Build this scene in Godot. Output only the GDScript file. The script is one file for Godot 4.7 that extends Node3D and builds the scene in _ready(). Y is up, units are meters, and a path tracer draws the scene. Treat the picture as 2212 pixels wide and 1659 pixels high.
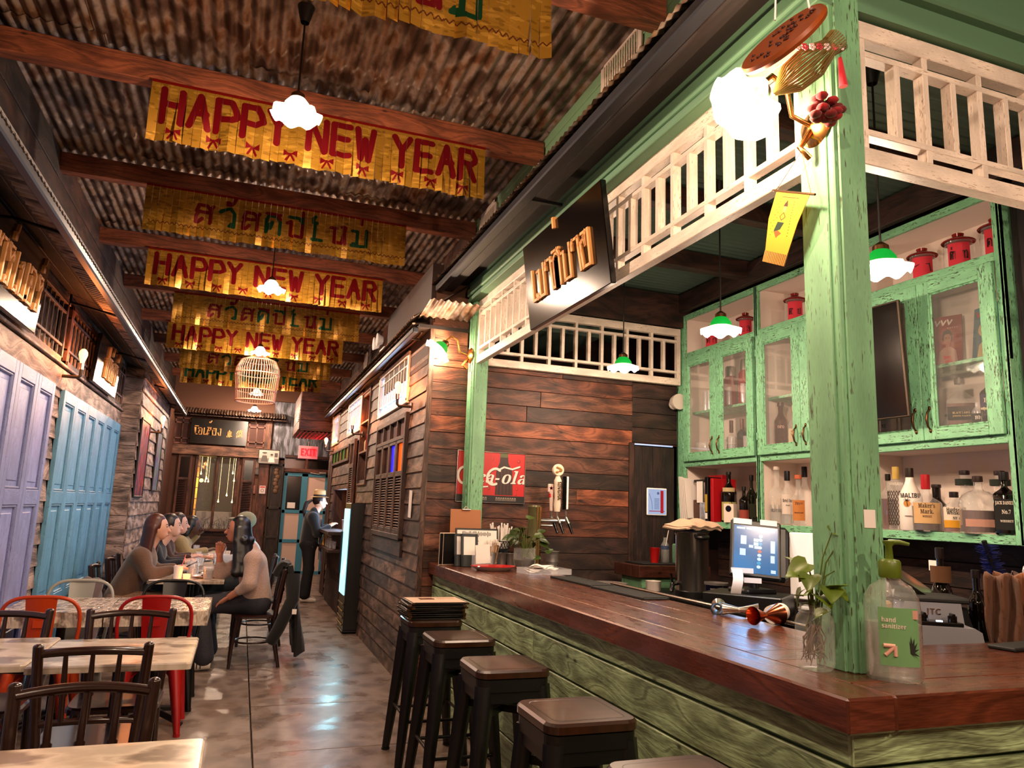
extends Node3D
var M := {}
var used := {}
var rng := RandomNumberGenerator.new()
var plank_shapes := {}
var EXPOSURE := 0.9
var LAMP := 1.0
func _ready():
	rng.seed = 7
	var cam := Camera3D.new()
	cam.name = "camera"
	cam.position = Vector3(0, 1.48, 0)
	cam.rotation = Vector3(0.170130, -0.342780, 0.037018)
	cam.fov = rad_to_deg(2.0 * atan(829.5 / 1590.76))
	cam.near = 0.05
	cam.far = 120.0
	cam.current = true
	add_child(cam)
	var env := Environment.new()
	env.background_mode = Environment.BG_COLOR
	env.background_color = Color(0.02, 0.022, 0.03)
	env.tonemap_mode = Environment.TONE_MAPPER_LINEAR
	env.tonemap_exposure = EXPOSURE
	env.sdfgi_enabled = true
	env.ssao_enabled = true
	env.ssil_enabled = true
	var we := WorldEnvironment.new()
	we.name = "surroundings"
	we.environment = env
	add_child(we)
	area("window_light", Vector3(1.37, 2.69, -7.62), Vector3(-1, -0.25, 0), Vector2(1.4, 0.4), Color(0.72, 0.84, 1.0), 2.6)
	area("window_light", Vector3(1.37, 2.69, -10.4), Vector3(-1, -0.25, 0), Vector2(1.1, 0.4), Color(0.72, 0.84, 1.0), 1.8)
	area("window_light", Vector3(1.37, 2.69, -12.6), Vector3(-1, -0.25, 0), Vector2(0.7, 0.4), Color(0.72, 0.84, 1.0), 1.0)
	area("hatch_light", Vector3(1.52, 1.42, -11.5), Vector3(-1, 0, 0.15), Vector2(0.9, 0.5), Color(0.78, 0.88, 1.0), 1.6)
	area("cooler_light", Vector3(1.22, 0.75, -9.22), Vector3(-1, -0.3, 0.25), Vector2(0.3, 0.9), Color(0.68, 0.94, 1.0), 1.6)
	make_materials()
	make_room()
	make_left_wall()
	make_right_wall()
	make_back_wall()
	make_bar()
	make_cabinets()
	make_counter_things()
	make_back_bar_things()
	make_seats()
	make_lamps()
	make_banners()
	make_decor()
	make_people()
func area(nm: String, at: Vector3, dir: Vector3, size: Vector2, c: Color, e: float):
	if e <= 0.0:
		return
	var l := AreaLight3D.new()
	l.name = nm
	l.area_size = size
	l.light_color = c
	l.light_energy = e
	l.shadow_enabled = true
	l.position = at
	l.basis = Basis.looking_at(dir.normalized(), Vector3.UP)
	l.set("area_range", 20.0)
	add_child(l, true)
func omni(parent: Node, at: Vector3, c: Color, e: float, size := 0.04):
	var l := OmniLight3D.new()
	l.name = "bulb_light"
	l.position = at
	l.light_color = c
	l.light_energy = e * LAMP
	l.light_size = size
	l.omni_range = 25.0
	l.omni_attenuation = 2.0
	l.shadow_enabled = true
	parent.add_child(l, true)
func fresh(parent: Node, nm: String) -> String:
	var key := str(parent.get_instance_id()) + nm
	var k: int = used.get(key, -1) + 1
	used[key] = k
	return nm if k == 0 else "%s_%03d" % [nm, k]
func thing(nm: String, label: String, cat: String, at := Vector3.ZERO, yaw := 0.0, group := "") -> Node3D:
	var o := Node3D.new()
	o.name = fresh(self, nm)
	o.position = at
	o.rotation.y = yaw
	add_child(o, true)
	return tag(o, label, cat, group)
func tag(o: Node3D, label: String, cat: String, group := "") -> Node3D:
	o.set_meta("label", label)
	if cat: o.set_meta("category", cat)
	if group: o.set_meta("group", group)
	return o
func part(parent: Node, nm: String, g, mat: String, at := Vector3.ZERO, label := "", yaw := 0.0) -> MeshInstance3D:
	var m := MeshInstance3D.new()
	m.name = fresh(parent, nm)
	m.mesh = g.mesh() if g is G else g
	m.material_override = M[mat]
	m.position = at
	m.rotation.y = yaw
	parent.add_child(m, true)
	if label: m.set_meta("label", label)
	return m
func solo(nm: String, label: String, cat: String, g, mat: String, at := Vector3.ZERO, yaw := 0.0, group := "") -> MeshInstance3D:
	var m := part(self, nm, g, mat, at, "", yaw)
	tag(m, label, cat, group)
	return m
func struct(nm: String, g = null, mat := "", at := Vector3.ZERO) -> Node3D:
	var o: Node3D
	if g == null:
		o = Node3D.new()
		o.name = fresh(self, nm)
		o.position = at
		add_child(o, true)
	else:
		o = part(self, nm, g, mat, at)
	o.set_meta("kind", "structure")
	return o
func stuff(o: Node) -> Node:
	o.set_meta("kind", "stuff")
	return o
func dup(o: Node3D, at: Vector3, label: String, yaw := 0.0) -> Node3D:
	var d: Node3D = o.duplicate()
	d.name = fresh(self, String(o.name).rstrip("0123456789").rstrip("_"))
	d.position = at
	d.rotation.y = yaw
	d.set_meta("label", label)
	add_child(d, true)
	return d
func lin(c: Color, k := 1.0) -> Color:
	var l := c.srgb_to_linear()
	return Color(l.r * k, l.g * k, l.b * k)
func rv(a: float, e: float) -> float:
	return rng.randf_range(a, e)
func mat(nm: String, c: Color, rough := 0.6, metal := 0.0, tex: Texture2D = null, uvs := Vector3.ONE) -> StandardMaterial3D:
	var m := StandardMaterial3D.new()
	m.resource_name = nm
	m.albedo_color = c
	m.roughness = rough
	m.metallic = metal
	m.vertex_color_use_as_albedo = true
	if tex:
		m.albedo_texture = tex
		m.uv1_scale = uvs
	M[nm] = m
	return m
func glow(nm: String, c: Color, e: float, alb := Color(0.8, 0.8, 0.8)) -> StandardMaterial3D:
	var m := mat(nm, alb, 0.4)
	m.emission_enabled = true
	m.emission = c
	m.emission_energy_multiplier = e
	return m
func glass(nm: String, c: Color, alpha := 0.12, rough := 0.03) -> StandardMaterial3D:
	var m := mat(nm, Color(c.r, c.g, c.b, alpha), rough)
	m.transparency = BaseMaterial3D.TRANSPARENCY_ALPHA
	m.metallic_specular = 0.6
	return m
func grain_tex(seed_: int, knots: int, lines: float, contrast: float, dirt: float, w := 1024, h := 512) -> ImageTexture:
	var a := FastNoiseLite.new()
	a.seed = seed_
	a.noise_type = FastNoiseLite.TYPE_SIMPLEX_SMOOTH
	a.frequency = 1.0
	a.fractal_type = FastNoiseLite.FRACTAL_NONE
	var kn := []
	var r := RandomNumberGenerator.new()
	r.seed = seed_
	for i in knots:
		kn.append([r.randf(), r.randf(), r.randf_range(0.02, 0.05)])
	var data := PackedByteArray()
	data.resize(w * h * 3)
	for j in h:
		var v := float(j) / h
		for i in w:
			var u := float(i) / w
			var cx := cos(u * TAU) * 0.6
			var cy := sin(u * TAU) * 0.6
			var warp := a.get_noise_3d(cx * 0.9, cy * 0.9, v * 2.2) * 0.16
			var dark := 0.0
			for k in kn:
				var du: float = absf(u - k[0])
				du = minf(du, 1.0 - du) * 4.0
				var dv: float = v - k[1]
				var q: float = (du * du * 0.25 + dv * dv) / (k[2] * k[2])
				if q < 30.0:
					warp += dv * 1.3 * exp(-q * 0.22)
					dark += exp(-q * 4.0)
			var ring := sin((v + warp) * lines * TAU)
			var fine := a.get_noise_3d(cx * 9.0, cy * 9.0, v * 150.0)
			var patch := a.get_noise_3d(cx * 2.0 + 9.0, cy * 2.0, v * 5.0)
			var x := 0.78 + contrast * (0.12 * ring + 0.16 * fine) + dirt * 0.22 * patch - dark * 0.5
			if ring > 0.86: x -= contrast * 0.22 * (ring - 0.86) / 0.14
			x = clampf(x, 0.12, 1.0)
			var at := (j * w + i) * 3
			data[at] = int(255.0 * x)
			data[at + 1] = int(255.0 * clampf(x * (0.93 + 0.07 * x), 0, 1))
			data[at + 2] = int(255.0 * clampf(x * (0.86 + 0.14 * x), 0, 1))
	return ImageTexture.create_from_image(Image.create_from_data(w, h, false, Image.FORMAT_RGB8, data))
func chip_tex(seed_: int, base: Color, chip: Color, amount: float, w := 1024, h := 512) -> ImageTexture:
	var a := FastNoiseLite.new()
	a.seed = seed_
	a.noise_type = FastNoiseLite.TYPE_SIMPLEX_SMOOTH
	a.frequency = 1.0
	a.fractal_type = FastNoiseLite.FRACTAL_NONE
	var data := PackedByteArray()
	data.resize(w * h * 3)
	for j in h:
		var v := float(j) / h
		for i in w:
			var u := float(i) / w
			var cx := cos(u * TAU)
			var cy := sin(u * TAU)
			var m := a.get_noise_3d(cx * 2.6, cy * 2.6, v * 40.0)
			var f := a.get_noise_3d(cx * 7.0, cy * 7.0, v * 130.0)
			var big := a.get_noise_3d(cx * 1.0, cy * 1.0, v * 4.0 + 7.0)
			var t := clampf((m * 0.6 + f * 0.55 + big * 0.3 - (1.0 - amount)) * 6.0, 0, 1)
			var sh := 1.0 + 0.10 * big + 0.05 * f
			var c := Color(base.r * sh, base.g * sh, base.b * sh).lerp(chip, t)
			var at := (j * w + i) * 3
			data[at] = int(255.0 * clampf(c.r, 0, 1))
			data[at + 1] = int(255.0 * clampf(c.g, 0, 1))
			data[at + 2] = int(255.0 * clampf(c.b, 0, 1))
	return ImageTexture.create_from_image(Image.create_from_data(w, h, false, Image.FORMAT_RGB8, data))
func noise_tex(seed_: int, freq: float, cols: Array, size := 512, oct := 5, hgt := 0) -> NoiseTexture2D:
	var a := FastNoiseLite.new()
	a.seed = seed_
	a.noise_type = FastNoiseLite.TYPE_SIMPLEX_SMOOTH
	a.frequency = freq
	a.fractal_octaves = oct
	var t := NoiseTexture2D.new()
	t.width = size
	t.height = hgt if hgt else size
	t.seamless = true
	t.noise = a
	var gr := Gradient.new()
	var offs := PackedFloat32Array()
	var cs := PackedColorArray()
	for q in cols:
		offs.append(q[0])
		cs.append(q[1])
	gr.offsets = offs
	gr.colors = cs
	t.color_ramp = gr
	return t
func make_materials():
	var wood := grain_tex(3, 5, 9.0, 1.0, 0.8)
	var rough := grain_tex(11, 7, 6.0, 1.2, 1.4)
	var smooth := grain_tex(23, 4, 5.0, 0.8, 0.5)
	var m := mat("wood", Color(1, 1, 1), 0.62, 0.0, rough, Vector3(0.55, 1.9, 1))
	m.heightmap_enabled = true; m.heightmap_texture = rough; m.heightmap_scale = 0.16
	m = mat("beam", Color(1, 1, 1), 0.6, 0.0, wood, Vector3(0.5, 2.0, 1))
	m.heightmap_enabled = true; m.heightmap_texture = wood; m.heightmap_scale = 0.1
	m = mat("counter", Color(1, 1, 1), 0.3, 0.0, smooth, Vector3(0.45, 1.7, 1))
	m.roughness_texture = noise_tex(5, 0.02, [[0.3, Color(0.75, 0.75, 0.75)], [0.62, Color(1.3, 1.3, 1.3)]])
	m.clearcoat_enabled = true; m.clearcoat = 0.5; m.clearcoat_roughness = 0.22
	m.heightmap_enabled = true; m.heightmap_texture = smooth; m.heightmap_scale = 0.06
	m = mat("gloss_wood", Color(1, 1, 1), 0.28, 0.0, smooth, Vector3(0.8, 3.0, 1))
	m.clearcoat_enabled = true; m.clearcoat = 0.6; m.clearcoat_roughness = 0.12
	m = mat("base_board", Color(1, 1, 1), 0.5, 0.0, wood, Vector3(0.6, 2.2, 1))
	m.heightmap_enabled = true; m.heightmap_texture = wood; m.heightmap_scale = 0.08
	var chips := chip_tex(31, Color(0.47, 0.72, 0.55), Color(0.16, 0.17, 0.11), 0.62)
	m = mat("mint", Color(1, 1, 1), 0.55, 0.0, chips, Vector3(0.9, 2.6, 1))
	var few := chip_tex(37, Color(0.43, 0.63, 0.47), Color(0.22, 0.25, 0.16), 0.46)
	m = mat("post_mint", Color(1, 1, 1), 0.5, 0.0, few, Vector3(0.55, 2.2, 1))
	m = mat("flat_mint", Color(0.36, 0.52, 0.40), 0.6)
	m = mat("clap_mint", Color(0.46, 0.60, 0.45), 0.6)
	mat("worn_brown", Color(0.36, 0.22, 0.14), 0.7)
	var lat := chip_tex(41, Color(0.86, 0.80, 0.74), Color(0.62, 0.53, 0.46), 0.42, 512, 256)
	mat("white_paint", Color(1, 1, 1), 0.45, 0.0, lat, Vector3(0.9, 3.0, 1))
	mat("inner_paint", Color(0.86, 0.80, 0.76), 0.7)
	var brush := chip_tex(43, Color(0.9, 0.9, 0.9), Color(0.66, 0.66, 0.68), 0.55, 512, 256)
	mat("panel_paint", Color(1, 1, 1), 0.42, 0.0, brush, Vector3(0.8, 3.0, 1))
	var rust := noise_tex(8, 0.006, [[0.25, Color(0.24, 0.17, 0.13)], [0.42, Color(0.42, 0.35, 0.30)], [0.55, Color(0.56, 0.50, 0.46)], [0.7, Color(0.50, 0.40, 0.31)], [0.85, Color(0.33, 0.2, 0.12)]], 1024)
	m = mat("tin", Color(1, 1, 1), 0.5, 0.35, rust, Vector3(0.9, 0.4, 1))
	m = mat("tin_green", Color(0.34, 0.42, 0.38), 0.55, 0.2)
	var conc := noise_tex(14, 0.007, [[0.2, Color(0.34, 0.28, 0.24)], [0.45, Color(0.47, 0.40, 0.35)], [0.6, Color(0.52, 0.45, 0.40)], [0.85, Color(0.40, 0.33, 0.28)]], 1024, 6)
	m = mat("concrete", Color(1, 1, 1), 0.36, 0.0, conc, Vector3(0.33, 0.33, 1))
	m.roughness_texture = noise_tex(19, 0.012, [[0.3, Color(0.7, 0.7, 0.7)], [0.7, Color(1.35, 1.35, 1.35)]])
	var marb := noise_tex(27, 0.006, [[0.3, Color(0.52, 0.46, 0.41)], [0.42, Color(0.70, 0.64, 0.57)], [0.55, Color(0.84, 0.78, 0.71)], [0.75, Color(0.76, 0.70, 0.63)]], 512, 5)
	m = mat("marble", Color(1, 1, 1), 0.22, 0.0, marb, Vector3(0.9, 2.6, 1))
	m = mat("plastic_cloth", Color(1, 1, 1), 0.14, 0.0, marb, Vector3(3.0, 3.0, 1))
	m.heightmap_enabled = true; m.heightmap_texture = noise_tex(61, 0.02, [[0.2, Color(0, 0, 0)], [0.8, Color(1, 1, 1)]], 512, 3, 128); m.heightmap_scale = 0.5
	m = mat("cloth", Color(1, 1, 1), 0.9)
	m.rim_enabled = true; m.rim = 0.3
	m = mat("knit", Color(1, 1, 1), 0.95)
	m.rim_enabled = true; m.rim = 0.5
	var wool := noise_tex(71, 0.05, [[0.2, Color(0.7, 0.7, 0.7)], [0.8, Color(1, 1, 1)]], 256, 3)
	m.uv1_triplanar = true; m.uv1_scale = Vector3(9, 9, 9); m.albedo_texture = wool
	m = mat("denim", Color(1, 1, 1), 0.85)
	m.uv1_triplanar = true; m.uv1_scale = Vector3(5, 5, 5); m.albedo_texture = wool
	m = mat("skin", Color(1, 1, 1), 0.5)
	m.subsurf_scatter_enabled = true; m.subsurf_scatter_strength = 0.15
	m = mat("hair", Color(1, 1, 1), 0.42)
	mat("paper", Color(0.92, 0.89, 0.86), 0.85)
	mat("plain", Color(1, 1, 1), 0.55)
	mat("satin", Color(1, 1, 1), 0.35)
	mat("gloss", Color(1, 1, 1), 0.14)
	mat("ceramic", Color(1, 1, 1), 0.12)
	mat("black", Color(0.018, 0.016, 0.016), 0.4)
	mat("black_gloss", Color(0.012, 0.012, 0.014), 0.16)
	mat("rubber", Color(0.03, 0.03, 0.03), 0.7)
	mat("dark_metal", Color(0.05, 0.045, 0.04), 0.38, 0.5)
	mat("pipe", Color(0.30, 0.25, 0.21), 0.45, 0.7)
	mat("gutter", Color(0.17, 0.18, 0.21), 0.42, 0.6)
	mat("steel", Color(0.78, 0.74, 0.70), 0.24, 1.0)
	mat("chrome", Color(0.85, 0.82, 0.78), 0.1, 1.0)
	mat("tin_bucket", Color(0.62, 0.60, 0.58), 0.4, 0.8)
	mat("brass", Color(0.86, 0.64, 0.36), 0.2, 1.0)
	mat("bronze", Color(0.38, 0.27, 0.17), 0.35, 0.9)
	mat("copper", Color(0.85, 0.48, 0.32), 0.18, 1.0)
	m = mat("gold_leaf", Color(0.88, 0.62, 0.35), 0.5, 0.15)
	mat("gold_edge", Color(0.30, 0.19, 0.10), 0.5, 0.2)
	mat("liquid", Color(1, 1, 1), 0.1)
	m = mat("leaf", Color(1, 1, 1), 0.4)
	m.backlight_enabled = true; m.backlight = Color(0.25, 0.35, 0.1)
	mat("cane", Color(1, 1, 1), 0.55)
	glass("clear", Color(0.97, 0.99, 0.98), 0.10, 0.02)
	glass("pane", Color(0.9, 0.92, 0.9), 0.05, 0.02)
	glass("film", Color(0.95, 0.95, 0.97), 0.16, 0.12)
	glass("frost", Color(0.92, 0.92, 0.92), 0.55, 0.5)
	glass("amber", Color(0.30, 0.09, 0.02), 0.86, 0.04)
	glass("rosy", Color(0.30, 0.06, 0.03), 0.82, 0.04)
	glass("bottle_green", Color(0.05, 0.07, 0.035), 0.93, 0.05)
	glass("bottle_black", Color(0.02, 0.012, 0.01), 0.96, 0.05)
	m = glass("water_glass", Color(0.75, 0.75, 0.74), 0.30, 0.05)
	glass("sanitizer_gel", Color(0.80, 0.80, 0.76), 0.30, 0.05)
	glow("bulb", Color(1.0, 0.93, 0.82), 14.0, Color(1, 1, 1))
	glow("edison", Color(1.0, 0.66, 0.34), 6.0, Color(1, 0.9, 0.8))
	glow("edison_core", Color(1.0, 0.80, 0.5), 26.0, Color(1, 0.9, 0.8))
	glow("shade_white", Color(1.0, 0.90, 0.80), 2.6, Color(0.9, 0.9, 0.88))
	glow("shade_green", Color(0.04, 0.72, 0.22), 0.75, Color(0.05, 0.5, 0.2))
	glow("lit_pane", Color(0.55, 0.72, 1.0), 1.15, Color(0.7, 0.8, 0.95))
	glow("cooler_glow", Color(0.60, 0.93, 1.0), 1.5, Color(0.8, 0.95, 1.0))
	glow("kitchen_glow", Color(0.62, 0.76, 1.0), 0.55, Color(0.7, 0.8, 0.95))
	glow("blue_pane", Color(0.10, 0.14, 1.0), 0.85, Color(0.1, 0.1, 0.6))
	glow("orange_pane", Color(1.0, 0.36, 0.0), 0.95, Color(0.6, 0.25, 0.02))
	glow("green_pane", Color(0.22, 0.55, 0.03), 0.45, Color(0.2, 0.5, 0.05))
	glow("yellow_pane", Color(0.55, 0.42, 0.03), 0.4, Color(0.5, 0.4, 0.05))
	glow("exit_red", Color(1.0, 0.02, 0.06), 3.2, Color(0.9, 0.1, 0.1))
	glow("exit_face", Color(0.9, 0.35, 0.45), 0.35, Color(0.7, 0.6, 0.6))
	glow("led_blue", Color(0.05, 0.15, 1.0), 4.0)
	glow("led_white", Color(0.8, 0.9, 1.0), 6.0)
	glow("flame", Color(1.0, 0.5, 0.15), 3.0)
	glow("string_bulb", Color(1.0, 0.85, 0.6), 5.0)
	glow("porch_light", Color(1.0, 0.8, 0.35), 9.0)
func plank(parent: Node, nm: String, size: Vector3, at: Vector3, tint: Color, m := "wood", bev := 0.002, grain := 0, tilt := Vector3.ZERO) -> MeshInstance3D:
	var g := G.new()
	g.col = lin(tint)
	g.box(size, Vector3(), bev, grain, Vector2(rv(0, 4), rv(0, 4)))
	var p := part(parent, nm, g, m, at)
	p.rotation = tilt
	return p
func spans(a: float, e: float, holes: Array) -> Array:      # what is left of [a, e]
	var out := [[a, e]]
	for h in holes:
		var nxt := []
		for s in out:
			if h[1] <= s[0] or h[0] >= s[1]:
				nxt.append(s)
			else:
				if h[0] > s[0] + 0.01: nxt.append([s[0], h[0]])
				if h[1] < s[1] - 0.01: nxt.append([h[1], s[1]])
		out = nxt
	return out
func lap_wall(parent: Node, x: float, side: float, z0: float, z1: float, y0: float, y1: float, pitch: float, holes: Array, tones: Array, lap := 0.012, longest := 2.3):
	var y := y0
	while y < y1 - 0.02:
		var hgt := minf(pitch, y1 - y)
		var cuts := []
		for h in holes:
			if h[2] < y + hgt * 0.5 and h[3] > y + hgt * 0.5:
				cuts.append([h[0], h[1]])
		for s in spans(z0, z1, cuts):
			var z: float = s[0]
			while z < s[1] - 0.005:
				var l := minf(rv(0.9, longest), s[1] - z)
				if s[1] - z - l < 0.2: l = s[1] - z
				var tone: Color = tones[rng.randi() % tones.size()]
				tone = tone * rv(0.85, 1.12)
				plank(parent, "plank", Vector3(0.018, hgt + 0.014, l - 0.003), Vector3(x + side * rv(-0.001, 0.001), y + hgt * 0.5 + 0.004, z + l * 0.5), tone, "wood", 0.002, 2, Vector3(0, 0, side * lap / pitch))
				z += l
		y += pitch
func boards_x(parent: Node, z: float, x0: float, x1: float, y0: float, y1: float, pitch: float, tones: Array, holes := []):
	var y := y0
	var k := 0
	while y < y1 - 0.02:
		var hgt := minf(pitch, y1 - y)
		var cuts := []
		for h in holes:
			if h[2] < y + hgt * 0.5 and h[3] > y + hgt * 0.5:
				cuts.append([h[0], h[1]])
		for s in spans(x0, x1, cuts):
			var x: float = s[0]
			while x < s[1] - 0.005:
				var l := minf(rv(0.8, 2.2), s[1] - x)
				if s[1] - x - l < 0.25: l = s[1] - x
				var tone: Color = tones[rng.randi() % tones.size()]
				plank(parent, "plank", Vector3(l - 0.003, hgt - 0.004, 0.02), Vector3(x + l * 0.5, y + hgt * 0.5, z + rv(-0.0025, 0.0025)), tone * rv(0.85, 1.1), "wood", 0.002, 0)
				x += l
		y += pitch
		k += 1
func slab_box(parent: Node, nm: String, lo: Vector3, hi: Vector3, m: String, tint := Color(1, 1, 1), grain := 0, bev := 0.0) -> MeshInstance3D:
	var g := G.new()
	g.col = lin(tint)
	g.box(hi - lo, (lo + hi) / 2, bev, grain, Vector2(rv(0, 3), rv(0, 3)))
	return part(parent, nm, g, m)
func tin_sheet(parent: Node, nm: String, x0: float, x1: float, z0: float, z1: float, y: float, m: String, along_x := false, pitch := 0.068, amp := 0.009, slope := 0.0, uv := Vector2()) -> MeshInstance3D:
	var g := G.new()
	var a0 := z0 if along_x else x0
	var a1 := z1 if along_x else x1
	var steps := int((a1 - a0) / pitch * 8.0)
	var ends := [x0, x1] if along_x else [z0, z1]
	var rows := []
	for e in 2:
		var row := []
		for i in steps + 1:
			var a := lerpf(a0, a1, float(i) / steps)
			var yy := y + amp * sin(a / pitch * TAU) + (slope * e)
			row.append(Vector3(ends[e], yy, a) if along_x else Vector3(a, yy, ends[e]))
		rows.append(row)
	var len_: float = absf(ends[1] - ends[0])
	g.sheet(rows, 0.0, uv, uv + Vector2(a1 - a0, len_))
	return part(parent, nm, g, m)
const TONES_RIGHT := [Color(0.52, 0.41, 0.35), Color(0.45, 0.35, 0.30), Color(0.40, 0.32, 0.29), Color(0.56, 0.43, 0.35), Color(0.36, 0.29, 0.27)]
const TONES_FRONT := [Color(0.48, 0.30, 0.22), Color(0.38, 0.24, 0.18), Color(0.26, 0.17, 0.14), Color(0.58, 0.33, 0.22), Color(0.30, 0.19, 0.15), Color(0.46, 0.26, 0.18)]
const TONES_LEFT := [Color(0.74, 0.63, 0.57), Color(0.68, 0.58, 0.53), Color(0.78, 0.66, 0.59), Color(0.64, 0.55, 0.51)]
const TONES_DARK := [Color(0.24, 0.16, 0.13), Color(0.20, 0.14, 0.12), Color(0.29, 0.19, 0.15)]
func make_room():
	var fl := struct("floor")
	slab_box(fl, "joint_bed", Vector3(-2.4, -0.25, -17.6), Vector3(4.6, -0.05, 3.2), "black")
	for s in [[-2.3, 0.2, -8.6, 3.1], [-2.3, 0.2, -17.4, -8.6], [0.2, 4.5, -3.83, 3.1], [0.2, 4.5, -4.91, -3.83], [0.2, 4.5, -5.99, -4.91], [0.2, 4.5, -11.4, -5.99], [0.2, 4.5, -17.4, -11.4]]:
		var g := G.new()
		var lo := Vector3(s[0] + 0.004, -0.06, s[2] + 0.004)
		var hi := Vector3(s[1] - 0.004, 0.0, s[3] - 0.004)
		g.box(hi - lo, (lo + hi) / 2, 0.003, 2, Vector2(s[0] * 0.7, s[2] * 0.3))
		part(fl, "slab", g, "concrete")
	var ce := struct("ceiling")
	slab_box(ce, "deck", Vector3(-2.4, 4.12, -17.4), Vector3(4.6, 4.25, 3.2), "worn_brown", Color(0.4, 0.4, 0.4))
	var zz := [3.1, 0.42, -1.18, -2.78, -4.38, -5.98, -7.6, -9.2, -10.8, -12.4, -14.0, -15.6, -17.2]
	for j in zz.size() - 1:
		var xs := [-1.75, -0.98, -0.22, 0.55, 1.32, 1.8]
		for i in 5:
			tin_sheet(ce, "tin_sheet", xs[i] - 0.03, xs[i + 1] + 0.03, zz[j + 1] - 0.05, zz[j] + 0.05, 4.035 + 0.007 * ((i + j) % 2), "tin", false, 0.068, 0.0095, 0.0, Vector2(rv(0, 5), rv(0, 5)))
	var bz := [1.95, 0.37, -1.22, -2.83, -4.41, -6.0, -7.62, -9.18, -10.8, -12.4, -14.0, -15.6]
	for i in bz.size():
		var t := Color(0.56, 0.31, 0.20) * rv(0.88, 1.1)
		var g := G.new()
		g.col = lin(t)
		g.box(Vector3(3.26, 0.145, 0.1), Vector3(), 0.006, 0, Vector2(rv(0, 3), rv(0, 3)))
		var bm := part(self, "ceiling_beam", g, "beam", Vector3(0.12, 3.93, bz[i] - 0.05))
		var lbl: String = ["reddish timber ceiling beam crossing behind the camera", "reddish timber ceiling beam above the near end of the room", "reddish timber ceiling beam almost overhead", "timber ceiling beam that carries the nearest banner at top", "timber ceiling beam carrying the big red lettered banner by the first hanging lamp", "timber ceiling beam that holds the first banner of curly letters", "timber ceiling beam carrying the second red lettered banner", "timber ceiling beam carrying the second banner of curly letters", "timber ceiling beam with the third red lettered banner, before the birdcage", "timber ceiling beam behind the birdcage with a gold banner", "timber ceiling beam with the green lettered banner", "last timber ceiling beam before the end wall"][i]
		tag(bm, lbl, "beam", "timber beams under the tin ceiling")
	var wr := struct("wall_rear")
	slab_box(wr, "boarding", Vector3(-2.4, 0, 3.1), Vector3(4.6, 4.12, 3.3), "worn_brown", Color(0.7, 0.6, 0.5))
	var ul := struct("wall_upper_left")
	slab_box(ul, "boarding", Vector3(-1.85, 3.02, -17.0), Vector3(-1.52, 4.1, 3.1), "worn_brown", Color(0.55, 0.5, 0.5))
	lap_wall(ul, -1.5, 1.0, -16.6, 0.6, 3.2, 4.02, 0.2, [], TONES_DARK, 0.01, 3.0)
	var ur := struct("wall_upper_right")
	slab_box(ur, "boarding", Vector3(1.79, 3.5, -16.8), Vector3(1.9, 4.1, 3.1), "worn_brown", Color(0.5, 0.45, 0.4))
	for c in [[3.52, 3.745], [3.745, 3.968], [3.968, 4.1]]:
		for s in [[-6.05, -3.2], [-3.2, 0.1], [0.1, 3.0]]:
			var g := G.new()
			g.box(Vector3(0.02, c[1] - c[0] + 0.01, s[1] - s[0] - 0.003), Vector3(), 0.003)
			var p := part(ur, "clapboard", g, "clap_mint", Vector3(1.765, (c[0] + c[1]) / 2, (s[0] + s[1]) / 2))
			p.rotation.z = -0.05
	lap_wall(ur, 1.765, -1.0, -16.6, -6.05, 3.5, 4.06, 0.19, [], [Color(0.42, 0.27, 0.2), Color(0.36, 0.23, 0.18)], 0.01, 3.0)
	var vents := [[-3.31, 3.93, 0.47, 0.27, "white slatted air vent on the mint boards nearest the camera"], [-5.66, 3.885, 0.45, 0.26, "white slatted air vent on the mint boards further along"], [-7.35, 3.86, 0.42, 0.26, "white air vent on the brown upper wall above the end of the bar"], [-8.95, 3.86, 0.42, 0.26, "white air vent on the brown upper wall above the first lit window"], [-12.2, 3.86, 0.42, 0.26, "white air vent on the brown upper wall far down the room"]]
	for vt in vents:
		var t := thing("air_vent", vt[4], "vent", Vector3(1.75, vt[1], vt[0]), 0.0, "white vents along the upper right wall")
		var w: float = vt[2]
		var h: float = vt[3]
		var g := G.new()
		g.box(Vector3(0.014, 0.04, w), Vector3(0, h / 2 - 0.02, 0), 0.003)
		g.box(Vector3(0.014, 0.04, w), Vector3(0, -h / 2 + 0.02, 0), 0.003)
		g.box(Vector3(0.014, h, 0.04), Vector3(0, 0, w / 2 - 0.02), 0.003)
		g.box(Vector3(0.014, h, 0.04), Vector3(0, 0, -w / 2 + 0.02), 0.003)
		for sx in [-1, 1]:
			for sy in [-1, 1]:
				g.col = Color(0.05, 0.04, 0.03)
				g.ball(Vector3(-0.007, sy * (h / 2 - 0.02), sx * w * 0.36), Vector3(0.003, 0.005, 0.005), 8)
		g.col = Color(1, 1, 1)
		part(t, "frame", g, "white_paint")
		var bk := G.new()
		bk.box(Vector3(0.004, h - 0.06, w - 0.06), Vector3(0.012, 0, 0))
		part(t, "duct", bk, "worn_brown")
		for i in 14:
			var sl := G.new()
			sl.box(Vector3(0.014, h - 0.085, 0.007), Vector3())
			var q := part(t, "slat", sl, "white_paint", Vector3(0.002, 0, lerpf(-w / 2 + 0.055, w / 2 - 0.055, i / 13.0)))
			q.rotation.y = 0.5
	var bh := struct("trim_1")
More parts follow.
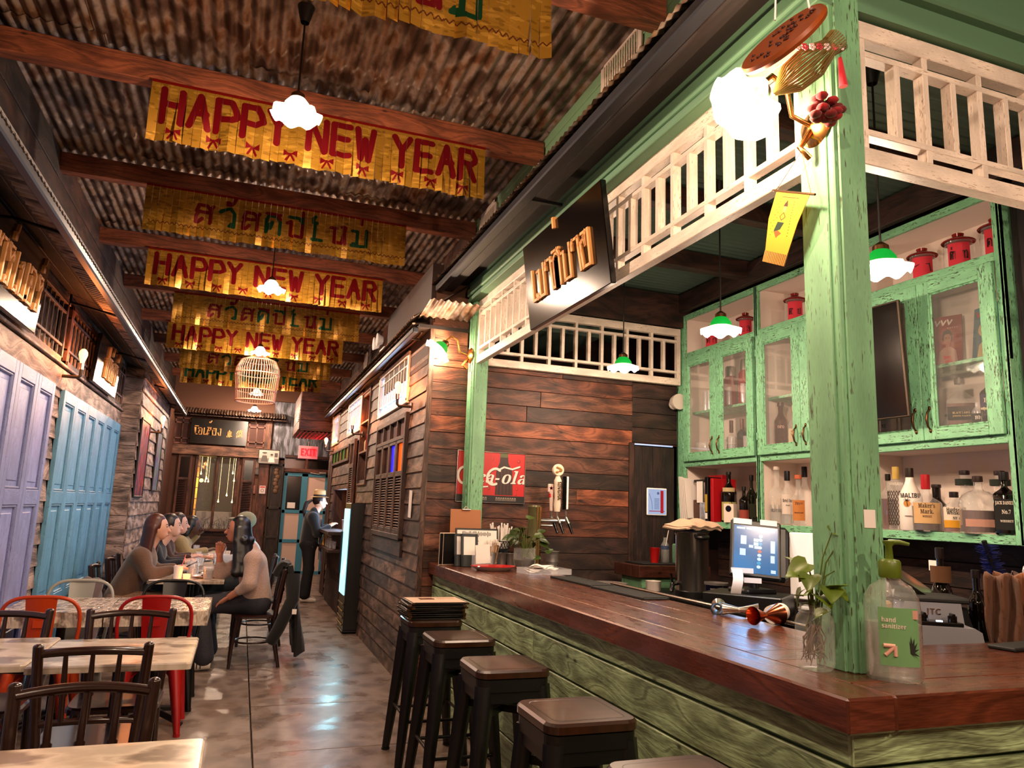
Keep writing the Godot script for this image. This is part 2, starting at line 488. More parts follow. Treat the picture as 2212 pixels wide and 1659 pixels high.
	for i in 4:
		plank(bh, "plank", Vector3(0.02, 0.165, 1.6), Vector3(0.86, 2.86 + i * 0.17, -14.4), Color(0.42, 0.22, 0.15) * rv(0.8, 1.1), "wood", 0.002, 2)
		plank(bh, "plank", Vector3(0.9, 0.165, 0.02), Vector3(1.31, 2.86 + i * 0.17, -13.59), Color(0.42, 0.22, 0.15) * rv(0.8, 1.1), "wood", 0.002, 0)
	tin_sheet(bh, "tin_sheet", 0.84, 1.76, -15.2, -13.58, 2.74, "tin", false, 0.07, 0.01)
	slab_box(bh, "core", Vector3(0.88, 2.76, -15.2), Vector3(1.78, 3.45, -13.62), "worn_brown")
	for i in 5:
		slab_box(bh, "lattice_bar", Vector3(0.835, 2.93 + i * 0.035, -13.95), Vector3(0.85, 2.945 + i * 0.035, -13.65), "white_paint")
func gutter_line(parent: Node, x: float, y: float, z0: float, z1: float, side: float):
	var g := G.new()
	g.box(Vector3(0.05, 0.05, z1 - z0), Vector3(x, y, (z0 + z1) / 2), 0.008)
	part(parent, "gutter", g, "gutter")
	tin_sheet(parent, "tin_edge", x - 0.03 if side < 0 else x - 0.14, x + 0.14 if side < 0 else x + 0.03, z0, z1, y + 0.05, "tin", true, 0.06, 0.008, 0.03 * (1 if side < 0 else -1))
func make_left_wall():
	var x := -1.40
	var w := struct("wall_left")
	slab_box(w, "backing", Vector3(-1.62, 0, -17.0), Vector3(-1.425, 3.3, 3.1), "worn_brown")
	var wins := [[-5.62, -4.2, 2.44, 2.93], [-7.2, -6.35, 2.44, 2.93], [-9.28, -8.2, 2.44, 2.93], [-7.25, -6.35, 2.44, 2.93], [-6.28, -4.0, 2.44, 2.93], [-9.28, -6.4, 2.44, 2.93], [-9.36, -6.5, 0.12, 2.26], [-6.2, -3.4, 0.12, 2.26]]
	lap_wall(w, x, 1.0, -9.42, 1.5, 0.0, 2.28, 0.158, wins, TONES_LEFT, 0.02)
	lap_wall(w, x, 1.0, -9.42, 1.5, 2.45, 3.08, 0.158, wins, TONES_LEFT, 0.02)
	for s in [[-9.42, -7.1], [-7.1, -4.6], [-4.6, -2.0], [-2.0, 1.5]]:
		plank(w, "rail_board", Vector3(0.03, 0.155, s[1] - s[0] - 0.004), Vector3(x + 0.012, 2.348, (s[0] + s[1]) / 2), TONES_LEFT[2], "wood", 0.004, 2)
		plank(w, "sill_board", Vector3(0.05, 0.022, s[1] - s[0] - 0.004), Vector3(x + 0.02, 2.448, (s[0] + s[1]) / 2), TONES_LEFT[1], "wood", 0.004, 2)
	boards_x(w, -9.42, -1.42, -1.19, 0.0, 2.96, 0.158, TONES_LEFT)
	slab_box(w, "pier", Vector3(-1.42, 0, -12.9), Vector3(-1.2, 3.05, -9.44), "worn_brown")
	lap_wall(w, -1.185, 1.0, -12.5, -9.42, 0.0, 2.96, 0.158, [], TONES_LEFT, 0.02)
	for q in [[-12.52, 0.08], [-12.68, 0.1], [-14.4, 0.1]]:
		plank(w, "post_board", Vector3(0.05, 3.0, q[1]), Vector3(-1.2 if q[0] > -13 else -1.38, 1.5, q[0] - 0.05), Color(0.32, 0.21, 0.17), "wood", 0.004, 1)
	slab_box(w, "far_panel", Vector3(-1.44, 0, -16.5), Vector3(-1.40, 3.0, -12.9), "worn_brown", Color(0.75, 0.6, 0.5), 1)
	var wl := [[-6.28, -4.0, "window_1"], [-9.28, -6.42, "window_2"]]
	for q in wl:
		var o := struct(q[2])
		var zc: float = (q[0] + q[1]) / 2
		var L: float = q[1] - q[0]
		slab_box(o, "dark_room", Vector3(-1.424, 2.45, q[0]), Vector3(-1.42, 2.94, q[1]), "black")
		var fg := G.new()
		fg.col = lin(Color(0.42, 0.28, 0.22))
		for yy in [2.475, 2.915]:
			fg.box(Vector3(0.05, 0.04, L), Vector3(-1.385, yy, zc), 0.004, 2)
		for zz in [q[0] + 0.02, q[1] - 0.02]:
			fg.box(Vector3(0.05, 0.48, 0.04), Vector3(-1.385, 2.695, zz), 0.004, 1)
		for yy in [2.58, 2.83]:
			fg.box(Vector3(0.03, 0.02, L), Vector3(-1.38, yy, zc), 0.003, 2)
		part(o, "window_frame", fg, "wood")
		var nb := int(L / 0.125)
		for i in range(1, nb):
			var bg := G.new()
			bg.col = lin(Color(0.62, 0.50, 0.43))
			bg.box(Vector3(0.016, 0.43, 0.012), Vector3(), 0.002, 1)
			part(o, "bar", bg, "wood", Vector3(-1.382, 2.695, q[0] + L * i / nb))
	var aw := struct("awning_1")
	for i in 4:
		plank(aw, "soffit_board", Vector3(0.11, 0.016, 14.4), Vector3(-1.36 + i * 0.112, 3.0 - i * 0.035, -6.1), Color(0.2, 0.14, 0.12) * rv(0.8, 1.2), "wood", 0.002, 2, Vector3(0, 0, -0.3))
	gutter_line(aw, -1.0, 2.85, -13.25, 1.1, 1.0)
	for z in [-2.4, -4.4, -6.32, -8.3, -10.3, -12.2]:
		var g := G.new()
		g.rod(Vector3(-1.37, 2.935, z), Vector3(-1.02, 2.86, z), 0.009)
		g.rod(Vector3(-1.37, 2.935, z), Vector3(-1.37, 3.06, z), 0.009)
		part(aw, "bracket", g, "dark_metal")
	panels("lavender", Color(0.56, 0.59, 0.80), -6.2, 6, 0.478, "lavender panelled door leaf on the left wall, ", ["first before the shingles", "second before the shingles", "third before the shingles", "fourth before the shingles", "fifth, beside the camera", "sixth, beside the camera"])
	panels("blue", Color(0.44, 0.68, 0.82), -9.37, 6, 0.478, "sky blue panelled door leaf on the left wall, ", ["farthest, next to the grey pier", "second from the grey pier", "third from the grey pier", "third from the lavender leaves", "second from the lavender leaves", "nearest the lavender leaves"])
	make_sign("sign_board", "long black sign board with tall gold letters above the lavender panels", Vector3(-1.325, 2.462, -2.65), Basis(Vector3.UP, PI / 2) * Basis(Vector3.RIGHT, 0.07), 2.6, 0.46, "บาร์เบอร์", 0.2, 1.47, 0.12, 0.5, 0.94, true)
	make_sign("sign_board", "black sign board with narrow gold letters over the sky blue panels", Vector3(-1.325, 2.462, -7.2), Basis(Vector3.UP, PI / 2) * Basis(Vector3.RIGHT, 0.07), 1.2, 0.43, "ปาร์พาร์", 0.19, 0.36, 0.1, 0.55, 0.78, false)
func panels(nm: String, c: Color, z0: float, count: int, wid: float, label: String, where: Array):
	for i in count:
		var dir := -1.0 if nm == "lavender" else 1.0
		var zc := z0 + wid * (i + 0.5) if nm == "blue" else z0 + wid * (i + 0.5)
		if nm == "lavender":
			zc = -6.2 + wid * (i + 0.5)
		var t := thing("door_leaf", label + where[i], "door panel", Vector3(-1.375, 0.1, zc), 0.0, nm + " door leaves fixed to the left wall")
		var g := G.new()
		g.col = lin(c * rv(0.95, 1.03))
		var w := wid - 0.004
		var st := 0.07
		for s in [-1, 1]:
			g.box(Vector3(0.034, 2.18, st), Vector3(0, 1.09, s * (w - st) / 2), 0.003, 1, Vector2(rv(0, 3), rv(0, 3)))
		for r in [[0.0, 0.16], [0.52, 0.58], [1.30, 1.40], [2.09, 2.18]]:
			g.box(Vector3(0.034, r[1] - r[0], w - 2 * st), Vector3(0, (r[0] + r[1]) / 2, 0), 0.003, 2, Vector2(rv(0, 3), rv(0, 3)))
		part(t, "frame", g, "panel_paint")
		for r in [[0.16, 0.52], [0.58, 1.30], [1.40, 2.09]]:
			var p := G.new()
			p.col = lin(c * rv(0.97, 1.06))
			var ph: float = r[1] - r[0]
			var pw := w - 2 * st
			p.box(Vector3(0.01, ph, pw), Vector3(-0.008, 0, 0), 0.0, 1, Vector2(rv(0, 3), rv(0, 3)))
			p.box(Vector3(0.014, ph - 0.10, pw - 0.10), Vector3(-0.004, 0, 0), 0.008, 1, Vector2(rv(0, 3), rv(0, 3)))
			part(t, "panel", p, "panel_paint", Vector3(0, (r[0] + r[1]) / 2, 0))
			var q := G.new()
			q.col = lin(c * 0.9)
			for s in [-1, 1]:
				q.box(Vector3(0.02, 0.018, pw), Vector3(0.003, s * (ph / 2 - 0.009), 0), 0.006)
				q.box(Vector3(0.02, ph, 0.018), Vector3(0.003, 0, s * (pw / 2 - 0.009)), 0.006)
			part(t, "moulding", q, "panel_paint", Vector3(0, (r[0] + r[1]) / 2, 0))
func glyphs(parent: Node, code: String, x0: float, y0: float, cap: float, fit: float, pen: float, depth: float, m := "gold_leaf"):
	var chars := []
	for ch in code:
		if ch in "ีั่้์":
			chars.append([ch, -1.0])
		else:
			chars.append([ch, 7.4 if ch in "เาโ" else 10.4])
	var total := 0.0
	for c in chars:
		total += maxf(c[1], 0.0)
	var kx := fit / total
	var ky := cap / 8.0
	var x := x0
	var last := x0
	var stacked := false
	for c in chars:
		var g := G.new()
		var ox := x
		var oy := y0
		if c[1] < 0.0:
			ox = last
			if stacked and c[0] in "่้์": oy += ky * 4.0
			stacked = true
		else:
			stacked = false
			last = x
			x += c[1] * kx
		for s in strokes(THAI[c[0]]):
			for i in s.size() - 1:
				var p := Vector2(ox + s[i].x * kx, oy + s[i].y * ky)
				var q := Vector2(ox + s[i + 1].x * kx, oy + s[i + 1].y * ky)
				var d := (q - p).normalized()
				var r := pen * (1.0 if absf(d.y) > 0.8 else 0.72)
				g.box(Vector3(p.distance_to(q) + r * 0.9, r, depth), Vector3(), 0.0)
				for k in range(g.v.size() - 36, g.v.size()):
					var bs := Basis(Vector3.BACK, d.angle())
					g.v[k] = bs * g.v[k] + Vector3((p.x + q.x) / 2, (p.y + q.y) / 2, depth / 2)
					g.n[k] = bs * g.n[k]
		part(parent, "letter", g, m)
func make_sign(nm: String, label: String, at: Vector3, bs: Basis, w: float, h: float, code: String, cap: float, x0: float, ymid: float, ybase: float, fitf: float, bold: bool) -> Node3D:
	var t := thing(nm, label, "sign", at)
	t.basis = bs
	var g := G.new()
	g.box(Vector3(w, h, 0.035), Vector3(w / 2, h / 2, 0), 0.004)
	part(t, "board", g, "black_gloss")
	glyphs(t, code, x0, ymid, cap, (w - x0) * fitf, 0.022 if bold else 0.016, 0.034)
	return t
func make_right_wall():
	var x := 1.413
	var holes := [[-8.44, -6.82, 2.45, 2.95], [-11.1, -9.72, 2.45, 2.95], [-13.1, -12.15, 2.45, 2.95], [-8.3, -6.72, 1.16, 2.36], [-12.3, -10.55, 1.08, 1.72], [-12.8, -10.7, 2.1, 2.35], [-10.66, -9.78, 1.42, 2.38], [-9.74, -9.06, 1.72, 2.94]]
	var w := struct("wall_right")
	lap_wall(w, x, -1.0, -13.4, -6.085, 0.0, 3.03, 0.137, holes, TONES_RIGHT, 0.014)
	for q in [[-6.1, -9.06, 0, 3.1], [-9.06, -9.74, 0, 1.72], [-9.06, -9.74, 2.94, 3.1], [-9.74, -10.6, 0, 3.1], [-10.6, -12.2, 0, 1.08], [-10.6, -12.2, 1.7, 3.1], [-12.2, -13.42, 0, 3.1]]:
		slab_box(w, "backing", Vector3(x + 0.012, q[2], q[1]), Vector3(x + 0.11, q[3], q[0]), "worn_brown")
	slab_box(w, "corner_trim", Vector3(x - 0.012, 0, -6.088), Vector3(x + 0.03, 3.03, -6.052), "wood", Color(0.40, 0.28, 0.22), 1, 0.003)
	var k := 3
	for q in [[-8.44, -6.83, 12, true], [-11.08, -9.76, 10, true], [-13.05, -12.17, 6, true]]:
		var o := struct("window_%d" % k)
		k += 1
		var zc: float = (q[0] + q[1]) / 2
		var L: float = q[1] - q[0]
		slab_box(o, "pane", Vector3(x + 0.0, 2.48, q[0] + 0.03), Vector3(x + 0.006, 2.93, q[1] - 0.03), "lit_pane")
		var fg := G.new()
		for yy in [2.475, 2.93]:
			fg.box(Vector3(0.04, 0.05, L), Vector3(x - 0.012, yy, zc), 0.004, 2)
		for zz in [q[0] + 0.025, q[1] - 0.025]:
			fg.box(Vector3(0.04, 0.46, 0.05), Vector3(x - 0.012, 2.7, zz), 0.004, 1)
		for yy in [2.57, 2.825]:
			fg.box(Vector3(0.022, 0.016, L), Vector3(x - 0.012, yy, zc), 0.003, 2)
		part(o, "window_frame", fg, "white_paint")
		for i in range(1, q[2]):
			var bg := G.new()
			bg.box(Vector3(0.014, 0.255 if i % 2 else 0.43, 0.011), Vector3(), 0.002, 1)
			part(o, "bar", bg, "white_paint", Vector3(x - 0.012, 2.6975, q[0] + L * i / q[2]))
	var sh := thing("shuttered_window", "brown four leaf window with louvres, a blue and an orange pane, right wall", "shutters", Vector3(x - 0.02, 1.2, -7.5))
	var fr := G.new()
	fr.col = lin(Color(0.30, 0.19, 0.15))
	for zz in [-0.76, 0.76]:
		fr.box(Vector3(0.06, 1.16, 0.05), Vector3(0, 0.57, zz), 0.004, 1)
	for q in [[1.125, 0.05], [0.925, 0.04], [0.0, 0.05]]:
		fr.box(Vector3(0.06, q[1], 1.52), Vector3(0, q[0], 0), 0.004, 2)
	fr.box(Vector3(0.03, 0.14, 1.6), Vector3(0, -0.1, 0), 0.004, 2)
	part(sh, "frame", fr, "wood")
	var cols := ["plain", "plain", "blue_pane", "orange_pane"]
	for i in 4:
		var z := -0.555 + i * 0.37
		var lf := G.new()
		lf.col = lin(Color(0.36, 0.23, 0.18))
		for s in [-1, 1]:
			lf.box(Vector3(0.036, 0.9, 0.04), Vector3(-0.006, 0.47, z + s * 0.16), 0.003, 1)
		for yy in [0.045, 0.585, 0.9]:
			lf.box(Vector3(0.036, 0.05, 0.32), Vector3(-0.006, yy, z), 0.003, 2)
		part(sh, "leaf", lf, "wood")
		var tp := G.new()
		tp.col = lin(Color(0.55, 0.47, 0.47))
		tp.box(Vector3(0.006, 0.16, 0.29), Vector3(0.01, 1.02, z))
		part(sh, "transom_pane", tp, "gloss")
		slab_local(sh, "transom_bar", Vector3(0.05, 0.17, 0.035), Vector3(0, 1.02, z - 0.185), Color(0.26, 0.17, 0.14))
		var pn := G.new()
		pn.col = lin(Color(0.16, 0.11, 0.13)) if i < 2 else Color(1, 1, 1)
		pn.box(Vector3(0.006, 0.27, 0.27), Vector3(0.002, 0.74, z))
		part(sh, "pane", pn, "gloss" if i < 2 else cols[i])
		for j in 19:
			var sl := G.new()
			sl.col = lin(Color(0.50, 0.37, 0.31))
			sl.box(Vector3(0.034, 0.006, 0.28), Vector3(), 0.002, 2, Vector2(rv(0, 3), 0))
			var p := part(sh, "louvre", sl, "wood", Vector3(-0.004, 0.085 + j * 0.0255, z))
			p.rotation.z = 0.6
	var pg := G.new()
	pg.box(Vector3(0.002, 0.235, 0.11), Vector3(), 0.0)
	var pp := part(self, "paper_slip", pg, "paper", Vector3(x - 0.022, 1.505, -6.43))
	pp.rotation.x = 0.05
	tag(pp, "narrow white paper slip hanging on the right wall by the corner", "paper")
	var nc := thing("wall_niche", "tall narrow wooden niche with shelves beside the lit window", "niche", Vector3(x, 1.72, -9.4))
	var ng := G.new()
	ng.col = lin(Color(0.40, 0.25, 0.19))
	for s in [-1, 1]:
		ng.box(Vector3(0.16, 1.22, 0.03), Vector3(0.05, 0.61, s * 0.325), 0.003, 1)
	ng.box(Vector3(0.02, 1.22, 0.66), Vector3(0.12, 0.61, 0), 0.0, 1)
	part(nc, "case", ng, "wood")
	for yy in [0.015, 0.42, 0.80, 1.2]:
		slab_local(nc, "shelf", Vector3(0.16, 0.025, 0.64), Vector3(0.05, yy, 0), Color(0.52, 0.34, 0.25))
	var tinlab := ["red lidded tin on the middle niche shelf", "small pale bottle beside the red tin in the niche"]
	var tg := G.new()
	tg.col = lin(Color(0.55, 0.12, 0.10))
	tg.lathe([Vector2(0, 0), Vector2(0.045, 0), Vector2(0.045, 0.16), Vector2(0.048, 0.17), Vector2(0.048, 0.2), Vector2(0, 0.21)], Vector3(), 16)
	solo("tin_can", tinlab[0], "can", tg, "gloss", Vector3(x + 0.03, 2.153, -9.28))
	tg = G.new()
	tg.col = lin(Color(0.72, 0.70, 0.55))
	tg.lathe([Vector2(0, 0), Vector2(0.035, 0), Vector2(0.035, 0.12), Vector2(0.013, 0.16), Vector2(0.013, 0.22), Vector2(0, 0.22)], Vector3(), 14)
	solo("niche_bottle", tinlab[1], "bottle", tg, "gloss", Vector3(x + 0.03, 2.153, -9.45))
	var gw := thing("transom_window", "row of green and yellow panes over the serving hatch", "window", Vector3(x - 0.01, 2.12, -11.75))
	var gf := G.new()
	gf.col = lin(Color(0.34, 0.21, 0.16))
	for yy in [0.0, 0.2]:
		gf.box(Vector3(0.05, 0.04, 2.06), Vector3(0, yy, 0), 0.004, 2)
	for i in 6:
		gf.box(Vector3(0.05, 0.2, 0.045), Vector3(0, 0.1, -1.0 + i * 0.4), 0.004, 1)
	part(gw, "frame", gf, "wood")
	for i in 5:
		var g := G.new()
		g.box(Vector3(0.006, 0.17, 0.36), Vector3(0.005, 0.1, -0.8 + i * 0.4))
		part(gw, "pane", g, ["green_pane", "green_pane", "yellow_pane", "green_pane", "yellow_pane"][i])
	var s2 := thing("louvred_shutter", "single tall brown louvred shutter beside the serving hatch", "shutter", Vector3(x - 0.03, 1.44, -10.22))
	var sg := G.new()
	sg.col = lin(Color(0.38, 0.23, 0.18))
	for s in [-1, 1]:
		sg.box(Vector3(0.04, 0.92, 0.06), Vector3(0, 0.46, s * 0.17), 0.003, 1)
	for yy in [0.03, 0.56, 0.89]:
		sg.box(Vector3(0.04, 0.06, 0.3), Vector3(0, yy, 0), 0.003, 2)
	sg.col = lin(Color(0.3, 0.27, 0.3))
	sg.box(Vector3(0.008, 0.28, 0.3), Vector3(0.01, 0.72, 0))
	part(s2, "frame", sg, "wood")
	for j in 16:
		var sl := G.new()
		sl.col = lin(Color(0.42, 0.28, 0.22))
		sl.box(Vector3(0.034, 0.006, 0.28), Vector3(), 0.002, 2)
		var p := part(s2, "louvre", sl, "wood", Vector3(0, 0.08 + j * 0.029, 0))
		p.rotation.z = 0.6
	for q in [[-12.85, "wide"], [-13.15, "far"]]:
		plank(w, "door_board", Vector3(0.03, 2.2, 0.24), Vector3(x - 0.012, 1.1, q[0]), Color(0.35, 0.21, 0.16), "wood", 0.003, 1)
	var ht := thing("serving_hatch", "lit serving hatch with a dark wooden shelf in the right wall", "hatch", Vector3(x, 1.08, -11.4))
	var hg := G.new()
	hg.col = lin(Color(0.46, 0.29, 0.22))
	for s in [-1, 1]:
		hg.box(Vector3(0.14, 0.66, 0.06), Vector3(0.04, 0.32, s * 0.83), 0.004, 1)
	hg.box(Vector3(0.14, 0.06, 1.7), Vector3(0.04, 0.65, 0), 0.004, 2)
	part(ht, "frame", hg, "wood")
	slab_local(ht, "shelf", Vector3(0.34, 0.045, 1.76), Vector3(-0.08, 0.0, 0), Color(0.24, 0.15, 0.12))
	slab_local(ht, "lower_shelf", Vector3(0.26, 0.04, 1.76), Vector3(-0.1, -0.24, 0), Color(0.30, 0.18, 0.14))
	slab_local(ht, "apron", Vector3(0.05, 0.26, 1.7), Vector3(-0.05, -0.4, 0), Color(0.28, 0.17, 0.13))
	slab_local(ht, "cupboard", Vector3(0.04, 0.55, 1.7), Vector3(-0.03, -0.8, 0), Color(0.22, 0.14, 0.12))
	var kg := G.new()
	kg.box(Vector3(0.02, 0.9, 2.0), Vector3(0.85, 0.2, 0.1))
	part(ht, "kitchen_wall", kg, "kitchen_glow")
	var bin_ := G.new()
	bin_.col = lin(Color(0.82, 0.85, 0.9))
	bin_.lathe([Vector2(0, 0), Vector2(0.075, 0), Vector2(0.09, 0.15), Vector2(0.095, 0.155), Vector2(0.09, 0.16), Vector2(0, 0.15)], Vector3(), 4, Basis(Vector3.UP, PI / 4))
	solo("plastic_tub", "white plastic tub standing in the lit serving hatch", "tub", bin_, "satin", Vector3(x + 0.05, 1.104, -10.95))
	for i in 7:
		var cg := G.new()
		cg.lathe([Vector2(0.024, 0), Vector2(0.03, 0.10), Vector2(0.027, 0.10), Vector2(0.022, 0.006), Vector2(0, 0.006)], Vector3(), 14)
		solo("water_glass", ["clear glass on the lower hatch shelf, nearest the cooler", "clear glass on the lower hatch shelf, second from the cooler", "clear glass on the lower hatch shelf, third from the cooler", "clear glass on the lower hatch shelf, in the middle of the row", "clear glass on the lower hatch shelf, third from the waitress", "clear glass on the lower hatch shelf, second from the waitress", "clear glass on the lower hatch shelf, closest to the waitress"][i], "glass", cg, "film", Vector3(x - 0.13 - 0.03 * (i % 2), 0.861, -10.75 - i * 0.13), 0.0, "glasses on the lower hatch shelf")
	var bg2 := G.new()
	bg2.col = lin(Color(0.8, 0.6, 0.2))
	bg2.lathe([Vector2(0, 0), Vector2(0.02, 0), Vector2(0.02, 0.12), Vector2(0.008, 0.15), Vector2(0.008, 0.18), Vector2(0, 0.18)], Vector3(), 12)
	solo("sauce_bottle", "small amber sauce bottle among the glasses under the hatch", "bottle", bg2, "gloss", Vector3(x - 0.17, 0.861, -11.75))
	var co := thing("drinks_cooler", "tall black drinks cooler with a glowing glass door", "cooler", Vector3(x - 0.10, 0, -9.24))
	var cb := G.new()
	cb.box(Vector3(0.17, 1.46, 0.5), Vector3(0.012, 0.77, 0), 0.006)
	cb.box(Vector3(0.18, 0.02, 0.5), Vector3(0.01, 0.03, 0), 0.003)
	part(co, "cabinet", cb, "black")
	var cd := G.new()
	cd.box(Vector3(0.012, 1.0, 0.42), Vector3(-0.082, 0.93, 0), 0.003)
	part(co, "glass_door", cd, "cooler_glow")
	for i in 4:
		slab_local2(co, "grille_bar", Vector3(0.012, 0.02, 0.44), Vector3(-0.083, 0.1 + i * 0.075, 0), "bronze")
	var hd := G.new()
	hd.box(Vector3(0.03, 0.5, 0.03), Vector3(-0.1, 0.9, -0.2), 0.006)
	part(co, "handle", hd, "dark_metal")
	var bgp := []
	for j in 9:
		var row := []
		for i in 9:
			var u := i / 8.0
			var v := j / 8.0
			row.append(Vector3(-0.03 * sin(v * 5 + u * 3) * v - 0.03, -v * 0.42, (u - 0.5) * (0.05 + 0.26 * v) + 0.02 * sin(v * 9)))
		bgp.append(row)
	var bgg := G.new()
	bgg.sheet(bgp, 0.004)
	solo("plastic_bag", "white plastic bag hanging below the hatch beside the cooler", "bag", bgg, "paper", Vector3(x - 0.09, 0.86, -9.75))
	var aw := struct("awning_2")
	slab_box(aw, "soffit", Vector3(1.30, 3.0, -13.3), Vector3(1.76, 3.03, -6.05), "worn_brown", Color(0.25, 0.2, 0.2), 2)
	gutter_line(aw, 1.28, 2.985, -13.3, -6.1, -1.0)
	tin_sheet(aw, "tin_sheet", 1.24, 1.8, -13.3, -6.0, 3.08, "tin", true, 0.068, 0.009, 0.4)
	for z in [-6.41, -8.15, -9.95, -11.7]:
		var g := G.new()
		g.rod(Vector3(1.29, 2.97, z), Vector3(1.41, 2.97, z), 0.008)
		part(aw, "bracket", g, "pipe")
	var cg := G.new()
	var cp := []
	for i in 30:
		cp.append(Vector3(1.355 + 0.012 * sin(i * 0.9), 2.985, lerpf(-6.2, -13.0, i / 29.0)))
	cg.tube(cp, 0.008, 6)
	part(aw, "cable", cg, "worn_brown")
	var el := thing("emergency_light", "white twin headed emergency light above the right awning", "light", Vector3(1.55, 3.36, -9.2))
	var eg := G.new()
	eg.box(Vector3(0.1, 0.2, 0.28), Vector3(), 0.015)
	part(el, "case", eg, "satin")
	for s in [-1, 1]:
		var hg2 := G.new()
		hg2.lathe([Vector2(0, -0.06), Vector2(0.05, -0.04), Vector2(0.085, 0.03), Vector2(0.08, 0.036), Vector2(0, 0.03)], Vector3(), 18, Basis(Vector3.BACK, PI / 2))
		part(el, "lamp_head", hg2, "satin", Vector3(-0.1, 0.17, s * 0.13))
func slab_local(parent: Node, nm: String, size: Vector3, at: Vector3, tint: Color) -> MeshInstance3D:
	var g := G.new()
	g.col = lin(tint)
	var gr := 0 if size.x > size.y and size.x > size.z else (1 if size.y > size.z else 2)
	g.box(size, Vector3(), 0.003, gr, Vector2(rv(0, 3), rv(0, 3)))
	return part(parent, nm, g, "wood", at)
func slab_local2(parent: Node, nm: String, size: Vector3, at: Vector3, m: String) -> MeshInstance3D:
	var g := G.new()
	g.box(size, Vector3(), 0.003)
	return part(parent, nm, g, m, at)
func make_back_wall():
	var z := -16.5
	var w := struct("wall_back")
	slab_box(w, "lintel", Vector3(-1.9, 2.36, z - 0.25), Vector3(1.9, 4.12, z - 0.03), "worn_brown")
	slab_box(w, "sill_wall", Vector3(-1.9, 0, z - 0.25), Vector3(0.8, 0.86, z - 0.03), "worn_brown")
	slab_box(w, "backing", Vector3(-1.9, 0.8, z - 0.25), Vector3(-0.92, 2.4, z - 0.03), "worn_brown")
	slab_box(w, "backing", Vector3(-0.12, 0.8, z - 0.25), Vector3(0.84, 2.4, z - 0.03), "worn_brown")
	slab_box(w, "backing", Vector3(1.8, 0.0, z - 0.25), Vector3(2.2, 4.1, z - 0.03), "worn_brown")
	boards_x(w, z, -1.6, 0.4, 0.0, 0.9, 0.15, [Color(0.36, 0.2, 0.15), Color(0.3, 0.17, 0.13)])
	plank(w, "head_beam", Vector3(2.1, 0.2, 0.1), Vector3(-0.5, 2.47, z + 0.05), Color(0.52, 0.36, 0.28), "wood", 0.006, 0)
	plank(w, "post", Vector3(0.14, 0.72, 0.08), Vector3(0.42, 2.88, z + 0.05), Color(0.5, 0.32, 0.24), "wood", 0.006, 1)
	plank(w, "post", Vector3(0.2, 2.4, 0.1), Vector3(0.4, 1.2, z + 0.05), Color(0.42, 0.24, 0.18), "wood", 0.006, 1)
	plank(w, "post", Vector3(0.14, 3.1, 0.1), Vector3(-1.52, 1.55, z + 0.08), Color(0.4, 0.25, 0.19), "wood", 0.006, 1)
	for i in 12:
		plank(w, "grey_board", Vector3(0.115, 1.2, 0.02), Vector3(0.57 + i * 0.118, 3.0, z), Color(0.52, 0.53, 0.58) * rv(0.85, 1.1), "wood", 0.002, 1)
	tin_sheet(w, "tin_awning", -1.35, 0.72, z + 0.02, z + 0.42, 3.34, "tin", false, 0.055, 0.009, -0.14)
	for i in 7:
		plank(w, "soffit_board", Vector3(0.3, 0.02, 0.3), Vector3(-1.3 + i * 0.32, 3.17, z + 0.15), Color(0.3, 0.2, 0.16), "wood")
	for q in [[-1.42, -1.1], [0.01, 0.36]]:
		var o := struct("window_%d" % (6 if q[0] < 0 else 7))
		slab_box(o, "dark_pane", Vector3(q[0], 2.6, z - 0.02), Vector3(q[1], 3.12, z - 0.015), "worn_brown", Color(0.7, 0.5, 0.4))
		for xx in [q[0] + 0.02, (q[0] + q[1]) / 2, q[1] - 0.02]:
			slab_box(o, "bar", Vector3(xx - 0.014, 2.6, z - 0.01), Vector3(xx + 0.014, 3.12, z + 0.02), "wood", Color(0.5, 0.31, 0.23), 1)
		for yy in [2.6, 2.70, 3.02, 3.11]:
			slab_box(o, "bar", Vector3(q[0], yy - 0.014, z - 0.01), Vector3(q[1], yy + 0.014, z + 0.02), "wood", Color(0.5, 0.31, 0.23))
	var t := thing("sign_board", "black sign board with gold Thai and Chinese letters on the end wall", "sign", Vector3(-1.10, 2.60, z + 0.12))
	var g := G.new()
	g.box(Vector3(1.1, 0.52, 0.03), Vector3(0.55, 0.26, 0), 0.004)
	part(t, "board", g, "black_gloss")
	glyphs(t, "โอเลี้ยง", 0.07, 0.19, 0.135, 0.54, 0.016, 0.03)
	for q in [[0.68], [0.88]]:
		var cg := G.new()
		var ch: String = "5a48 3888 3834 8884 3686 3484 3432 3292 9290 9080 2120 4140 6160 8180" if q[0] < 0.8 else "2928 1716 1013 1324 6b6a 3a9a 4888 4845 8885 4585 6561 6151 4331 8391"
		for s in strokes(ch):
			for i in s.size() - 1:
				var p: Vector2 = s[i] * 0.0135
				var e: Vector2 = s[i + 1] * 0.0135
				var gg := G.new()
				var d := (e - p).normalized()
				gg.b = Transform3D(Basis(Vector3.BACK, d.angle()), Vector3((p.x + e.x) / 2, (p.y + e.y) / 2, 0.015))
				gg.box(Vector3(p.distance_to(e) + 0.014, 0.014, 0.03))
				cg.v.append_array(gg.v); cg.n.append_array(gg.n); cg.t.append_array(gg.t); cg.c.append_array(gg.c)
		part(t, "character", cg, "gold_leaf", Vector3(q[0], 0.17, 0.0))
	var wn := struct("window_8")
	for xx in [-0.92, -0.52, -0.12]:
		slab_box(wn, "mullion", Vector3(xx - 0.025, 0.86, z - 0.05), Vector3(xx + 0.025, 2.4, z + 0.03), "wood", Color(0.4, 0.22, 0.16), 1, 0.004)
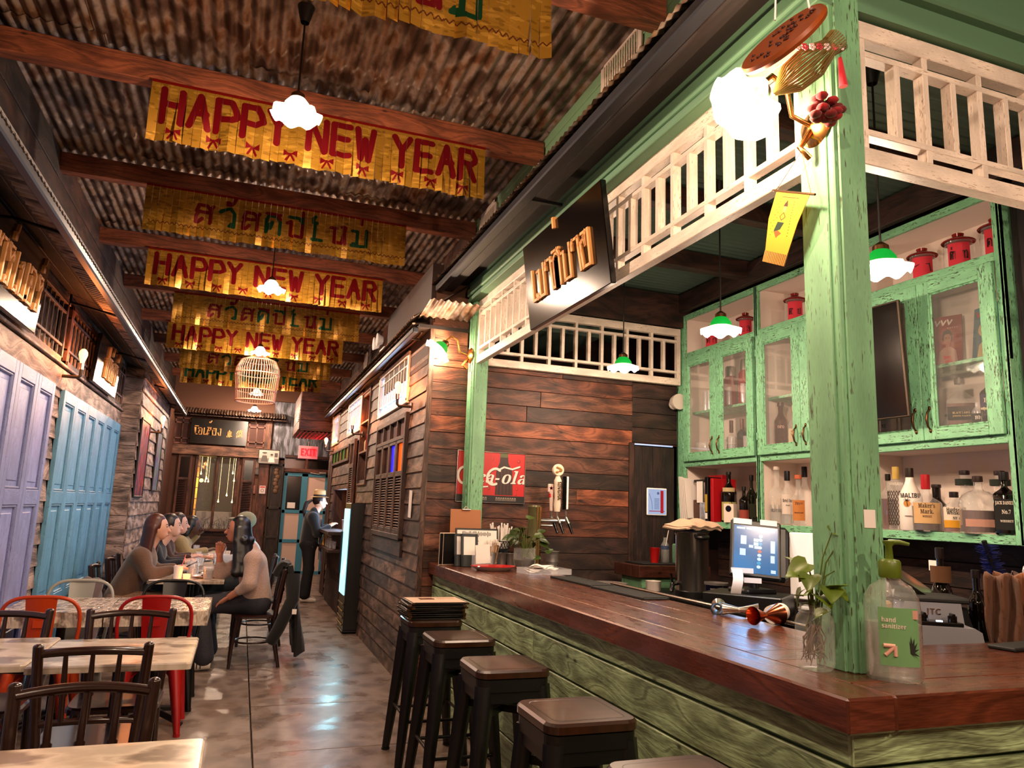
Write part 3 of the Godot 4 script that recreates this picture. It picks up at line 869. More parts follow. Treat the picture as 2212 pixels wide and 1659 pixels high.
	slab_box(wn, "sill", Vector3(-1.0, 0.84, z - 0.1), Vector3(-0.05, 0.89, z + 0.12), "wood", Color(0.36, 0.2, 0.15), 0, 0.004)
	for s in [0, 1]:
		slab_box(wn, "pane", Vector3(-0.895 + s * 0.4, 0.88, z - 0.02), Vector3(-0.545 + s * 0.4, 2.38, z - 0.016), "pane")
	for q in [[-1.14, 1.0, "left"], [0.09, 1.0, "right"]]:
		var sh := thing("window_shutter", "narrow reddish louvred shutter on the %s of the street window" % q[2], "shutter", Vector3(q[0], 0.9, z + 0.05), 0.0, "shutters of the street window")
		var fg := G.new()
		fg.col = lin(Color(0.40, 0.22, 0.16))
		for s in [-1, 1]:
			fg.box(Vector3(0.045, 1.46, 0.035), Vector3(s * 0.11, 0.73, 0), 0.004, 1)
		for yy in [0.03, 0.98, 1.44]:
			fg.box(Vector3(0.2, 0.05, 0.035), Vector3(0, yy, 0), 0.004, 0)
		part(sh, "frame", fg, "wood")
		slab_local2(sh, "dark_pane", Vector3(0.19, 0.42, 0.008), Vector3(0, 1.21, 0), "black_gloss")
		for j in 26:
			var sl := G.new()
			sl.col = lin(Color(0.33, 0.18, 0.14))
			sl.box(Vector3(0.19, 0.006, 0.03), Vector3(), 0.001, 0)
			var p := part(sh, "louvre", sl, "wood", Vector3(0, 0.08 + j * 0.0345, 0))
			p.rotation.x = 0.6
	var pl := thing("planter_box", "pale planter box with dry grass outside the street window", "planter", Vector3(-0.5, 0.0, -17.6))
	slab_local2(pl, "box", Vector3(0.8, 1.22, 0.3), Vector3(0.02, 0.61, 0), "inner_paint")
	var gr := G.new()
	gr.col = lin(Color(0.28, 0.24, 0.13))
	for i in 46:
		var x := rv(-0.36, 0.4)
		var h := rv(0.1, 0.3)
		gr.tube([Vector3(x, 0.86, 0.2), Vector3(x + rv(-0.06, 0.06), 0.86 + h * 0.6, 0.22), Vector3(x + rv(-0.2, 0.2), 0.86 + h, 0.22)], [0.005, 0.004, 0.001], 4, false)
	stuff(part(pl, "grass", gr, "leaf"))
	var st := struct("wall_outside")
	slab_box(st, "house_wall", Vector3(-4.5, 0, -21.5), Vector3(3.5, 5.0, -21.3), "inner_paint", Color(0.34, 0.29, 0.24))
	slab_box(st, "ground", Vector3(-4.5, -0.1, -21.5), Vector3(3.5, -0.02, -16.8), "concrete")
	for i in 9:
		slab_box(st, "siding_board", Vector3(-2.0, 0.2 + i * 0.26, -19.7), Vector3(-1.02, 0.44 + i * 0.26, -19.65), "inner_paint", Color(0.9, 0.74, 0.4))
	var lm := thing("wall_lamp", "bright yellow wall lamp outside behind the shrub", "lamp", Vector3(-0.93, 1.92, -19.2))
	var lg := G.new()
	lg.ball(Vector3(), Vector3(0.045, 0.045, 0.045), 10)
	part(lm, "bulb", lg, "porch_light")
	omni(lm, Vector3(), Color(1, 0.78, 0.36), 2.2, 0.05)
	var br := G.new()
	br.rod(Vector3(-0.1, 0.08, -0.3), Vector3(0, 0.05, 0), 0.012)
	br.lathe([Vector2(0, 0.09), Vector2(0.07, 0.045), Vector2(0.075, 0.04)], Vector3(), 14)
	part(lm, "hood", br, "dark_metal")
	var bush := thing("street_shrub", "feathery green shrub lit from behind outside the window", "shrub", Vector3(-0.8, 0.0, -18.6))
	var bg := G.new()
	for i in 420:
		var a := rv(0, TAU)
		var hh := rv(0.7, 1.75)
		var rr := rv(0.02, 0.34) * (1.0 - (hh - 0.7) / 1.5)
		var p := Vector3(cos(a) * rr, hh, sin(a) * rr)
		var d := Vector3(cos(a), rv(0.1, 1.0), sin(a)).normalized() * rv(0.06, 0.13)
		var o := d.cross(Vector3.UP).normalized() * 0.008
		bg.col = lin(Color(0.34, 0.36, 0.12) * rv(0.6, 1.2))
		bg.tri(p - o, p + o, p + d, Vector3.BACK, Vector3.BACK, Vector3.BACK)
	stuff(part(bush, "foliage", bg, "leaf"))
	var tr := G.new()
	tr.col = lin(Color(0.3, 0.2, 0.12))
	tr.tube([Vector3(0, 0, 0), Vector3(0.02, 0.6, 0), Vector3(0, 1.2, 0)], [0.03, 0.02, 0.008], 6)
	part(bush, "stem", tr, "plain")
	var names_ := ["upper left", "left, higher of the cluster", "left, middle of the cluster", "left, lowest of the cluster", "upper right", "right, by the shutter", "lower right, big", "lower right, small", "bottom right", "low centre"]
	var pts := [Vector3(-0.86, 2.02, -17.3), Vector3(-0.74, 1.92, -17.3), Vector3(-0.76, 1.86, -17.3), Vector3(-0.70, 1.86, -17.3), Vector3(-0.22, 2.06, -17.3), Vector3(-0.18, 1.9, -17.3), Vector3(-0.3, 1.58, -17.3), Vector3(-0.12, 1.53, -17.3), Vector3(-0.18, 1.44, -17.3), Vector3(-0.46, 1.44, -17.3)]
	for i in 10:
		var g2 := G.new()
		g2.ball(Vector3(), Vector3(0.018, 0.022, 0.018), 8)
		g2.rod(Vector3(0, 0.02, 0), Vector3(0, 0.05, 0), 0.008)
		g2.rod(Vector3(0, 0.05, 0), Vector3(0, 1.2 + 0.9 - (pts[i].y - 1.0), 0), 0.002)
		solo("string_bulb", "small glowing string bulb seen through the street window, " + names_[i], "bulb", g2, "string_bulb", pts[i], 0.0, "string bulbs outside")
	var cab := thing("carved_panel", "tall dark carved wooden panel between the post and the blue door", "panel", Vector3(0.66, 0.0, z + 0.06))
	var cg2 := G.new()
	cg2.col = lin(Color(0.2, 0.14, 0.11))
	cg2.box(Vector3(0.28, 2.3, 0.04), Vector3(0, 1.15, 0), 0.004, 1)
	for s in [-1, 1]:
		cg2.box(Vector3(0.04, 2.3, 0.03), Vector3(s * 0.12, 1.15, 0.025), 0.004, 1)
	for yy in [0.05, 0.75, 1.35, 2.25]:
		cg2.box(Vector3(0.28, 0.05, 0.03), Vector3(0, yy, 0.025), 0.004, 0)
	part(cab, "frame", cg2, "wood")
	var cv := G.new()
	cv.col = lin(Color(0.36, 0.25, 0.16))
	for i in 7:
		cv.ball(Vector3(0.02 * sin(i * 2.0), 1.7 + i * 0.075, 0.025), Vector3(0.05, 0.05, 0.012), 10)
	part(cab, "carving", cv, "plain", Vector3(), "worn carved relief")
	var ph := Pic.new(128, 96, Color(0.72, 0.68, 0.64))
	ph.rect(0, 60, 128, 36, Color(0.5, 0.47, 0.44))
	ph.poly([Vector2(14, 84), Vector2(22, 40), Vector2(50, 40), Vector2(58, 84)], Color(0.34, 0.32, 0.3))
	ph.oval(36, 30, 9, 11, Color(0.66, 0.6, 0.55))
	ph.oval(36, 22, 16, 5, Color(0.2, 0.18, 0.17))
	ph.poly([Vector2(62, 88), Vector2(68, 50), Vector2(96, 50), Vector2(104, 88)], Color(0.86, 0.83, 0.8))
	ph.oval(82, 40, 8, 10, Color(0.6, 0.55, 0.5))
	ph.oval(82, 33, 9, 6, Color(0.15, 0.13, 0.12))
	ph.rect(100, 20, 20, 30, Color(0.3, 0.28, 0.27))
	picture("photo_print", "framed black and white photo of two people over the carved panel", Vector3(0.47, 2.41, z + 0.14), Basis(), 0.40, 0.28, ph, 0.012, "black")
	var nt := Pic.new(64, 96, Color(0.85, 0.78, 0.76))
	nt.rect(6, 8, 52, 18, Color(0.75, 0.25, 0.22))
	nt.oval(32, 58, 18, 20, Color(0.45, 0.4, 0.4))
	nt.oval(32, 58, 12, 14, Color(0.85, 0.78, 0.76))
	picture("notice_card", "small white notice with a red heading on the post beside the carved panel", Vector3(0.4, 1.72, z + 0.115), Basis(), 0.12, 0.165, nt, 0.0, "paper")
	var fl := Pic.new(64, 80, Color(0.42, 0.16, 0.14))
	for i in 6: fl.rect(6, 8 + i * 12, 50, 4, Color(0.75, 0.5, 0.44))
	picture("flyer", "faded red flyer on the dark wall left of the post", Vector3(0.2, 1.72, z + 0.02), Basis(), 0.14, 0.18, fl, 0.0, "paper")
	var po := Pic.new(64, 128, Color(0.2, 0.16, 0.15))
	po.oval(34, 50, 18, 26, Color(0.42, 0.33, 0.28))
	po.rect(8, 86, 48, 34, Color(0.3, 0.26, 0.25))
	picture("poster", "tall dim portrait poster high beside the right shutter", Vector3(0.24, 2.2, z + 0.02), Basis(), 0.17, 0.34, po, 0.0, "paper")
	for q in [[0.8, 1.78, 2.12, 2.2, Color(0.45, 0.25, 0.18)], [0.8, 1.78, 2.42, 2.48, Color(0.3, 0.18, 0.14)]]:
		slab_box(w, "door_beam", Vector3(q[0], q[2], z - 0.02), Vector3(q[1], q[3], z + 0.06), "wood", q[4], 0, 0.004)
	slab_box(w, "transom", Vector3(0.8, 2.2, z - 0.03), Vector3(1.78, 2.42, z - 0.02), "black_gloss")
	slab_box(w, "transom_post", Vector3(1.23, 2.2, z - 0.02), Vector3(1.28, 2.42, z + 0.05), "wood", Color(0.45, 0.25, 0.18), 1)
	var dr := struct("door_1")
	var dg := G.new()
	dg.col = lin(Color(0.22, 0.50, 0.60))
	dg.box(Vector3(0.07, 2.1, 0.05), Vector3(0.855, 1.05, z), 0.003, 1)
	dg.box(Vector3(0.13, 2.1, 0.05), Vector3(1.25, 1.05, z), 0.003, 1)
	dg.box(Vector3(0.09, 2.1, 0.05), Vector3(1.72, 1.05, z), 0.003, 1)
	for yy in [0.03, 0.68, 1.29, 2.07]:
		dg.box(Vector3(0.95, 0.07, 0.05), Vector3(1.3, yy, z), 0.003, 0)
	part(dr, "frame", dg, "plain")
	for q in [[0.89, 1.19, 0.06, 0.65], [0.89, 1.19, 0.71, 1.26], [1.31, 1.68, 0.06, 2.04]]:
		slab_box(dr, "panel", Vector3(q[0], q[2], z - 0.01), Vector3(q[1], q[3], z + 0.005), "inner_paint", Color(0.95, 0.88, 0.85))
	slab_box(dr, "pane", Vector3(0.89, 1.32, z - 0.005), Vector3(1.19, 2.04, z), "black_gloss")
	slab_box(dr, "card", Vector3(0.93, 1.36, z + 0.006), Vector3(1.09, 1.48, z + 0.009), "paper")
	var cl := G.new()
	cl.rod(Vector3(1.35, 2.12, z + 0.08), Vector3(1.55, 2.1, z + 0.1), 0.012)
	cl.box(Vector3(0.16, 0.05, 0.05), Vector3(1.6, 2.13, z + 0.08), 0.006)
	part(dr, "closer", cl, "steel")
	var ex := thing("exit_sign", "glowing red EXIT sign hanging before the blue door", "exit sign", Vector3(1.24, 2.4, -16.1))
	var eg := G.new()
	eg.box(Vector3(0.40, 0.27, 0.05), Vector3(0, 0.13, 0), 0.008)
	part(ex, "case", eg, "exit_face")
	var tm := letters("EXIT", 0.15, 0.30, false, 0.012)
	part(ex, "lettering", tm, "exit_red", Vector3(-0.15, 0.06, 0.026))
	var rod := G.new()
	rod.rod(Vector3(0, 0.26, 0), Vector3(0, 0.36, 0), 0.012)
	part(ex, "stem", rod, "steel")
	omni(ex, Vector3(0, 0.13, 0.12), Color(1, 0.06, 0.12), 0.12, 0.05)
func letters(s: String, hgt: float, fit := 0.0, serif := false, depth := 0.004, bend := 0.0, bold := true) -> ArrayMesh:
	var tm := TextMesh.new()
	var f := SystemFont.new()
	f.font_names = PackedStringArray(["Droid Serif" if serif else "Droid Sans"])
	if bold: f.font_weight = 700
	tm.font = f
	tm.font_size = 48
	tm.pixel_size = 1.0
	tm.depth = 1.0
	tm.text = s
	var arr := tm.get_mesh_arrays()
	var v: PackedVector3Array = arr[Mesh.ARRAY_VERTEX]
	var lo := v[0]
	var hi := v[0]
	for p in v:
		lo = lo.min(p)
		hi = hi.max(p)
	var ky := hgt / 35.0
	var kx := fit / (hi.x - lo.x) if fit > 0.0 else ky
	for i in v.size():
		var q := Vector3((v[i].x - lo.x) * kx, (v[i].y - lo.y) * ky, (v[i].z - lo.z) * depth)
		if bend > 0.0:
			var a := (q.x - fit * 0.5) / bend
			q = Vector3(sin(a) * (bend + q.z), q.y, cos(a) * (bend + q.z))
		v[i] = q
	arr[Mesh.ARRAY_VERTEX] = v
	var am := ArrayMesh.new()
	am.add_surface_from_arrays(Mesh.PRIMITIVE_TRIANGLES, arr)
	return am
func picture(nm: String, label: String, at: Vector3, bs: Basis, w: float, h: float, pic, wide: float, frame_mat: String, cat := "picture", group := "") -> Node3D:
	var key := "print%d" % M.size()
	var m := mat(key, Color(1, 1, 1), 0.45, 0.0, pic.tex() if pic is Pic else pic)
	m.texture_repeat = false
	var t := thing(nm, label, cat, at, 0.0, group)
	t.basis = bs
	var g := G.new()
	g.quad(Vector3(-w / 2, -h / 2, 0.004), Vector3(w / 2, -h / 2, 0.004), Vector3(w / 2, h / 2, 0.004), Vector3(-w / 2, h / 2, 0.004), Vector3.BACK)
	part(t, "print", g, key)
	var f := G.new()
	f.box(Vector3(w, h, 0.005), Vector3(0, 0, 0.0005), 0.0)
	part(t, "backing", f, frame_mat)
	if wide > 0.0:
		var q := G.new()
		for s in [-1, 1]:
			q.box(Vector3(w + wide * 2, wide, 0.018), Vector3(0, s * (h + wide) / 2, 0.004), 0.002)
			q.box(Vector3(wide, h, 0.018), Vector3(s * (w + wide) / 2, 0, 0.004), 0.002)
		part(t, "frame", q, frame_mat)
	return t
func lattice(nm: String, label: String, at: Vector3, yaw: float, L: float, pitch: float):
	var t := thing(nm, label, "lattice", at, yaw, "white lattices round the bar")
	var D := 0.05
	var g := G.new()
	for q in [[0.0325, 0.065], [0.515, 0.07]]:
		g.box(Vector3(L, q[1], D), Vector3(L / 2, q[0], 0), 0.003, 0, Vector2(rv(0, 3), rv(0, 3)))
	for x in [0.02, L - 0.02]:
		g.box(Vector3(0.04, 0.42, D), Vector3(x, 0.27, 0), 0.003, 1)
	part(t, "frame", g, "white_paint")
	for y in [0.125, 0.425]:
		var r := G.new()
		r.box(Vector3(L - 0.08, 0.024, D * 0.9), Vector3(), 0.002, 0, Vector2(rv(0, 3), 0))
		part(t, "rail", r, "white_paint", Vector3(L / 2, y, 0))
	var n := int(round((L - 0.1) / pitch))
	for i in range(1, n * 2):
		var x := 0.05 + (L - 0.1) * i / (n * 2.0)
		var full := i % 2 == 0
		var b := G.new()
		b.box(Vector3(0.028, 0.42 if full else 0.28, D * 0.86), Vector3(), 0.002, 1, Vector2(rv(0, 3), 0))
		part(t, "bar", b, "white_paint", Vector3(x, 0.275, 0))
func post(nm: String, label: String, x0: float, x1: float, z0: float, z1: float, y0: float, y1: float):
	var t := thing(nm, label, "post", Vector3((x0 + x1) / 2, y0, (z0 + z1) / 2))
	var w := x1 - x0
	var d := z1 - z0
	var h := y1 - y0
	var g := G.new()
	g.box(Vector3(w - 0.016, h, d - 0.016), Vector3(0, h / 2, 0), 0.004, 1)
	part(t, "core", g, "post_mint")
	for s in [-1, 1]:
		var a := G.new()
		a.box(Vector3(0.012, h, d - 0.05), Vector3(s * (w / 2 - 0.006), h / 2, -0.008), 0.003, 1, Vector2(rv(0, 3), rv(0, 3)))
		part(t, "facing", a, "mint" if nm.begins_with("far") else "post_mint")
		var c := G.new()
		c.box(Vector3(w - 0.04, h, 0.012), Vector3(0.006, h / 2, s * (d / 2 - 0.006)), 0.003, 1, Vector2(rv(0, 3), rv(0, 3)))
		part(t, "facing", c, "post_mint")
	var e := G.new()
	for q in [[-w / 2 + 0.012, d / 2 - 0.028], [-w / 2 + 0.03, d / 2 - 0.008]]:
		e.box(Vector3(0.004, h, 0.004), Vector3(q[0], h / 2, q[1]), 0.0, 1)
	part(t, "worn_edge", e, "worn_brown", Vector3(), "paint worn to brown along the corner")
func make_bar():
	var zw := -6.07
	var fw := struct("wall_front")
	boards_x(fw, zw, 1.42, 3.37, 0.0, 2.74, 0.141, TONES_FRONT)
	boards_x(fw, zw, 1.42, 1.74, 2.74, 3.06, 0.141, TONES_FRONT)
	boards_x(fw, zw, 3.37, 3.9, 2.15, 2.74, 0.141, TONES_DARK)
	slab_box(fw, "backing", Vector3(1.44, 0, zw - 0.12), Vector3(3.38, 2.72, zw - 0.012), "worn_brown")
	slab_box(fw, "backing", Vector3(1.44, 2.7, zw - 0.12), Vector3(1.75, 3.5, zw - 0.012), "worn_brown")
	slab_box(fw, "backing", Vector3(3.37, 2.14, zw - 0.12), Vector3(4.3, 2.72, zw - 0.012), "worn_brown")
	var dr := struct("door_2")
	for i in 4:
		plank(dr, "door_board", Vector3(0.112, 2.12, 0.03), Vector3(3.43 + i * 0.115, 1.06, zw - 0.02), Color(0.19, 0.13, 0.11) * rv(0.85, 1.15), "wood", 0.002, 1)
	plank(dr, "jamb", Vector3(0.05, 2.15, 0.05), Vector3(3.36, 1.07, zw + 0.005), Color(0.26, 0.16, 0.13), "wood", 0.003, 1)
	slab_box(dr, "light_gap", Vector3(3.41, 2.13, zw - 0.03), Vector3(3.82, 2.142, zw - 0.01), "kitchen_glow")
	var bk := struct("wall_behind_bar")
	slab_box(bk, "boarding", Vector3(1.5, 2.6, -8.2), Vector3(4.4, 3.6, -8.1), "worn_brown", Color(0.5, 0.42, 0.4))
	slab_box(bk, "boarding", Vector3(4.25, 2.6, -8.2), Vector3(4.4, 3.6, -6.0), "worn_brown", Color(0.5, 0.42, 0.4))
	slab_box(bk, "boarding", Vector3(1.4, 2.7, -8.2), Vector3(1.5, 3.6, -6.1), "worn_brown", Color(0.5, 0.42, 0.4))
	slab_box(bk, "conduit", Vector3(1.5, 3.06, -7.0), Vector3(4.3, 3.08, -6.98), "white_paint")
	slab_box(bk, "duct", Vector3(1.9, 3.25, -7.6), Vector3(3.3, 3.4, -6.6), "tin_green")
	var bc := struct("ceiling_bar")
	slab_box(bc, "deck", Vector3(1.78, 3.66, -8.2), Vector3(4.5, 3.8, 3.1), "worn_brown", Color(0.4, 0.4, 0.4))
	for i in 5:
		tin_sheet(bc, "tin_sheet", 1.8, 4.3, -8.2 + i * 2.2, -5.9 + i * 2.2, 3.63, "tin_green", true, 0.068, 0.009)
	for z in [-4.95, -3.95, -2.9, -1.95, -0.6]:
		plank(bc, "joist", Vector3(2.5, 0.14, 0.1), Vector3(3.05, 3.54, z), Color(0.28, 0.18, 0.14), "wood", 0.004, 0)
	plank(bc, "edge_board", Vector3(2.1, 0.32, 0.03), Vector3(2.9, 3.43, -5.95), Color(0.26, 0.16, 0.13), "wood", 0.003, 0)
	plank(bc, "edge_board", Vector3(0.05, 0.18, 5.4), Vector3(3.82, 3.5, -3.3), Color(0.22, 0.14, 0.12), "wood", 0.003, 2)
	var rw := struct("wall_bar_right")
	slab_box(rw, "boarding", Vector3(4.24, 0, -8.2), Vector3(4.4, 3.7, 3.1), "worn_brown", Color(0.5, 0.4, 0.36))
	slab_box(rw, "boarding", Vector3(3.97, 0, -2.74), Vector3(4.25, 3.6, 3.0), "worn_brown", Color(0.5, 0.4, 0.36))
	var y := 0.0
	while y < 3.5:
		plank(rw, "plank", Vector3(0.02, 0.172, 3.2), Vector3(3.95, y + 0.09, -1.14), TONES_FRONT[rng.randi() % 6] * 0.85, "wood", 0.002, 2)
		y += 0.175
	plank(rw, "corner_board", Vector3(0.03, 3.4, 0.1), Vector3(3.93, 1.7, -2.7), Color(0.15, 0.11, 0.1), "wood", 0.003, 1)
	boards_x(rw, -5.98, 3.4, 3.84, 0.0, 0.9, 0.15, TONES_DARK)
	var low := struct("wall_bar_back")
	boards_zx(low, 4.2, -5.9, -2.7, 0.8, 1.42)
	var aw := struct("awning_3")
	slab_box(aw, "soffit", Vector3(1.45, 3.43, -6.1), Vector3(1.78, 3.45, 2.9), "worn_brown", Color(0.25, 0.2, 0.2), 2)
	tin_sheet(aw, "tin_sheet", 1.39, 1.8, -6.1, 2.9, 3.40, "tin", true, 0.055, 0.008, 0.24)
	tin_sheet(aw, "tin_sheet", 1.3, 1.74, -6.12, -5.7, 3.1, "tin", false, 0.06, 0.009, 0.06)
	var gg := G.new()
	gg.box(Vector3(0.07, 0.055, 8.9), Vector3(1.455, 3.36, -1.6), 0.008)
	part(aw, "gutter", gg, "gutter")
	var gs := G.new()
	gs.col = lin(Color(0.13, 0.07, 0.06))
	gs.box(Vector3(0.09, 0.06, 8.9), Vector3(1.54, 3.38, -1.6), 0.008, 2)
	part(aw, "timber", gs, "beam")
	var cg := G.new()
	var cp := []
	for i in 40:
		cp.append(Vector3(1.64, 3.455 + 0.003 * sin(i * 1.3), lerpf(-6.0, 2.5, i / 39.0)))
	cg.tube(cp, 0.011, 8)
	part(aw, "conduit", cg, "white_paint")
	var bk2 := G.new()
	bk2.box(Vector3(0.22, 0.02, 0.03), Vector3(1.6, 3.35, -3.96), 0.003)
	part(aw, "bracket", bk2, "dark_metal")
	var fa := struct("trim_2")
	for q in [[-6.0, -1.8]]:
		slab_box(fa, "fascia_board", Vector3(1.715, 3.25, q[0]), Vector3(1.79, 3.56, q[1]), "flat_mint", Color(1, 1, 1), 2)
		slab_box(fa, "moulding", Vector3(1.695, 3.30, q[0]), Vector3(1.72, 3.37, q[1]), "flat_mint", Color(1.1, 1.1, 1.1), 2, 0.008)
		slab_box(fa, "moulding", Vector3(1.704, 3.25, q[0]), Vector3(1.72, 3.285, q[1]), "flat_mint", Color(1.15, 1.15, 1.15), 2, 0.004)
	slab_box(fa, "fascia_board", Vector3(1.74, 3.26, -1.86), Vector3(4.2, 3.4, -1.8), "flat_mint", Color(1, 1, 1), 0)
	slab_box(fa, "moulding", Vector3(1.74, 3.40, -1.86), Vector3(4.2, 3.62, -1.775), "flat_mint", Color(1, 1, 1), 0, 0.01)
	slab_box(fa, "moulding", Vector3(1.74, 3.36, -1.86), Vector3(4.2, 3.41, -1.76), "flat_mint", Color(1.1, 1.1, 1.1), 0, 0.008)
	slab_box(fa, "upper_board", Vector3(1.74, 3.6, -1.9), Vector3(4.5, 4.1, -1.84), "clap_mint", Color(1, 1, 1), 0)
	post("near_post", "thick distressed mint green post rising from the near corner of the counter", 1.744, 1.896, -1.967, -1.795, 1.04, 3.62)
	post("far_post", "slim distressed mint green post at the far end of the counter", 1.744, 1.892, -6.05, -5.893, 1.04, 3.28)
	lattice("lattice_panel", "long white lattice panel above the counter, behind the sign board", Vector3(1.8, 2.705, -1.97), PI / 2, 3.92, 0.28)
	lattice("lattice_panel", "white lattice panel over the far wall of the bar", Vector3(1.9, 2.71, -5.98), 0.0, 1.93, 0.28)
	lattice("lattice_panel", "white lattice panel at the right, between the near post and the picture edge", Vector3(1.896, 2.70, -1.85), 0.0, 2.3, 0.28)
	var sg := make_sign("sign_board", "big black tilted sign board with gold letters hung on the long lattice", Vector3(1.70, 2.652, -4.40), Basis(Vector3.UP, -PI / 2) * Basis(Vector3.RIGHT, 0.13), 1.14, 0.56, "เมาที่พาย", 0.19, 0.12, 0.16, 0.5, 0.86, true)
	var ct := thing("bar_counter", "dark brown L shaped wooden bar counter with thick front edge", "counter", Vector3(1.49, 0.95, -1.56))
	var cc := Color(0.42, 0.215, 0.14)
	var ws := [0.16, 0.19, 0.18, 0.18]
	var xx := 0.0
	for i in 4:
		var z1 := 0.0 if i < 1 else -0.0
		var g := G.new()
		g.col = lin(cc * rv(0.9, 1.1))
		var L := 4.5 - (0.0 if i == 0 else 0.62)
		g.box(Vector3(ws[i] - 0.0015, 0.09, L), Vector3(), 0.006 if i == 0 else 0.002, 2, Vector2(rv(0, 3), rv(0, 3)))
		part(ct, "plank", g, "counter", Vector3(xx + ws[i] / 2, 0.045, -4.5 + L / 2))
		xx += ws[i]
	var zz := 0.0
	for i in 4:
		var g := G.new()
		g.col = lin(cc * rv(0.95, 1.08))
		g.box(Vector3(2.26, 0.09, 0.154), Vector3(), 0.006 if i == 0 else 0.002, 0, Vector2(rv(0, 3), rv(0, 3)))
		part(ct, "plank", g, "counter", Vector3(0.16 + 1.13, 0.045, zz - 0.0775))
		zz -= 0.155
	var bs := thing("bar_base", "mint green boarded bar front under the counter", "bar front", Vector3(1.53, 0, -1.6))
	var ys := [[0.865, 0.95], [0.705, 0.853], [0.545, 0.695], [0.385, 0.535], [0.225, 0.375], [0.02, 0.215]]
	for q in ys:
		for s in [[-4.45, -2.2], [-2.2, 0.0]]:
			var g := G.new()
			g.col = lin(Color(0.70, 0.80, 0.60) * rv(0.94, 1.05))
			g.box(Vector3(0.024, q[1] - q[0], s[1] - s[0] - 0.004), Vector3(), 0.003, 2, Vector2(rv(0, 3), rv(0, 3)))
			part(bs, "board", g, "base_board", Vector3(0.012, (q[0] + q[1]) / 2, (s[0] + s[1]) / 2))
		var g2 := G.new()
		g2.col = lin(Color(0.70, 0.80, 0.60) * rv(0.94, 1.05))
		g2.box(Vector3(2.36, q[1] - q[0], 0.024), Vector3(), 0.003, 0, Vector2(rv(0, 3), rv(0, 3)))
		part(bs, "board", g2, "base_board", Vector3(1.18, (q[0] + q[1]) / 2, 0.0))
	slab_local2(bs, "carcass", Vector3(0.06, 0.94, 4.42), Vector3(0.06, 0.47, -2.24), "flat_mint")
	slab_local2(bs, "carcass", Vector3(2.3, 0.94, 0.06), Vector3(1.2, 0.47, -0.05), "flat_mint")
func boards_zx(parent: Node, x: float, z0: float, z1: float, y0: float, y1: float):
	var y := y0
	while y < y1:
		plank(parent, "plank", Vector3(0.02, 0.15, z1 - z0), Vector3(x, y + 0.08, (z0 + z1) / 2), TONES_DARK[rng.randi() % 3], "wood", 0.002, 2)
		y += 0.155
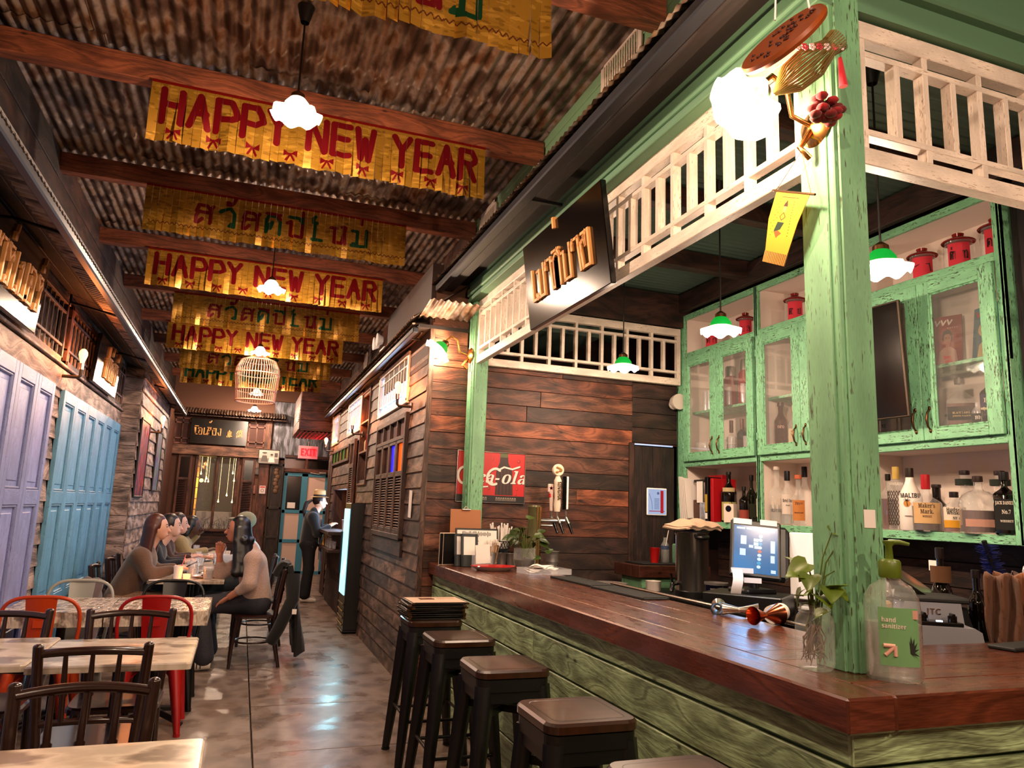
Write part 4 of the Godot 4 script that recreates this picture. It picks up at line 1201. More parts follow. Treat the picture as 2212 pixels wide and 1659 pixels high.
func cabinet(label: String, z0: float, z1: float, o0: float, o1: float, leaves: Array):
	var zc := (z0 + z1) / 2
	var t := thing("wall_cabinet", label, "cabinet", Vector3(3.848, 1.395, zc), 0.0, "mint cabinets behind the bar")
	var D := 0.36
	var body := G.new()
	for q in [[z0, o0], [o1, z1]]:
		body.box(Vector3(0.03, 1.995, q[1] - q[0]), Vector3(0.015, 0.9975, (q[0] + q[1]) / 2 - zc), 0.003, 1, Vector2(rv(0, 3), rv(0, 3)))
	for r in [[0.0, 0.052], [0.542, 0.59], [1.565, 1.618], [1.945, 1.995]]:
		body.box(Vector3(0.028, r[1] - r[0], o1 - o0), Vector3(0.014, (r[0] + r[1]) / 2, (o0 + o1) / 2 - zc), 0.003, 2, Vector2(rv(0, 3), rv(0, 3)))
	for z in [z0 + 0.008, z1 - 0.008]:
		body.box(Vector3(D, 1.99, 0.016), Vector3(D / 2, 0.9975, z - zc), 0.0, 1)
	part(t, "face_frame", body, "mint")
	var inn := G.new()
	for r in [0.04, 0.63, 1.605, 1.97]:
		inn.box(Vector3(D - 0.03, 0.018, z1 - z0 - 0.034), Vector3(D / 2 + 0.014, r, 0))
	inn.box(Vector3(D - 0.03, 0.016, z1 - z0 - 0.034), Vector3(D / 2 + 0.014, 0.552, 0))
	inn.box(Vector3(D - 0.03, 0.016, z1 - z0 - 0.034), Vector3(D / 2 + 0.014, 1.575, 0))
	inn.box(Vector3(0.012, 1.99, z1 - z0), Vector3(D, 0.9975, 0))
	for z in [o0 - 0.012, o1 + 0.012]:
		inn.box(Vector3(D - 0.03, 1.98, 0.008), Vector3(D / 2 + 0.015, 0.9975, z - zc))
	part(t, "interior", inn, "inner_paint")
	var shf := G.new()
	shf.box(Vector3(0.26, 0.022, o1 - o0 + 0.012), Vector3(0.22, 1.05, (o0 + o1) / 2 - zc), 0.002, 2)
	part(t, "shelf", shf, "mint")
	for i in 2:
		var a: float = leaves[i][0]
		var e: float = leaves[i][1]
		var d := G.new()
		var st := 0.085
		var h := 0.972
		var c := (a + e) / 2 - zc
		for s in [-1, 1]:
			d.box(Vector3(0.026, h, st), Vector3(0, h / 2, c + s * ((e - a) / 2 - st / 2 - 0.002)), 0.003, 1, Vector2(rv(0, 3), rv(0, 3)))
		for r in [[0.0, 0.068], [0.892, 0.972]]:
			d.box(Vector3(0.026, r[1] - r[0], e - a - 2 * st), Vector3(0, (r[0] + r[1]) / 2, c), 0.003, 2, Vector2(rv(0, 3), rv(0, 3)))
		for s in [-1, 1]:
			d.box(Vector3(0.012, 0.83, 0.012), Vector3(0.0, 0.48, c + s * ((e - a) / 2 - st - 0.006)), 0.004, 1)
		for y in [0.073, 0.887]:
			d.box(Vector3(0.012, 0.012, e - a - 2 * st), Vector3(0, y, c), 0.004, 2)
		var dm := part(t, "door", d, "mint", Vector3(-0.014, 0.589, 0))
		var pn := G.new()
		pn.box(Vector3(0.004, 0.83, e - a - 2 * st + 0.01), Vector3(0.004, 0.48, c))
		part(dm, "pane", pn, "pane")
		var hz := (e - 0.05 - zc) if i == 0 else (a + 0.05 - zc)
		var hg := G.new()
		hg.tube([Vector3(-0.014, 0.185, hz), Vector3(-0.032, 0.165, hz), Vector3(-0.042, 0.122, hz), Vector3(-0.032, 0.08, hz), Vector3(-0.014, 0.06, hz)], [0.005, 0.006, 0.008, 0.006, 0.005], 8)
		hg.ball(Vector3(-0.014, 0.19, hz), Vector3(0.006, 0.014, 0.01), 8)
		hg.ball(Vector3(-0.014, 0.055, hz), Vector3(0.006, 0.014, 0.01), 8)
		part(dm, "handle", hg, "bronze")
		var jg := G.new()
		var jz := (a + 0.004 - zc) if i == 0 else (e - 0.004 - zc)
		for y in [0.15, 0.83]:
			jg.box(Vector3(0.008, 0.06, 0.01), Vector3(-0.014, y, jz), 0.002)
		part(dm, "hinge", jg, "mint")
func towards_camera(at: Vector3) -> float:
	return atan2(-at.x, -at.z)
func bprof(R: float, H: float, sh: float, nk: float, rn: float) -> Array:
	var p := [Vector2(0, 0.002), Vector2(R * 0.88, 0.0), Vector2(R, H * 0.025), Vector2(R, H * sh)]
	for i in range(1, 7):
		var u := i / 7.0
		var k := u * u * (3.0 - 2.0 * u)
		p.append(Vector2(lerpf(R, rn, k), H * lerpf(sh, nk, u)))
	p.append(Vector2(rn, H * nk))
	p.append(Vector2(rn, H * 0.95))
	return p
func bottle(nm: String, label: String, at: Vector3, o: Dictionary, cat := "bottle", group := "") -> Node3D:
	var t := thing(nm, label, cat, at, towards_camera(at), group)
	var R: float = o.R
	var H: float = o.H
	var prof: Array = o.prof if o.has("prof") else bprof(R, H, o.get("sh", 0.55), o.get("nk", 0.75), o.get("rn", 0.014))
	var g := G.new()
	if o.has("col"): g.col = lin(o.col)
	var sq: float = o.get("sq", 1.0)
	var segs := 4 if o.has("square") else 22
	var bs := (Basis(Vector3.UP, PI / 4) if o.has("square") else Basis()).scaled(Vector3(1, 1, sq))
	g.lathe(prof, Vector3(), segs, bs)
	part(t, "bottle", g, o.get("gl", "clear"))
	if o.get("lvl", 0.0) > 0.0:
		var lp := [Vector2(0, 0.006)]
		var top: float = H * o.lvl
		for p in prof:
			if p.y > 0.0 and p.y < top:
				lp.append(Vector2(maxf(p.x - 0.004, 0.001), maxf(p.y, 0.007)))
		var last: Vector2 = lp[lp.size() - 1]
		lp.append(Vector2(last.x, top))
		lp.append(Vector2(0, top))
		var lg := G.new()
		lg.col = lin(o.get("liq", Color(0.3, 0.1, 0.03)))
		lg.lathe(lp, Vector3(), segs, bs)
		part(t, "liquid", lg, "liquid" if not o.has("lmat") else o.lmat)
	if o.has("cap"):
		var ch: float = o.get("caph", 0.12)
		var cr: float = o.get("capr", o.get("rn", 0.014) + 0.003)
		var cg := G.new()
		cg.col = lin(o.cap)
		cg.lathe([Vector2(cr * 1.0, H * (1.0 - ch)), Vector2(cr * 1.02, H * (1.0 - ch) + 0.003), Vector2(cr, H - 0.002), Vector2(cr * 0.85, H), Vector2(0, H)], Vector3(), 16)
		part(t, "cap", cg, "satin")
	for lb in o.get("labs", []):
		var a := []
		var n := 12
		var y0: float = lb[0] * H
		var y1: float = lb[1] * H
		for yy in [y1, y0]:
			var row := []
			for i in n + 1:
				var an: float = lerpf(-lb[2], lb[2], float(i) / n)
				var rr := (R * 0.71 + 0.002) if o.has("square") else R + 0.0012
				if o.has("square"):
					row.append(Vector3(an * R * 0.8, yy, rr * sq))
				else:
					row.append(Vector3(sin(an) * rr, yy, cos(an) * rr * sq))
			a.append(row)
		var lg := G.new()
		lg.col = lin(lb[3])
		lg.sheet(a, 0.0006)
		part(t, "label", lg, "paper" if lb.size() < 5 else lb[4])
	for tx in o.get("txt", []):
		var wdt: float = tx[5] if tx.size() > 5 else R * 1.35
		var lm := letters(tx[0], tx[2], wdt, tx[4], 0.0012, 0.0 if o.has("square") else R + 0.0016)
		var key := "ink%02x%02x%02x" % [int(tx[3].r * 255), int(tx[3].g * 255), int(tx[3].b * 255)]
		if not M.has(key): mat(key, tx[3], 0.6)
		part(t, "lettering", lm, key, Vector3(-wdt / 2 if o.has("square") else 0.0, tx[1] * H, (R * 0.71 + 0.0022) * sq if o.has("square") else 0.0))
	return t
func make_cabinets():
	cabinet("mint distressed glass door cabinet farthest along the bar, beside the dark door", -6.05, -4.8725, -5.92, -4.90, [[-5.91, -5.40], [-5.40, -4.893]])
	cabinet("mint distressed glass door cabinet in the middle, partly behind the near post", -4.8725, -3.835, -4.845, -3.86, [[-4.852, -4.352], [-4.352, -3.853]])
	cabinet("mint distressed glass door cabinet nearest the camera, right of the near post", -3.835, -2.765, -3.81, -2.811, [[-3.812, -3.31], [-3.31, -2.809]])
	var jars := [[-5.70, 0.075, 0.25, "red lidded jar with a pink label, top of the far cabinet, left"], [-5.20, 0.075, 0.25, "red lidded jar with a pink label, top of the far cabinet, right"], [-4.58, 0.08, 0.26, "red lidded jar with a pink label, top compartment left of the near post"], [-3.40, 0.083, 0.24, "dim red lidded jar beside the hanging lamp right of the post"], [-3.14, 0.085, 0.25, "middle red lidded jar of the top compartment right of the post"], [-2.90, 0.083, 0.26, "red lidded jar at the right end of the top compartment"]]
	var scrawl := ["ตวา", "นพล", "ตรวบ", "ขวา", "ต่าวสาว", "ดไม่ว"]
	for i in jars.size():
		var j: Array = jars[i]
		var at := Vector3(4.0, 3.013, j[0])
		var t := thing("glass_jar", j[3], "jar", at, towards_camera(at), "red lidded jars on top of the cabinets")
		var r: float = j[1]
		var h: float = j[2]
		var g := G.new()
		g.lathe([Vector2(0, 0.002), Vector2(r * 0.9, 0), Vector2(r, 0.02), Vector2(r, h * 0.62), Vector2(r * 0.86, h * 0.72), Vector2(r * 0.9, h * 0.75)], Vector3(), 22)
		part(t, "jar", g, "clear")
		var lg := G.new()
		lg.col = lin(Color(0.45, 0.05, 0.06))
		lg.lathe([Vector2(r * 1.08, h * 0.745), Vector2(r * 1.12, h * 0.765), Vector2(r * 1.05, h * 0.79), Vector2(r * 0.7, h * 0.84), Vector2(r * 0.35, h * 0.9), Vector2(r * 0.4, h * 0.97), Vector2(r * 0.2, h), Vector2(0, h)], Vector3(), 22)
		part(t, "lid", lg, "gloss")
		var pl := []
		for y in [h * 0.66, h * 0.04]:
			var row := []
			for k in 9:
				var a := lerpf(-0.72, 0.72, k / 8.0)
				row.append(Vector3(sin(a) * (r + 0.002), y, cos(a) * (r + 0.002)))
			pl.append(row)
		var pg := G.new()
		pg.col = lin(Color(0.82, 0.20, 0.28))
		pg.sheet(pl, 0.0008)
		part(t, "label", pg, "paper")
		var code := ""
		for ch in scrawl[i]:
			if THAI.has(ch): code += ch
		if not M.has("ink_dark"): mat("ink_dark", Color(0.14, 0.03, 0.05), 0.7)
		var hold := Node3D.new()
		hold.name = "handwriting"
		hold.position = Vector3(-r * 0.55, h * 0.26, r * 0.86)
		t.add_child(hold)
		glyphs(hold, code, 0, 0, 0.045, r * 1.1, 0.006, 0.012, "ink_dark")
	for q in [[-5.42, 0.062, 0.36, "tall red thermos flask on the far cabinet's upper shelf, partly hidden"], [-5.20, 0.068, 0.385, "tall red thermos flask with steel top on the far cabinet's upper shelf"]]:
		var at := Vector3(4.0, 2.456, q[0])
		var t := thing("thermos_flask", q[3], "thermos", at, towards_camera(at), "red thermos flasks")
		var g := G.new()
		g.col = lin(Color(0.50, 0.03, 0.08))
		var r: float = q[1]
		var h: float = q[2]
		g.lathe([Vector2(0, 0), Vector2(r, 0), Vector2(r, h * 0.68), Vector2(r * 0.72, h * 0.76)], Vector3(), 24)
		part(t, "body", g, "gloss")
		var c := G.new()
		c.lathe([Vector2(r * 0.74, h * 0.75), Vector2(r * 0.74, h * 0.95), Vector2(r * 0.66, h), Vector2(0, h)], Vector3(), 20)
		part(t, "cap", c, "steel")
		var hh := G.new()
		hh.tube([Vector3(r * 0.9, h * 0.7, 0), Vector3(r * 1.35, h * 0.6, 0), Vector3(r * 1.3, h * 0.3, 0), Vector3(r, h * 0.22, 0)], 0.008, 6)
		part(t, "handle", hh, "steel")
	for q in [[4.0, 2.456, -5.80, 0.026, 0.19, "tall tumbler on the upper shelf of the far left door, left one"], [3.98, 2.456, -5.71, 0.027, 0.185, "tall tumbler on the upper shelf of the far left door, right one"], [3.93, 2.456, -5.35, 0.024, 0.16, "tumbler in front of the half hidden thermos"], [3.92, 2.456, -5.14, 0.025, 0.16, "tumbler in front of the steel topped thermos"], [3.93, 2.034, -5.43, 0.03, 0.13, "short cut glass tumbler before the wine bottles, left"], [3.92, 2.034, -5.31, 0.036, 0.14, "short cut glass tumbler before the wine bottles, middle"], [3.92, 2.034, -5.10, 0.034, 0.13, "short cut glass tumbler before the wine bottles, right"]]:
		var g := G.new()
		var r: float = q[3]
		g.lathe([Vector2(0, 0.0), Vector2(r * 0.9, 0), Vector2(r, q[4]), Vector2(r - 0.003, q[4]), Vector2(r * 0.85, 0.01), Vector2(0, 0.01)], Vector3(), 14, Basis(), 0.03, 7)
		solo("tumbler", q[5], "glass", g, "film", Vector3(q[0], q[1], q[2]), 0.0, "tumblers in the far cabinet")
	for q in [[-5.80, "clear glass bowl at the bottom of the far cabinet's left door"], [-5.63, "second clear glass bowl, half hidden by the door stile"]]:
		var g := G.new()
		var pr := [Vector2(0, 0.012), Vector2(0.03, 0.0), Vector2(0.034, 0.006), Vector2(0.028, 0.016)]
		for i in 7:
			var a := i / 6.0 * PI * 0.5
			pr.append(Vector2(0.03 + 0.04 * sin(a), 0.02 + 0.11 * (1 - cos(a))))
		g.lathe(pr, Vector3(), 20)
		solo("glass_bowl", q[1], "bowl", g, "film", Vector3(3.97, 2.034, q[0]), 0.0, "glass bowls in the far cabinet")
	var W := Color(0.03, 0.02, 0.02)
	var x := 4.0
	bottle("wine_bottle", "wine bottle with black and red neck and pale label, left of three", Vector3(x, 2.034, -5.42), {"gl": "clear", "R": 0.043, "H": 0.30, "sh": 0.45, "nk": 0.64, "cap": Color(0.35, 0.03, 0.03), "caph": 0.36, "lvl": 0.3, "liq": Color(0.5, 0.05, 0.03), "labs": [[0.34, 0.5, 1.2, Color(0.85, 0.8, 0.72)]]}, "bottle", "wine bottles in the far cabinet")
	bottle("wine_bottle", "dark wine bottle with a red neck foil, middle of three", Vector3(x, 2.034, -5.27), {"gl": "bottle_black", "R": 0.045, "H": 0.30, "sh": 0.55, "nk": 0.72, "cap": Color(0.33, 0.05, 0.06), "caph": 0.34}, "bottle", "wine bottles in the far cabinet")
	bottle("wine_bottle", "dark green wine bottle at the edge of the right pane, last of three", Vector3(x, 2.034, -5.13), {"gl": "bottle_green", "R": 0.04, "H": 0.30, "sh": 0.55, "nk": 0.75, "cap": Color(0.03, 0.04, 0.03), "caph": 0.3}, "bottle", "wine bottles in the far cabinet")
	bottle("amber_bottle", "tall amber bottle with script, behind the glass beside the near post", Vector3(x, 2.034, -4.78), {"gl": "rosy", "R": 0.05, "H": 0.38, "sh": 0.58, "nk": 0.78, "rn": 0.02, "cap": Color(0.2, 0.05, 0.02), "caph": 0.08, "capr": 0.026, "lvl": 0.2, "liq": Color(0.5, 0.3, 0.08), "txt": [["oro", 0.44, 0.03, Color(0.85, 0.7, 0.65), true, 0.05]]})
	bottle("clear_bottle", "clear bottle with a large cream label beside the amber bottle", Vector3(x - 0.02, 2.034, -4.60), {"R": 0.05, "H": 0.33, "sh": 0.55, "nk": 0.74, "cap": Color(0.62, 0.48, 0.36), "caph": 0.14, "capr": 0.02, "labs": [[0.06, 0.45, 1.1, Color(0.84, 0.78, 0.66)]], "txt": [["Casa", 0.36, 0.014, Color(0.35, 0.3, 0.25), true, 0.05], ["Tierra", 0.29, 0.012, Color(0.4, 0.34, 0.28), true, 0.06]]})
	bottle("clear_bottle", "second clear bottle half hidden behind the cream labelled one", Vector3(x + 0.1, 2.034, -4.55), {"R": 0.045, "H": 0.30, "sh": 0.55, "nk": 0.74, "cap": Color(0.2, 0.15, 0.12), "caph": 0.1})
	var tg := G.new()
	tg.col = lin(Color(0.10, 0.33, 0.40))
	tg.box(Vector3(0.1, 0.24, 0.12), Vector3(0, 0.12, 0), 0.004)
	solo("teal_box", "teal box on the upper shelf just left of the near post", "box", tg, "satin", Vector3(4.0, 2.457, -4.40))
	var tins := [["red vintage tin sign with a woman, leaning inside the near cabinet", Color(0.50, 0.10, 0.11), -3.33, 0.17, 0.335, 0.35], ["blue vintage tin sign with a woman in a sun hat, inside the near cabinet", Color(0.28, 0.48, 0.55), -3.06, 0.235, 0.345, -0.25]]
	for i in 2:
		var q: Array = tins[i]
		var p := Pic.new(192, 288, q[1])
		var skin_ := Color(0.86, 0.72, 0.56) if i else Color(0.62, 0.42, 0.36)
		p.oval(96, 120, 62, 44, Color(0.90, 0.78, 0.55) if i else Color(0.55, 0.22, 0.2))
		p.oval(96, 118, 34, 40, Color(0.16, 0.09, 0.07))
		p.oval(97, 132, 24, 32, skin_)
		p.path([Vector2(86, 126), Vector2(92, 124)], 1.6, Color(0.2, 0.1, 0.1))
		p.path([Vector2(104, 124), Vector2(110, 126)], 1.6, Color(0.2, 0.1, 0.1))
		p.path([Vector2(90, 150), Vector2(98, 154), Vector2(106, 149)], 2.0, Color(0.7, 0.15, 0.15))
		p.oval(96, 92, 26, 12, Color(0.16, 0.09, 0.07))
		p.rect(86, 160, 22, 20, skin_)
		p.poly([Vector2(30, 288), Vector2(44, 200), Vector2(76, 178), Vector2(118, 178), Vector2(152, 200), Vector2(166, 288)], Color(0.88, 0.80, 0.58) if i else Color(0.66, 0.48, 0.42))
		for k in 9:
			p.oval(80 + (k * 37) % 44, 232 + (k * 23) % 44, 9, 8, Color(0.72, 0.16, 0.15))
		p.rect(0, 272, 192, 16, Color(0.7, 0.14, 0.12) if i else Color(0.3, 0.07, 0.07))
		for k in 3:
			p.path([Vector2(20 + k * 40, 22), Vector2(28 + k * 40, 48), Vector2(48 + k * 40, 26)], 5.0, Color(0.80, 0.22, 0.25) if i else Color(0.85, 0.80, 0.76))
		for k in 5:
			p.rect(96 + k * 15, 66, 9, 7, Color(0.14, 0.2, 0.26) if i else Color(0.7, 0.5, 0.45))
		var bs := Basis(Vector3.UP, -PI / 2 + q[5]) * Basis(Vector3.RIGHT, -0.12)
		picture("tin_sign", q[0], Vector3(4.09, 2.63, q[2]), bs, q[3], q[4], p, 0.0, "dark_metal", "tin sign", "vintage tin signs in the near cabinet")
	bottle("whisky_bottle", "square whisky bottle with slanted black label, half full, near cabinet", Vector3(3.98, 2.034, -3.18), {"square": 1, "R": 0.105, "H": 0.33, "sh": 0.52, "nk": 0.8, "rn": 0.022, "cap": Color(0.03, 0.03, 0.03), "caph": 0.12, "capr": 0.028, "lvl": 0.5, "liq": Color(0.34, 0.09, 0.02), "labs": [[0.20, 0.44, 0.85, Color(0.05, 0.05, 0.05)]], "txt": [["BLACK LABEL", 0.31, 0.012, Color(0.75, 0.65, 0.45), true, 0.09], ["JOHNNIE WALKER", 0.25, 0.009, Color(0.75, 0.65, 0.45), true, 0.09]]})
	bottle("small_bottle", "small lettered bottle low behind the square whisky bottle", Vector3(4.05, 2.034, -3.33), {"R": 0.03, "H": 0.13, "sh": 0.6, "nk": 0.8, "rn": 0.012, "cap": Color(0.1, 0.08, 0.07), "txt": [["OLD", 0.3, 0.02, Color(0.9, 0.86, 0.8), false, 0.035]]})
	bottle("whisky_bottle", "dark blue bottle with a slanted pale label at the pane's right edge", Vector3(3.98, 2.034, -2.99), {"square": 1, "gl": "bottle_black", "R": 0.075, "H": 0.30, "sh": 0.66, "nk": 0.86, "rn": 0.02, "cap": Color(0.03, 0.03, 0.05), "labs": [[0.42, 0.66, 0.85, Color(0.16, 0.17, 0.36)], [0.36, 0.40, 0.85, Color(0.85, 0.8, 0.66)]], "txt": [["Blue", 0.5, 0.026, Color(0.85, 0.8, 0.66), true, 0.07]]})
	bottle("whisky_bottle", "short black labelled bottle left of the dark blue one", Vector3(3.95, 2.034, -3.05), {"gl": "film", "R": 0.033, "H": 0.17, "sh": 0.62, "nk": 0.82, "lvl": 0.5, "liq": Color(0.05, 0.04, 0.04), "labs": [[0.1, 0.55, 1.2, Color(0.05, 0.05, 0.05)]], "txt": [["Blt", 0.35, 0.02, Color(0.9, 0.86, 0.8), true, 0.035]]})
	var bx := G.new()
	bx.col = lin(Color(0.80, 0.74, 0.70))
	bx.box(Vector3(0.08, 0.155, 0.11), Vector3(0, 0.0775, 0), 0.002)
	var bxo := thing("carton", "white whisky carton marked 12 under the black screen", "box", Vector3(3.96, 2.034, -3.69))
	part(bxo, "carton", bx, "paper")
	if not M.has("ink_dark"): mat("ink_dark", Color(0.14, 0.03, 0.05), 0.7)
	var b12 := part(bxo, "lettering", letters("12", 0.024, 0.03, true, 0.001), "ink_dark", Vector3(-0.042, 0.07, -0.02))
	b12.rotation.y = -PI / 2
	var b13 := part(bxo, "lettering", letters("MACALLAN", 0.014, 0.08, true, 0.001), "ink_dark", Vector3(-0.042, 0.12, -0.045))
	b13.rotation.y = -PI / 2
	bottle("small_bottle", "small round bottle with an orange label beside the door handle", Vector3(3.98, 2.034, -3.47), {"R": 0.035, "H": 0.145, "sh": 0.55, "nk": 0.78, "rn": 0.012, "cap": Color(0.2, 0.12, 0.08), "labs": [[0.12, 0.48, 1.1, Color(0.80, 0.48, 0.38)]]})
	for i in 5:
		var pg := G.new()
		pg.box(Vector3(0.24, 0.40 - i * 0.012, 0.002), Vector3(0, 0.2, 0))
		var p := solo("paper_sheet", ["tall white paper leaning at the left end of the open shelf, outermost", "white paper second from the left end of the open shelf", "white paper third from the left end of the open shelf", "white receipt sheet hanging over the rack, fourth from left", "short paper in front of the brown rack"][i], "paper", pg, "paper", Vector3(3.92, 1.449, -5.955 + i * 0.03), 0.25, "papers on the open shelf")
		p.rotation.x = -0.06 - i * 0.015
	var rack := thing("file_rack", "brown file rack with clipped slips at the left of the open shelf", "rack", Vector3(3.93, 1.447, -5.76))
	var rg := G.new()
	rg.col = lin(Color(0.30, 0.19, 0.14))
	rg.prism(PackedVector2Array([Vector2(-0.07, 0), Vector2(0.07, 0), Vector2(0.07, 0.12), Vector2(-0.07, 0.19)]), 0.1, Transform3D(Basis(Vector3.UP, -PI / 2), Vector3(0.05, 0, 0)))
	part(rack, "holder", rg, "plain")
	var rc := G.new()
	rc.box(Vector3(0.02, 0.025, 0.16), Vector3(-0.03, 0.36, 0), 0.003)
	rc.rod(Vector3(-0.03, 0.12, 0.05), Vector3(-0.03, 0.36, 0.05), 0.006)
	part(rack, "clip_bar", rc, "black")
	var rp := G.new()
	rp.box(Vector3(0.003, 0.19, 0.09), Vector3(-0.05, 0.26, 0.03))
	part(rack, "slip", rp, "paper")
	var fe := thing("red_carton", "red carton with big black letters standing behind the straws", "box", Vector3(4.0, 1.447, -5.6))
	var fg := G.new()
	fg.col = lin(Color(0.55, 0.06, 0.09))
	fg.box(Vector3(0.1, 0.41, 0.2), Vector3(0, 0.205, 0), 0.003)
	part(fe, "carton", fg, "satin")
	var fl := part(fe, "lettering", letters("fe", 0.10, 0.11, false, 0.001), "black", Vector3(-0.052, 0.28, -0.06))
	fl.rotation.y = -PI / 2
	var ac := thing("straw_box", "clear acrylic box of drinking straws on the open shelf", "box", Vector3(3.91, 1.447, -5.66))
	var ag := G.new()
	ag.box(Vector3(0.08, 0.17, 0.004), Vector3(0, 0.085, 0.055))
	ag.box(Vector3(0.08, 0.17, 0.004), Vector3(0, 0.085, -0.055))
	ag.box(Vector3(0.004, 0.17, 0.11), Vector3(-0.04, 0.085, 0))
	ag.box(Vector3(0.004, 0.17, 0.11), Vector3(0.04, 0.085, 0))
	part(ac, "box", ag, "film")
	var sg := G.new()
	for i in 16:
		sg.rod(Vector3(rv(-0.03, 0.03), 0.002, rv(-0.04, 0.04)), Vector3(rv(-0.03, 0.03), 0.15, rv(-0.05, 0.05)), 0.003, -1.0, 5)
	stuff(part(ac, "straws", sg, "frost"))
	var mk := G.new()
	mk.col = lin(Color(0.12, 0.10, 0.10))
	mk.lathe([Vector2(0, 0), Vector2(0.035, 0), Vector2(0.04, 0.11), Vector2(0, 0.11)], Vector3(), 14)
	solo("lidded_cup", "small dark lidded cup standing behind the straw box", "cup", mk, "satin", Vector3(3.99, 1.447, -5.53))
	for q in [["binder", "black ring binder with a yellow spine label", Color(0.03, 0.03, 0.03), -5.53, 0.045, 0.385], ["binder", "bright red ring binder beside the black binder", Color(0.62, 0.06, 0.09), -5.45, 0.04, 0.372]]:
		var t := thing(q[0], q[1], "binder", Vector3(3.93, 1.447, q[3]), 0.0)
		var g := G.new()
		g.col = lin(q[2])
		g.box(Vector3(0.24, q[5], q[4]), Vector3(0, q[5] / 2, 0), 0.004)
		part(t, "cover", g, "satin")
		if q[2].r < 0.1:
			var lb := G.new()
			lb.col = lin(Color(0.75, 0.62, 0.15))
			lb.box(Vector3(0.002, 0.15, 0.03), Vector3(-0.121, 0.16, 0))
			part(t, "spine_label", lb, "paper")
			var l2 := G.new()
			l2.box(Vector3(0.002, 0.05, 0.03), Vector3(-0.121, 0.05, 0))
			part(t, "spine_label", l2, "paper")
	var sk := bottle("sake_bottle", "large dark sake bottle with green label and brush characters", Vector3(3.92, 1.447, -5.36), {"gl": "bottle_black", "R": 0.068, "H": 0.43, "sh": 0.56, "nk": 0.8, "rn": 0.018, "cap": Color(0.05, 0.05, 0.05), "caph": 0.06, "labs": [[0.04, 0.40, 1.0, Color(0.66, 0.66, 0.40)], [0.60, 0.68, 0.8, Color(0.72, 0.66, 0.5)]]})
	for i in 3:
		var ch: String = ["2080 5093 1494 4834 6a94 7361 4050", "1a3a 2a2060 5a9a 7a7440 1676 7a70", "1a5a 3a3020 3614 6a9a 6894 6464 9484 5474"][i]
		var cg := G.new()
		for s in strokes(ch):
			for k in s.size() - 1:
				var p: Vector2 = s[k] * 0.0048
				var e: Vector2 = s[k + 1] * 0.0048
				cg.rod(Vector3(p.x - 0.022, p.y, 0), Vector3(e.x - 0.022, e.y, 0), 0.0032, -1.0, 5)
		part(sk, "character", cg, "black", Vector3(0.012, 0.125 - i * 0.05, 0.068))
	var wb := thing("white_carton", "small white box with a black ball printed on it", "box", Vector3(3.87, 1.447, -5.27), -PI / 2 + 0.45)
	var wg := G.new()
	wg.col = lin(Color(0.9, 0.86, 0.83))
	wg.box(Vector3(0.09, 0.155, 0.07), Vector3(0, 0.0775, 0), 0.002)
	part(wb, "carton", wg, "paper")
	var wd := G.new()
	wd.lathe([Vector2(0.026, 0), Vector2(0.026, 0.002), Vector2(0, 0.003)], Vector3(0, 0.115, 0.0355), 20, Basis(Vector3.RIGHT, PI / 2))
	part(wb, "ball_print", wd, "black_gloss")
	bottle("liqueur_bottle", "dark green bottle behind the white box on the open shelf", Vector3(4.0, 1.447, -5.16), {"gl": "bottle_green", "R": 0.045, "H": 0.40, "sh": 0.55, "nk": 0.75, "cap": Color(0.04, 0.04, 0.04), "labs": [[0.12, 0.4, 1.0, Color(0.2, 0.22, 0.16)]]})
	bottle("liqueur_bottle", "dark bottle with a red star patterned label before the divider", Vector3(3.90, 1.447, -5.13), {"gl": "bottle_black", "R": 0.04, "H": 0.30, "sh": 0.6, "nk": 0.75, "cap": Color(0.04, 0.03, 0.03), "labs": [[0.05, 0.36, 1.1, Color(0.55, 0.22, 0.18)]]})
	bottle("wine_bottle", "dark wine bottle with a white label against the shelf divider", Vector3(3.96, 1.447, -4.98), {"gl": "bottle_black", "R": 0.046, "H": 0.40, "sh": 0.6, "nk": 0.76, "cap": Color(0.5, 0.08, 0.06), "caph": 0.2, "labs": [[0.14, 0.5, 1.1, Color(0.82, 0.79, 0.74)]], "txt": [["VANA", 0.38, 0.025, Color(0.25, 0.22, 0.2), true, 0.06]]})
	var bv := bottle("vodka_bottle", "tall frosted vodka bottle etched with bare white trees", Vector3(3.93, 1.447, -4.76), {"gl": "clear", "R": 0.06, "H": 0.45, "sh": 0.52, "nk": 0.68, "rn": 0.02, "cap": Color(0.75, 0.7, 0.66), "caph": 0.06, "lvl": 0.34, "liq": Color(0.72, 0.70, 0.68), "lmat": "frost", "txt": [["BELVEDERE", 0.22, 0.022, Color(0.36, 0.36, 0.38), true, 0.1]]})
	var tr := G.new()
	for k in 3:
		for i in 14:
			var a0 := -0.5 + k * 0.5
			var a := a0 + rv(-0.35, 0.35)
			var y := rv(0.14, 0.23)
			tr.rod(Vector3(sin(a0) * 0.0605, 0.10 + (i % 4) * 0.015, cos(a0) * 0.0605), Vector3(sin(a) * 0.0605, y, cos(a) * 0.0605), 0.0012, 0.0006, 4)
	part(bv, "etched_trees", tr, "white_paint")
	bottle("vodka_bottle", "clear vodka bottle with white label and dark cap, beside the etched one", Vector3(3.92, 1.447, -4.63), {"R": 0.045, "H": 0.41, "sh": 0.55, "nk": 0.74, "rn": 0.018, "cap": Color(0.04, 0.04, 0.05), "caph": 0.18, "labs": [[0.2, 0.56, 1.1, Color(0.85, 0.82, 0.80)]], "lvl": 0.2, "liq": Color(0.7, 0.7, 0.7), "lmat": "frost", "txt": [["Ketel One", 0.42, 0.024, Color(0.1, 0.1, 0.12), true, 0.075], ["VODKA", 0.35, 0.009, Color(0.2, 0.2, 0.2), false, 0.03]]})
